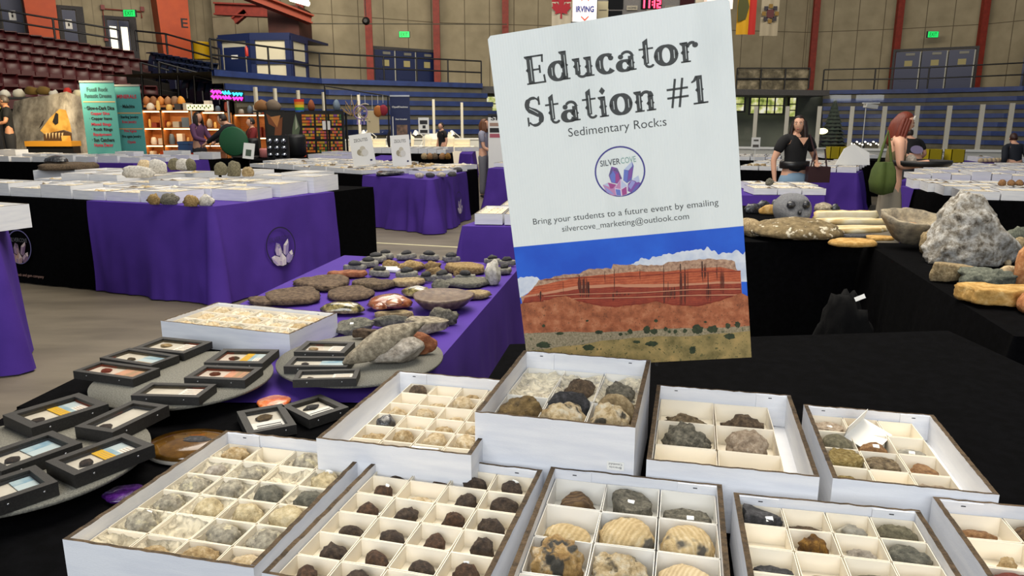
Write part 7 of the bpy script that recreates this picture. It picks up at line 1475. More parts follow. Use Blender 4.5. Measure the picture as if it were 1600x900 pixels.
riker('small glass frame with a yellow striped card at the right of the grey disc', [(315, 567), (416, 569), (437, 545), (346, 544)], FZ, T1_, 'yellow', ('meteor', .14, .3, .02, -.4, 0), .93)
riker('small glass frame with a pink and grey card right of centre on the grey disc', [(282, 591), (384, 595), (416, 573), (318, 569)], FZ, T1_, 'pink', ('meteor2', .2, .5, .02, -.45, .2), .93)
riker('small glass frame with pale sliver fossils at the front of the grey disc', [(197, 618), (311, 622), (345, 599), (236, 597)], FZ, T1_, 'text', None, .93)
riker('large glass frame with yellow and blue card at the left picture edge', [(43, 672), (173, 631), (128, 611), (0, 648)], FZ, .03, 'yellow', ('meteor', .1, .3, .02, -.7, -.2), .93)
riker('large glass frame with a dark meteorite in its front corner', [(174, 678), (273, 631), (208, 623), (107, 669)], FZ, .03, None, ('meteor', .22, .5, .03, -.72, .1), .9)
riker('large glass frame with a creased white card, second from the left edge', [(0, 738), (138, 690), (81, 671), (-52, 716)], FZ, .03, 'blue', ('meteor', .14, .4, .02, -.55, 0), .93)
riker('large glass frame with yellow and blue card beside the brown oval', [(116, 743), (252, 693), (193, 675), (60, 724)], FZ, .03, 'yellow', ('meteor', .14, .3, .02, -.5, 0), .93)
riker('large glass frame with pale blue card cut by the left picture edge', [(0, 784), (107, 749), (50, 726), (-70, 765)], FZ, .03, 'blue', None, .9)
riker('small glass frame under the tip of the white spindle fossil, back one of three', [(460, 551), (545, 552), (556, 534), (470, 531)], FZ, T1_, 'text', ('sand', .16, .3, .02, -.6, 0), .9)
riker('small glass frame with pale blue card, middle one of three beside the spindle', [(444, 574), (551, 573), (555, 557), (447, 555)], FZ, T1_, 'blue', ('meteor', .12, .4, .02, -.55, 0), .9)
riker('small glass frame with a tan card, front one of three beside the spindle', [(457, 595), (568, 591), (562, 576), (456, 577)], FZ, T1_, 'text', ('meteor2', .14, .3, .02, -.6, -.4), .9)
riker('black glass frame with a bar stone and printed card, left of a tilted pair', [(395, 675), (475, 664), (434, 629), (358, 646)], TZ + .004, .026, 'low', ('brownclam', .55, .3, .018, 0, .4), .95)
riker('black glass frame with a dark tooth and printed card, right of a tilted pair', [(478, 664), (538, 634), (512, 616), (440, 628)], TZ + .004, .026, 'low', ('darkgrey', .6, .32, .018, 0, .4), .93)
# white spindle fossil: long spindle leaning on its pale block
b1 = G(600, 575, DZ + .002); rock('pale_block', 'pale grey stone block under the leaning spindle fossil', 'stone', (b1.x + .03, b1.y + .06, DZ + .002), (.19, .12, .085), 'angular', 'palest', R(24), None, 4, .08)
sp = rock('spindle_fossil', 'long grey-white spindle fossil leaning across the grey disc', 'fossil', (b1.x + .005, b1.y + .05, DZ + .045), (.30, .085, .075), 'spindle', 'spind', 0, None, 4, .07, (0, R(-17), R(34)))
rbox('brown_stone', 'brown layered stone on the right side of the grey disc', 'stone', (624, 684, 515, 556), 'angular', 'rust', .075, None, DZ + .002)
rbox('brown_stone', 'low brown stone half hidden behind the spindle fossil', 'stone', (550, 600, 512, 530), 'slab', 'slabbrown', .035, None, DZ + .002)
# loose polished pieces
c = G(300, 688, TZ + .03); t = thing('resin_oval', 'polished brown oval stone with dark core beside the urchin carton', 'stone', (c.x, c.y, TZ + .004), R(-8)); mb = MB()
mb.lathe([(.085, 0), (.098, .006), (.1, .014), (.094, .022), (.05, .03), (.005, .031)], 40, M=Matrix.Diagonal((1.12, .85, 1, 1))); mb.build('polished_body', M['polbrown'], t); rock('dark_core', None, None, (.015, .0, .027), (.075, .04, .008), 'dome', 'darkgrey', 0, None, 3, .3, None, t)
mb = MB(); mb.lathe([(.101, .0), (.104, .005), (.101, .009)], 40, M=Matrix.Diagonal((1.12, .85, 1, 1))); mb.build('pale_edge', mat('clear_edge', '#a8a298', .1), t)
c = G(428, 628, TZ + .01); mb = MB(); mb.lathe([(.045, 0), (.048, .005), (.045, .01), (.005, .011)], 24, wob=lambda a, r, z: 1 + .05 * math.sin(5 * a)); tag(mb.build('agate_slice', M['orangeagate'], None, (c.x, c.y, TZ + .004), R(15)), 'round orange agate slice behind the tilted pair of frames', 'agate slice')
c = G(196, 770, TZ + .01); mb = MB(); mb.lathe([(.036, 0), (.039, .004), (.036, .008), (.005, .009)], 24, M=Matrix.Diagonal((1.2, 1.0, 1, 1)), wob=lambda a, r, z: 1 + .06 * math.sin(6 * a)); tag(mb.build('agate_slice', M['purpleagate'], None, (c.x, c.y, TZ + .004)), 'purple agate slice on the black cloth beside the urchin carton', 'agate slice')
# ------------------------------------------------------------------ specimen cartons in front
GD = 'stones in the front cartons'
def tray(lab, ctr, rz, w_, d, zb, zr, nx, ny, drop=.016, depth=.055, cellm='cell', thick=.0065, merge=(), pad=(0, 0, 0, 0)):
    """carton with compartments; returns (root, cell position function, floor height)"""
    t = thing('display_carton', lab, 'carton', (ctr[0], ctr[1], zb), rz, 'display cartons on the front table'); x, y, h = w_ / 2, d / 2, zr - zb; T = thick; rg = random.Random(int(w_ * 1e4 + ctr[0] * 1e3))
    fl = h - drop - depth; T2 = T * 1.5
    mb = MB(); mb.box((-x, -y, 0), (x, y, max(.004, fl - .002)))
    def wall(x0, y0, x1, y1, n):                             # wall with a torn, uneven brown top edge
        L = max(x1 - x0, y1 - y0); alongx = (x1 - x0) > (y1 - y0); z0 = max(.004, fl - .002); vs = []
        for i in range(n + 1):
            u = i / n; hz = h + (rg.uniform(-.0012, .0008) if 0 < i < n else 0)
            if alongx: q = [(x0 + (x1 - x0) * u, y0), (x0 + (x1 - x0) * u, y1)]
            else: q = [(x0, y0 + (y1 - y0) * u), (x1, y0 + (y1 - y0) * u)]
            for a in q: vs += [(a[0], a[1], z0), (a[0], a[1], hz)]
        fs = []; ms = []
        for i in range(n):
            b0 = i * 4; c0 = b0 + 4; s1 = (b0, c0, c0 + 1, b0 + 1); s2 = (b0 + 2, b0 + 3, c0 + 3, c0 + 2); tp_ = (b0 + 1, c0 + 1, c0 + 3, b0 + 3)
            if not alongx: s1, s2, tp_ = s1[::-1], s2[::-1], tp_[::-1]
            fs += [s1, s2, tp_]; ms += [0, 0, 1]
        k = n * 4; fs += [(0, 1, 3, 2), (k, k + 2, k + 3, k + 1)]; ms += [0, 0]
        mb.add(vs, fs, ms)
    wall(-x, -y, x, -y + T, 24); wall(-x, y - T, x, y, 24); wall(-x, -y + T, -x + T2, y - T, 30); wall(x - T2, -y + T, x, y - T, 30)
    mb.build('carton_body', [M['card'], M['rim']], t)
    for sx in (-1, 1):                                       # inner flaps folded against the back wall, with pen marks
        f_ = MB(); x0 = sx * (x - T2) ; x1 = sx * (x - T2 - w_ * .22); f_.box((min(x0, x1), y - T - .003, fl), (max(x0, x1), y - T - .0005, h - .002)); fp = f_.build('back_flap', M['card'], t)
        k = MB(); k.cbox((sx * (x - T2 - w_ * .12), y - T - .0032, h - .009), (.008, .0006, .002)); k.build('pen_mark', M['ink'], fp)
    ix, iy = x - T2 - .001 - (pad[0] + pad[1]) / 2, y - T - .004 - (pad[2] + pad[3]) / 2; ox, oy = (pad[0] - pad[1]) / 2, (pad[2] - pad[3]) / 2; cw, cd = 2 * ix / nx, 2 * iy / ny; top = fl + depth
    cm = MB(); g = .0012; a, b_ = cw / 2 - g, cd / 2 - g; tk = .0012; bl = .006
    # paper tray: floor and four slightly flaring walls with thickness
    def fw(p, q, o):
        p = Vector(p); q = Vector(q); nrm = Vector(((q - p).y, -(q - p).x, 0)).normalized() * tk; up_ = Vector((0, 0, depth)); lean = Vector((0, 0, 0))
        vs = [p, q, q + up_, p + up_, p - nrm, q - nrm, q - nrm + up_, p - nrm + up_]
        cm.add(vs, [(0, 1, 2, 3), (7, 6, 5, 4), (3, 2, 6, 7), (0, 4, 5, 1), (1, 5, 6, 2), (0, 3, 7, 4)], 0)
    cm.box((-a, -b_, 0), (a, b_, .0012)); fw((-a, -b_, 0), (a, -b_, 0), 0); fw((a, -b_, 0), (a, b_, 0), 0); fw((a, b_, 0), (-a, b_, 0), 0); fw((-a, b_, 0), (-a, -b_, 0), 0)
    me = cm.mesh('compartment', M[cellm]); Mw = Matrix.Translation((ctr[0], ctr[1], zb)) @ Matrix.Rotation(rz, 4, 'Z') @ Matrix.Translation((ox, oy, 0))
    for j in range(ny):
        for i in range(nx):
            if (i, j) in merge: continue
            o = bpy.data.objects.new('compartment', me); COL.objects.link(o); o.parent = t; o.location = (ox - ix + cw * (i + .5), oy + iy - cd * (j + .5), fl); o.rotation_euler = (rg.uniform(-.012, .012), rg.uniform(-.01, .01), rg.uniform(-.018, .018))
    def cell(i, j, u=0, v=0): return Mw @ Vector((-ix + cw * (i + .5 + u), iy - cd * (j + .5) + cd * v, fl + .0025))
    return t, cell, (cw, cd, rz, fl, Mw, ix, iy, top)
def rect4(px4, z):
    c, rz, w_, d = fitq(px4, z); return (c.x, c.y), rz, w_, d
def rectback(pl, pr, z, w_, d, yaw=None):                    # from the two back rim corners
    a, b_ = G(*pl, z), G(*pr, z); e = (b_ - a).normalized() if yaw is None else Vector((math.cos(yaw), math.sin(yaw), 0)); n = Vector((e.y, -e.x, 0)); m_ = (a + b_) / 2 if yaw is None else a + e * w_ / 2; c = m_ + n * d / 2
    return (c.x, c.y), math.atan2(e.y, e.x), (b_ - a).length if not w_ else w_, d
def put(cell, info, i, j, kind, m, name, lab, sx, sy, sz, u=0, v=0, rz=0, tagat=None, sub=3, cat='stone', rough=.18, group=GD, dz=0):
    cw, cd = info[0], info[1]; p = cell(i, j, u, v); return rock(name, lab, cat, (p.x, p.y, p.z + dz), (cw * sx, cd * sy, sz), kind, m, info[2] + R(rz), group, sub, rough, tagat=tagat)
def film_sheet(lab, info, u0, u1, v0, v1, zoff=.0, amp=.011, seed=1, nx=44, ny=44):
    """crinkled clear wrap pressed over the compartments, in carton coordinates -1..1"""
    cw, cd, rz, fl, Mw, ix, iy, top = info; vs = []
    for j in range(ny + 1):
        for i in range(nx + 1):
            x = ix * (u0 + (u1 - u0) * i / nx); y = iy * (v0 + (v1 - v0) * j / ny); q = Vector((x * 22, y * 22, seed))
            z = top + zoff + amp * (noise.noise(q) + .6 * abs(noise.noise(q * 2.7)) + .35 * noise.noise(q * 6)); gx = abs(((x + ix) / cw) % 1 - .5) * 2; gy = abs(((iy - y) / cd) % 1 - .5) * 2
            z -= .022 * (1 - max(gx, gy) ** 3); vs.append((x, y, z))
    mb = MB(); mb.add(vs, [(j * (nx + 1) + i, j * (nx + 1) + i + 1, (j + 1) * (nx + 1) + i + 1, (j + 1) * (nx + 1) + i) for j in range(ny) for i in range(nx)], 0, True)
    o = mb.build('bubble_wrap', M['film']); o.matrix_world = Mw; return tag(o, lab, 'plastic wrap')
def rc(nx, ny, i, j, what):
    return '%s row, %s column, %s' % (ORD[j], ORD[i], what)
ZR = .862
# --- carton 1: sea urchins in plastic wrap
ct, rz, w_, d = rect4([(92, 843), (396, 886), (583, 697), (357, 672)], ZR)
t1, c1, i1 = tray('white carton of fossil sea urchins in clear wrap, front left', ct, rz, w_, d, TZ + .002, ZR, 4, 6, .026, .034)
U = {(0, 0): ('knobby', 'sand', 'lumpy pinkish-tan stone', .75, .75, .034), (2, 0): ('urchin', 'urchin', 'grey ribbed urchin', .78, .8, .036), (3, 0): ('urchin', 'tanrock', 'brown speckled urchin', .72, .75, .03),
 (0, 1): ('urchin', 'palest', 'pale wrapped urchin', .6, .65, .026), (1, 1): ('urchin', 'urchin', 'grey wrapped urchin', .75, .75, .03), (3, 1): ('urchin', 'urchin2', 'cream urchin with dark mark', .8, .8, .038),
 (0, 2): ('urchin', 'urchin', 'grey-green urchin', .78, .8, .034), (1, 2): ('urchin', 'urchin', 'green-grey urchin', .76, .76, .036), (2, 2): ('urchin', 'greyish', 'dark grey ribbed urchin', .82, .8, .036), (3, 2): ('urchin', 'greyish', 'dark grey domed urchin', .72, .76, .036),
 (0, 3): ('urchin', 'urchin', 'dark grey-green urchin', .75, .76, .036), (1, 3): ('urchin', 'urchin2', 'pale ribbed urchin', .78, .78, .036), (2, 3): ('urchin', 'urchin2', 'sandy urchin', .8, .78, .036), (3, 3): ('urchin', 'urchin2', 'large sandy urchin', .84, .84, .04),
 (0, 4): ('urchin', 'urchin', 'grey urchin with price sticker', .84, .82, .042), (2, 4): ('urchin', 'urchin', 'grey speckled urchin', .8, .8, .036), (3, 4): ('urchin', 'urchin', 'mottled grey urchin', .84, .84, .04),
 (1, 5): ('urchin', 'sand', 'flat tan urchin', .7, .66, .024), (2, 5): ('urchin', 'sand', 'pale orange-tan urchin', .84, .8, .034), (3, 5): ('urchin', 'sand2', 'tan oval urchin', .84, .74, .032)}
for (i, j), (k, m_, what, sx, sy, sz) in U.items():
    put(c1, i1, i, j, k, m_, 'sea_urchin_fossil' if k == 'urchin' else 'lumpy_stone', '%s, %s' % (what, rc(4, 6, i, j, 'urchin carton')), sx, sy, sz, rz=(i * 40 + j * 25), cat='fossil', tagat=(.2, -.6, .8) if (i, j) in ((0, 4), (3, 1)) else None, group='fossil sea urchins', dz=.008, sub=4)
film_sheet('clear bubble wrap over the urchins of the front left carton, left half', i1, -.99, .02, -.98, .9, seed=2, zoff=-.004)
film_sheet('clear bubble wrap over the back right of the urchin carton', i1, .03, .97, .1, .96, seed=3, zoff=-.006)
film_sheet('clear bubble wrap over the front right of the urchin carton', i1, .03, .97, -.98, .08, seed=4, zoff=-.012, amp=.007)
# --- carton 2: dark meteorite-like lumps
ct, rz, w_, d = rectback((600, 704), (848, 734), ZR, None, .455)
t2, c2, i2 = tray('white carton of small dark brown stones in a four column grid', ct, rz, w_, d, TZ + .002, ZR, 4, 6, .016, .032)
rg = random.Random(77)
for j in range(6):
    for i in range(4):
        if (i, j) == (1, 1): put(c2, i2, i, j, 'knobby', 'sand2', 'pale_stone', 'only pale cream stone, %s' % rc(4, 7, i, j, 'dark stone carton'), .62, .5, .02, v=-.12, cat='stone', group='stones of the dark brown carton'); continue
        kind = rg.choice(['knobby', 'angular', 'lump', 'knobby']); m_ = rg.choice(['meteor', 'meteor', 'meteor2']); sx = rg.uniform(.55, .78)
        put(c2, i2, i, j, kind, m_, 'meteorite', '%s dark brown stone, %s' % (rg.choice(['rough', 'pitted', 'rounded', 'angular']), rc(4, 7, i, j, 'dark stone carton')), sx, rg.uniform(.48, .62), rg.uniform(.026, .042), u=rg.uniform(-.02, .12), v=rg.uniform(-.1, .02), rz=rg.uniform(0, 180), tagat=(.1, -.5, .9) if (i, j) in ((1, 0), (0, 1), (3, 0), (2, 5), (3, 4)) else None, rough=.11, group='stones of the dark brown carton', sub=3)
p = c2(0, 2, .12, .1); mb = MB(); mb.box((-.018, -.014, 0), (.018, .014, .0012)); [mb.box((-.014, -.01 + .007 * k, .0012), (.013, -.0085 + .007 * k, .0016), 1) for k in range(4)]
tag(mb.build('info_card', [M['paper'], M['ink']], None, p + Vector((0, 0, .002)), rz + .1), 'small printed card in the carton of dark brown stones', 'card')
# --- carton 3: big fossil shells, three columns
ct, rz, w_, d = rectback((861, 729), (1128, 757), ZR, None, .46)
t3, c3, i3 = tray('white carton of large fossil shells in three columns, front centre', ct, rz, w_, d, TZ + .002, ZR, 3, 4, .019, .048, 'cell2')
S3 = [(0, 0, 'angular', 'fossilwood', 'banded brown fossil wood', .74, .62, .036, 10, 0, None), (1, 0, 'flake', 'greystone', 'wedge of dark grey rock', .78, .72, .042, -25, .02, (.2, -.4, .9)), (2, 0, 'slab', 'greystone', 'flat dark rough rock', .9, .5, .03, -5, -.1, (.3, -.5, .8)),
 (0, 1, 'shell', 'clam', 'ridged cream clam', .9, .7, .034, -20, -.05, None), (1, 1, 'shell', 'clam', 'big cream shell with grey crystals', .96, .86, .05, -25, 0, None), (2, 1, 'shell', 'clam', 'ridged round cream shell', .95, .86, .05, 30, 0, None),
 (0, 2, 'knobby', 'calcite', 'honey calcite clam in grey matrix', .92, .9, .058, 40, 0, None), (1, 2, 'knobby', 'calcite2', 'honey crystal lump in grey rock', .94, .86, .055, 0, 0, None), (2, 2, 'shell', 'clam2', 'smooth pale ridged shell', .93, .82, .045, -20, 0, None),
 (0, 3, 'shell', 'clam', 'cream clam', .85, .8, .045, 10, 0, None), (1, 3, 'knobby', 'calcite', 'honey calcite shell', .85, .8, .045, 60, 0, None), (2, 3, 'shell', 'clam2', 'pale shell', .85, .8, .045, 0, 0, None)]
for i, j, k, m_, what, sx, sy, sz, a, v, tg in S3: put(c3, i3, i, j, k, m_, 'fossil_shell' if k in ('shell', 'knobby') else 'rock_specimen', '%s, %s' % (what, rc(3, 5, i, j, 'shell carton')), sx, sy, sz * 1.22, v=v, rz=a, tagat=tg, cat='fossil', sub=4, rough=.25 if k == 'knobby' else .12, group='specimens of the shell carton')
# --- carton 4: mixed stones
ct, rz4, w4, d = rectback((1146, 769), (1437, 797), ZR, None, .46)
t4, c4, i4 = tray('white carton of grey and olive stones in four columns, front right', ct, rz4, w4, d, TZ + .002, ZR, 4, 6, .017, .034)
S4 = [(0, 0, 'flake', 'darkgrey', 'pointed slate-grey stone with sticker', .95, .7, .045, 0, (.3, -.6, .5)), (1, 0, 'slab', 'brownrock', 'thin brown slat', .86, .3, .02, -8, None), (2, 0, 'angular', 'pebble', 'speckled grey-olive stone', .66, .6, .032, 0, None), (3, 0, 'shell', 'olive', 'long olive stone', .95, .6, .04, -12, None),
 (0, 1, 'flake', 'darkgrey', 'tiny dark chip on paper', .36, .3, .012, 20, None), (1, 1, 'knobby', 'gold', 'golden-brown crystal lump', .68, .66, .044, 0, None), (2, 1, 'knobby', 'palest', 'pale translucent stone', .74, .56, .03, 0, None), (3, 1, 'dome', 'greyish', 'grey-green egg-shaped stone', .92, .72, .042, -10, None),
 (0, 2, 'slab', 'darkgrey', 'dark grey slat', .88, .36, .022, -6, None), (1, 2, 'dome', 'tanrock', 'low tan triangular stone', .74, .4, .018, 0, None), (2, 2, 'lump', 'olive', 'low olive stone', .82, .5, .028, 5, None), (3, 2, 'lump', 'tanrock', 'rounded tan stone', .8, .55, .034, 0, None),
 (0, 3, 'lump', 'darkgrey', 'dark rounded stone', .6, .5, .03, 0, None), (1, 3, 'angular', 'olive', 'angular olive stone', .6, .5, .03, 0, None), (2, 3, 'lump', 'brownrock', 'brown stone', .6, .5, .03, 0, None), (3, 3, 'lump', 'tanrock', 'small tan stone', .6, .5, .03, 0, None)]
for i, j, k, m_, what, sx, sy, sz, a, tg in S4: put(c4, i4, i, j, k, m_, 'rock_specimen', '%s, %s' % (what, rc(4, 6, i, j, 'grey and olive carton')), sx, sy, sz, v=-.12 if sy < .6 else -.04, rz=a, tagat=tg, sub=4, group='specimens of the grey and olive carton')
# --- carton 5: cut by the right edge
ct, rz5, w5, d = rectback((1457, 776), (1600, 795), ZR, .34, .46, rz4)
t5, c5, i5 = tray('white carton of brown and red stones cut by the right picture edge', ct, rz5, w5, d, TZ + .002, ZR, 3, 5, .024, .036)
S5 = [(0, 0, 'angular', 'orange', 'small orange-brown stone', .7, .5, .026, 0), (1, 0, 'lump', 'fossilwood', 'folded golden-brown stone', .95, .66, .05, 0), (0, 1, 'knobby', 'sand', 'small upright tan stone', .3, .34, .028, 0), (1, 1, 'lump', 'tanrock', 'low tan stone', .6, .5, .02, 0), (0, 2, 'angular', 'redrock', 'dark red stone', .9, .7, .045, 0), (1, 2, 'angular', 'redrock', 'second dark red stone', .8, .6, .04, 0), (2, 0, 'lump', 'brownrock', 'brown stone', .7, .6, .04, 0), (2, 1, 'lump', 'orange', 'orange stone', .7, .6, .04, 0), (0, 3, 'lump', 'brownrock', 'dull brown stone', .7, .6, .03, 0)]
for i, j, k, m_, what, sx, sy, sz, a in S5: put(c5, i5, i, j, k, m_, 'rock_specimen', '%s, %s' % (what, rc(3, 5, i, j, 'edge carton')), sx, sy, sz, u=.12 if (i, j) == (0, 1) else 0, rz=a, sub=4, group='specimens of the brown and red carton')
# --- carton 6: small sandy fossils (second row left)
ZR6 = .905
P6 = [G(492, 685, ZR6), G(738, 712, ZR6), G(620, 578, ZR6)]; e = (P6[1] - P6[0]); rz6 = math.atan2(e.y, e.x); ux = e.normalized(); uy = Vector((-ux.y, ux.x, 0)); d6 = (P6[2] - P6[0]).dot(uy) * .985; w6 = e.length * .985; c = P6[0] + ux * (w6 / 2 + .002) + uy * (d6 / 2 + .002)
t6, c6, i6 = tray('white carton of small sandy fossils in the second row, left of the tall box', (c.x, c.y), rz6, w6, d6, TZ + .002, ZR6, 4, 6, .028, .03, pad=(.03, .0, .0, .0))
S6 = {(0, 0): ('lump', 'brownrock', 'brown-grey round stone', .72, .72, .04), (1, 0): ('knobby', 'sand2', 'small cream pieces', .4, .35, .014), (2, 0): ('knobby', 'sand', 'tan broken nodule', .6, .55, .026), (3, 0): ('lump', 'sand', 'tan stone', .6, .6, .03),
 (0, 1): ('slab', 'sand', 'flat tan disc', .55, .4, .012), (1, 1): ('knobby', 'sand2', 'row of cream nodules', .8, .42, .022), (2, 1): ('lump', 'sand2', 'big cream round nodule', .78, .8, .046), (3, 1): ('lump', 'pebble', 'grey round stone', .75, .75, .04),
 (0, 2): ('knobby', 'sand2', 'cream knobbly nodule', .74, .66, .034), (1, 2): ('lump', 'sand2', 'cream nodule with dark specks', .72, .66, .036), (2, 2): ('dome', 'sand2', 'smooth low cream dome', .66, .55, .022), (3, 2): ('knobby', 'sand', 'brownish nodule', .7, .66, .036),
 (0, 3): ('lump', 'blackshiny', 'shiny black ball-shaped stone', .62, .72, .042), (1, 3): ('knobby', 'sand2', 'low cream crumb', .62, .5, .018), (2, 3): ('knobby', 'sand', 'tan pebbly nodule', .66, .55, .028), (3, 3): ('knobby', 'sand2', 'tan upright nodule', .64, .6, .036),
 (0, 4): ('knobby', 'sand', 'broad tan flat nodule', .82, .66, .026), (1, 4): ('urchin', 'sand', 'ridged brown-tan nodule', .72, .78, .044), (2, 4): ('lump', 'sand2', 'leaning cream cone', .82, .72, .038), (3, 4): ('lump', 'sand2', 'large cream oval nodule', .88, .8, .042),
 (1, 5): ('knobby', 'sand', 'tan flat oval nodule', .7, .6, .028)}
for (i, j), (k, m_, what, sx, sy, sz) in S6.items(): put(c6, i6, i, j, k, m_, 'sandy_fossil', '%s, %s' % (what, rc(4, 6, i, j, 'sandy fossil carton')), sx, sy, sz, rz=i * 30, v=-.05, cat='fossil', sub=3, group='fossils of the sandy carton', rough=.25)
p = c6(2, 5, 0, 0); mb = MB(); mb.box((-.03, -.013, 0), (.03, .013, .001)); mb.lathe([(.006, .001), (.006, .0014)], 12, 1, Matrix.Translation((-.018, 0, 0))); [mb.box((-.006, -.008 + .005 * k, .001), (.024, -.0068 + .005 * k, .0014), 1) for k in range(4)]
tag(mb.build('info_card', [M['paper'], M['cotton']], None, p + Vector((0, 0, .03)), rz6, rot=(R(12), 0, rz6)), 'cream printed card at the front of the sandy fossil carton', 'card')
# --- tall box 7 in the middle
ZR7 = .962
ct, rz7, w7, d7 = rect4([(742, 647), (1003, 668), (1012, 563), (815, 545)], ZR7); sc7 = .985
t7, c7, i7 = tray('tall white box of big shells in bubble wrap, centre of the second row', ct, rz7, w7 * sc7, d7 * .985, TZ + .002, ZR7, 3, 2, .042, .045, 'cell2', thick=.007)
S7 = [(0, 0, 'knobby', 'sand2', 'few small tan chips', .5, .2, .016), (1, 0, 'angular', 'brownrock', 'brown angular stone', .8, .5, .06), (2, 0, 'knobby', 'greystone', 'dark grey stone with pale crystals', .78, .45, .055), (0, 1, 'shell', 'brownclam', 'big smooth brown clam', 1.0, .62, .078), (1, 1, 'knobby', 'calcite2', 'large cream and brown crusted shell', .98, .62, .075), (2, 1, 'knobby', 'calcite2', 'cream crusted stone with grey patch', .86, .6, .08)]
for i, j, k, m_, what, sx, sy, sz in S7: put(c7, i7, i, j, k, m_, 'fossil_shell' if j else 'rock_specimen', '%s in the %s row of the tall white box' % (what, 'back' if not j else 'front'), sx, sy, sz, v=-.02 if j == 0 else .06, rz=-8, cat='fossil', sub=4, rough=.2 if k != 'knobby' else .16, group='specimens of the tall box')
p = c7(1, 1, .0, .38); rock('rock_specimen', 'dark brown slab behind the crusted shell in the tall white box', 'stone', tuple(p), (.1, .035, .075), 'angular', 'darkgrey', rz7, 'specimens of the tall box'); p = c7(2, 1, .05, .36); rock('rock_specimen', 'tan stone with sticker behind the front right stone of the tall box', 'stone', tuple(p), (.09, .04, .08), 'lump', 'tanrock', rz7, 'specimens of the tall box', tagat=(-.4, -.7, .6))
film_sheet('clear bubble wrap around the big shells in the tall white box', i7, -.99, .99, .1, .96, seed=5, zoff=-.004, amp=.014); film_sheet('clear bubble wrap under the front shells in the tall white box', i7, -.99, .99, -.97, .08, seed=6, zoff=-.034, amp=.008)
mb = MB(); mb.box((-.017, -.001, -.009), (.017, 0, .009), 0); put_text(mb, 'Breccia', (0, -.0014, .001), .024, .0045, 1); put_text(mb, 'Cassidulid', (0, -.0014, -.006), .026, .0045, 1); hb = ZR7 - TZ - .002
mb.build('name_label', [M['paper'], M['ink']], t7, (w7 * sc7 * .39, -d7 * .985 / 2 - .0012, hb - .085), rot=(0, R(180), 0))
# --- carton 8
ZR8 = .892
ct, rz8, w8, d8 = rect4([(1016, 722), (1291, 745), (1231, 618), (1019, 598)], ZR8)
t8, c8, i8 = tray('white carton of four big rough stones right of the tall box', ct, rz8, w8 * .985, d8 * .985, TZ + .002, ZR8, 2, 3, .034, .046, pad=(0, .04, 0, 0))
S8 = [(0, 0, 'knobby', 'lace', 'long rough dark stone with yellow patch', .88, .48, .04), (1, 0, 'angular', 'brownrock', 'brown triangular rough stone', .8, .6, .05), (0, 1, 'knobby', 'greystone', 'tall grey rugged stone', .88, .66, .075), (1, 1, 'lump', 'greyish', 'round tan and grey stone', .72, .72, .07), (1, 2, 'knobby', 'sand', 'low tan stone', .5, .4, .03)]
for i, j, k, m_, what, sx, sy, sz in S8: put(c8, i8, i, j, k, m_ if what[:5] != 'round' else 'pinklace', 'rock_specimen', '%s, %s' % (what, rc(2, 3, i, j, 'big rough stone carton')), sx, sy, sz, v=-.1 if j == 0 else -.04, rz=-6, sub=4, rough=.3, group='specimens of the big rough stone carton')
# --- carton 9
ZR9 = .872
ct, rz9, w9, d9 = rect4([(1298, 748), (1592, 777), (1449, 647), (1246, 630)], ZR9)
t9, c9, i9 = tray('white carton of lacy and brown stones at the right of the second row', ct, rz9, w9 * .94, d9 * .985, TZ + .002, ZR9, 3, 4, .022, .04, pad=(0, .035, 0, 0), merge=((1, 1),))
S9 = [(0, 0, 'slab', 'pinklace', 'brown rough plate with sticker', .9, .7, .036, (0, -.3, 1)), (1, 0, 'lump', 'yslab', 'yellow stone', .55, .5, .03, None), (0, 1, 'lump', 'olive', 'big smooth olive-tan stone', .95, .9, .05, None), (1, 1, 'spindle', 'orange', 'slender pinkish-brown stone with sticker', .95, .5, .04, (.3, -.4, .9)), (2, 1, 'lump', 'pebble', 'grey-brown long stone with sticker', .8, .5, .03, (0, -.5, .9)),
 (0, 2, 'slab', 'yellowlace', 'large yellowish lacy plate', 1.02, .9, .05, None), (1, 2, 'slab', 'lace', 'dark lacy rough plate', .9, .66, .04, None), (2, 2, 'flake', 'orange', 'orange-brown stone', .8, .6, .032, None), (0, 3, 'slab', 'yellowlace', 'second yellowish lacy plate', .9, .6, .034, None), (2, 3, 'slab', 'pinklace', 'pinkish rough plate', .9, .5, .034, None)]
for i, j, k, m_, what, sx, sy, sz, tg in S9: put(c9, i9, i, j, k, m_, 'rock_specimen', '%s, %s' % (what, rc(3, 4, i, j, 'lacy stone carton')), sx, sy, sz, rz=-10, v=-.04, sub=4, rough=.28 if 'lace' in m_ else .15, tagat=tg, group='specimens of the lacy stone carton')
p = c9(0, 0, .98, -.55); mb = MB(); mb.add([(-.035, -.05, .0), (.035, -.05, 0), (.035, .05, 0), (-.035, .05, 0), (-.035, -.05, .03), (-.035, .05, .03), (-.0338, -.05, .03), (-.0338, .05, .03), (.035, -.05, .001), (.035, .05, .001), (-.0338, -.05, .001), (-.0338, .05, .001)], [(3, 2, 1, 0), (0, 4, 5, 3), (8, 9, 11, 10), (6, 10, 11, 7), (4, 6, 7, 5), (1, 2, 9, 8)])
tag(mb.build('card_insert', M['cell2'], None, p + Vector((0, 0, .036)), rz9 - .5, rot=(R(10), R(18), rz9 - .55)), 'loose folded white card insert tilted across the right carton', 'card insert')
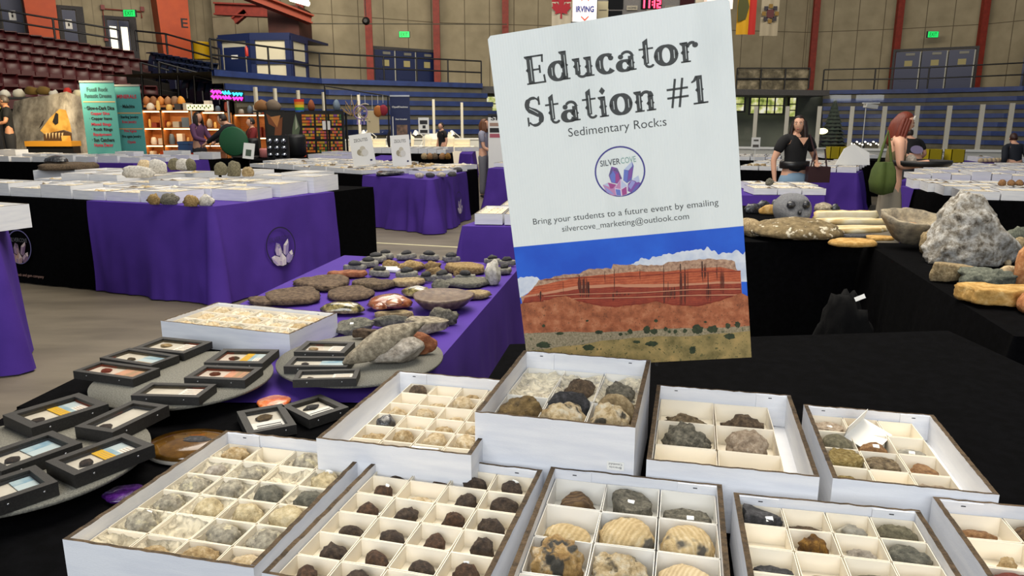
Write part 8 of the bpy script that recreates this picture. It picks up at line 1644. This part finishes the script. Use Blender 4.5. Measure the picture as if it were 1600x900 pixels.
# --- carton 10 on the purple table
ZT = .84
ct, rz10, w10, d10 = rect4([(247, 503), (457, 522), (528, 490), (338, 470)], ZT)
t10, c10, i10 = tray('wide white carton of pale wrapped fossils on the purple cloth behind the grey discs', ct, rz10, w10 * .97, d10 * .97, TZ + .004, ZT, 5, 3, .012, .04)
rg = random.Random(5)
for j in range(3):
    for i in range(5): put(c10, i10, i, j, rg.choice(['lump', 'knobby', 'dome']), rg.choice(['sand2', 'sand2', 'sand']), 'pale_fossil', 'pale cream fossil, %s' % rc(5, 3, i, j, 'wide wrapped carton'), rg.uniform(.6, .85), rg.uniform(.6, .8), rg.uniform(.03, .046), rz=rg.uniform(0, 90), cat='fossil', group='wide wrapped carton')
film_sheet('crinkled clear wrap over the pale fossils in the wide carton', i10, -.97, .97, -.95, .95, seed=7, zoff=-.004, amp=.012)

# ------------------------------------------------------------------ right hand stone tables
rbox('crystal_plate', 'broad brown plate with sparkling crust in front of the carved skull', 'mineral', (1166, 1314, 332, 380), 'dome', 'plate', .14, None, TZ + .004, sub=4)
rbox('tan_stone', 'tan rough stone left of the crystal plate beside the board', 'stone', (1150, 1190, 336, 372), 'knobby', 'tanrock', .12, None, TZ + .004, dz=0)
def carved_skull():
    c = G(1249, 352, TZ + .1); Y = 5.65; p = XY(1249, Y); t = thing('carved_skull', 'sparkling grey carved skull with two dark eye holes', 'skull', (p.x, p.y, TZ + .004), R(6)); k = (1276 - 1221) / FPX * 5.75; Hh = zat(301, Y) - TZ
    V, F = ICO(4); vs = []
    for v in V:
        x, y, z = v; sp_ = lambda a: math.copysign(abs(a) ** .72, a); x, z = sp_(x), sp_(z); q = Vector((x * k * .46 * (1 - .3 * max(0, -z)), y * k * .5, z * Hh * .5)); 
        if abs(z) < .99: q.x *= (1 + .08 * (abs(z) < .5))
        for ex in (-.42, .42):
            e = math.exp(-(((x - ex) / .22) ** 2 + ((z - .34) / .22) ** 2)); q.y += .06 * e * max(0, -y) * k / .25
        e = math.exp(-((x / .14) ** 2 + ((z + .04) / .14) ** 2)); q.y += .04 * e * max(0, -y)
        q *= 1 + .03 * noise.noise(Vector(v) * 6); vs.append(q)
    lo = min(q.z for q in vs); mb = MB(); mb.add([(q.x, q.y, max(q.z - lo - .03 * Hh, 0)) for q in vs], F, 0, True); mb.build('skull_body', M['skull'], t)
    for ex in (-.42, .42): mb = MB(); mb.ball((ex * k * .5, -k * .34, Hh * .68), (k * .13, k * .09, Hh * .12), 0, 2); mb.build('eye_hole', M['blackshiny'], t)
    mb = MB(); mb.ball((0, -k * .45, Hh * .47), (k * .05, k * .06, Hh * .06), 0, 2); mb.build('nose_hole', M['blackshiny'], t)
carved_skull()
for i, (bb, h) in enumerate([((1270, 1394, 339, 352), .05), ((1268, 1372, 336, 346), .09), ((1290, 1393, 350, 366), .045)]):
    rbox('onyx_slab', 'cream banded onyx slab, %s of three right of the carved skull' % ('back low', 'back high', 'front')[i], 'stone', bb, 'slab', 'onyx', h, 'cream onyx slabs', TZ + .004, rough=.06)
rbox('tan_plate', 'low tan knobbly plate at the front edge before the onyx', 'stone', (1294, 1367, 370, 388), 'slab', 'yslab', .04, None, TZ + .004); rbox('tan_plate', 'low tan plate at the back left near the board', 'stone', (1185, 1228, 322, 336), 'dome', 'yslab', .09, None, TZ + .004)
rbox('dark_plate', 'thin dark streaked plate before the onyx', 'stone', (1310, 1372, 364, 374), 'slab', 'darkgrey', .025, None, TZ + .004); rbox('tan_plate', 'tan flat stone right of the thin dark plate', 'stone', (1356, 1394, 366, 378), 'slab', 'yslab', .03, None, TZ + .004)
for i, bb in enumerate([(1162, 1190, 318, 334), (1180, 1205, 313, 328), (1203, 1225, 312, 326), (1272, 1300, 314, 334), (1298, 1312, 320, 334)]):
    rbox('dark_stone', 'glossy dark stone behind the carved skull, %s from left' % ORD[i], 'stone', bb, 'knobby', 'blackshiny' if i != 3 else 'spind', .09, 'dark stones behind the skull', TZ + .004)
# geode table
def geode_bowl():
    p = G(1428, 391, TZ + .004); t = thing('geode_bowl', 'hollow grey geode half like a bowl left of the big white geode', 'geode', (p.x + .02, p.y + .12, TZ + .004), R(-10)); k = (1466 - 1388) / FPX * 4.65 / 2
    prof = [(.25, 0), (.45, .02), (.75, .09), (.98, .16), (1.04, .2), (.95, .205), (.8, .16), (.5, .12), (.02, .105)]
    mb = MB(); mb.lathe([(r * k * 1.12, z) for r, z in prof], 48, wob=lambda a, r, z: 1 + .1 * math.sin(2 * a + 1) + .05 * math.sin(5 * a) + .04 * math.sin(11 * a + z * 40), M=Matrix.Translation((0, .02, .028)) @ Matrix.Rotation(R(17), 4, 'X') @ Matrix.Rotation(R(7), 4, 'Y') @ Matrix.Diagonal((1.05, .8, .92, 1))); mb.build('shell', M['geodebowl'], t)
    rock('inner_crystals', None, None, (.0, -.02, .12), (k * 1.2, k * .85, .04), 'knobby', 'peachy', 0, None, 3, .2, (R(17), R(7), 0), t)
geode_bowl()
o = rbox('white_geode', 'big white and grey rugged geode on the right black table', 'geode', (1441, 1592, 312, 419), 'lump', 'geode', .42, None, TZ + .004, sub=5, depth=.34)
me = o.data
def knots(t, ks):
    for (a, b), (c, d) in zip(ks, ks[1:]):
        if t <= c: return b + (d - b) * (t - a) / (c - a)
    return ks[-1][1]
RX = {}
for v in me.vertices: q_ = int(v.co.z / .42 * 20); RX[q_] = max(RX.get(q_, .02), abs(v.co.x))
GW = max(RX.values())
for v in me.vertices:
    t_ = max(0, min(1, v.co.z / .42)); f_ = t_ * 20; lo_ = RX.get(int(f_), .05); hi_ = RX.get(min(int(f_) + 1, max(RX)), lo_); rr = max(.04, lo_ + (hi_ - lo_) * (f_ - int(f_)))
    v.co.x = GW * (knots(t_, [(0, -.02), (.3, -.03), (.5, -.1), (.75, -.22), (1, -.34)]) + knots(t_, [(0, .96), (.2, .95), (.5, .66), (.75, .44), (.92, .26), (1, .1)]) * v.co.x / rr); v.co.y *= 1 - .3 * t_
for v in me.vertices:
    z = v.co.z / .42; q = Vector(v.co) * 9; s_ = 1 + .06 * noise.fractal(q, 1, 2, 4) + .04 * noise.noise(q * 3); v.co.x *= s_; v.co.y *= s_
me.polygons.foreach_set('use_smooth', [True] * len(me.polygons)); me.update()
rbox('tan_stone', 'tan rough stone between the bowl geode and the big geode', 'stone', (1434, 1470, 360, 400), 'knobby', 'tanrock', .16, None, TZ + .004, depth=.14)
rbox('tan_stone', 'smooth light tan stone at the front edge below the big geode', 'stone', (1453, 1522, 407, 443), 'flake', 'tanrock', .1, None, TZ + .004, sub=4)
rbox('grey_green_stone', 'rough grey-green stone with cream edge below the big geode', 'stone', (1494, 1580, 412, 456), 'knobby', 'greengrey', .1, None, TZ + .004, sub=4, rough=.3)
rbox('cream_stone', 'cream stone at the right below the big geode', 'stone', (1556, 1592, 415, 440), 'lump', 'sand2', .08, None, TZ + .004)
rbox('yellow_slab', 'thick yellow-tan stone slab at the right picture edge', 'stone', (1506, 1640, 438, 484), 'slab', 'yslab', .085, None, TZ + .004, sub=4)
rbox('greengrey_stone', 'rough grey-green stone behind the big geode at right', 'stone', (1568, 1612, 356, 388), 'knobby', 'greengrey', .14, None, TZ + .004); rbox('tan_stone', 'tan round stone right of the big geode', 'stone', (1576, 1608, 376, 402), 'lump', 'tanrock', .12, None, TZ + .004); rbox('peach_stone', 'orange-brown smooth stone at the right picture edge', 'stone', (1582, 1620, 392, 450), 'lump', 'peachy', .22, None, TZ + .004); rbox('peach_stone', 'dark orange stone lowest at the right picture edge', 'stone', (1590, 1640, 460, 495), 'lump', 'peachy', .1, None, TZ + .004, depth=.12)
for i, x in enumerate((1566, 1574, 1570)): rbox('pebble', 'small cream pebble right of the big geode, %s of three' % ORD[i], 'pebble', (x, x + 9, 396 + i * 5, 406 + i * 5), 'lump', 'sand2', .035, 'cream pebbles', TZ + .004, sub=2, depth=.04)
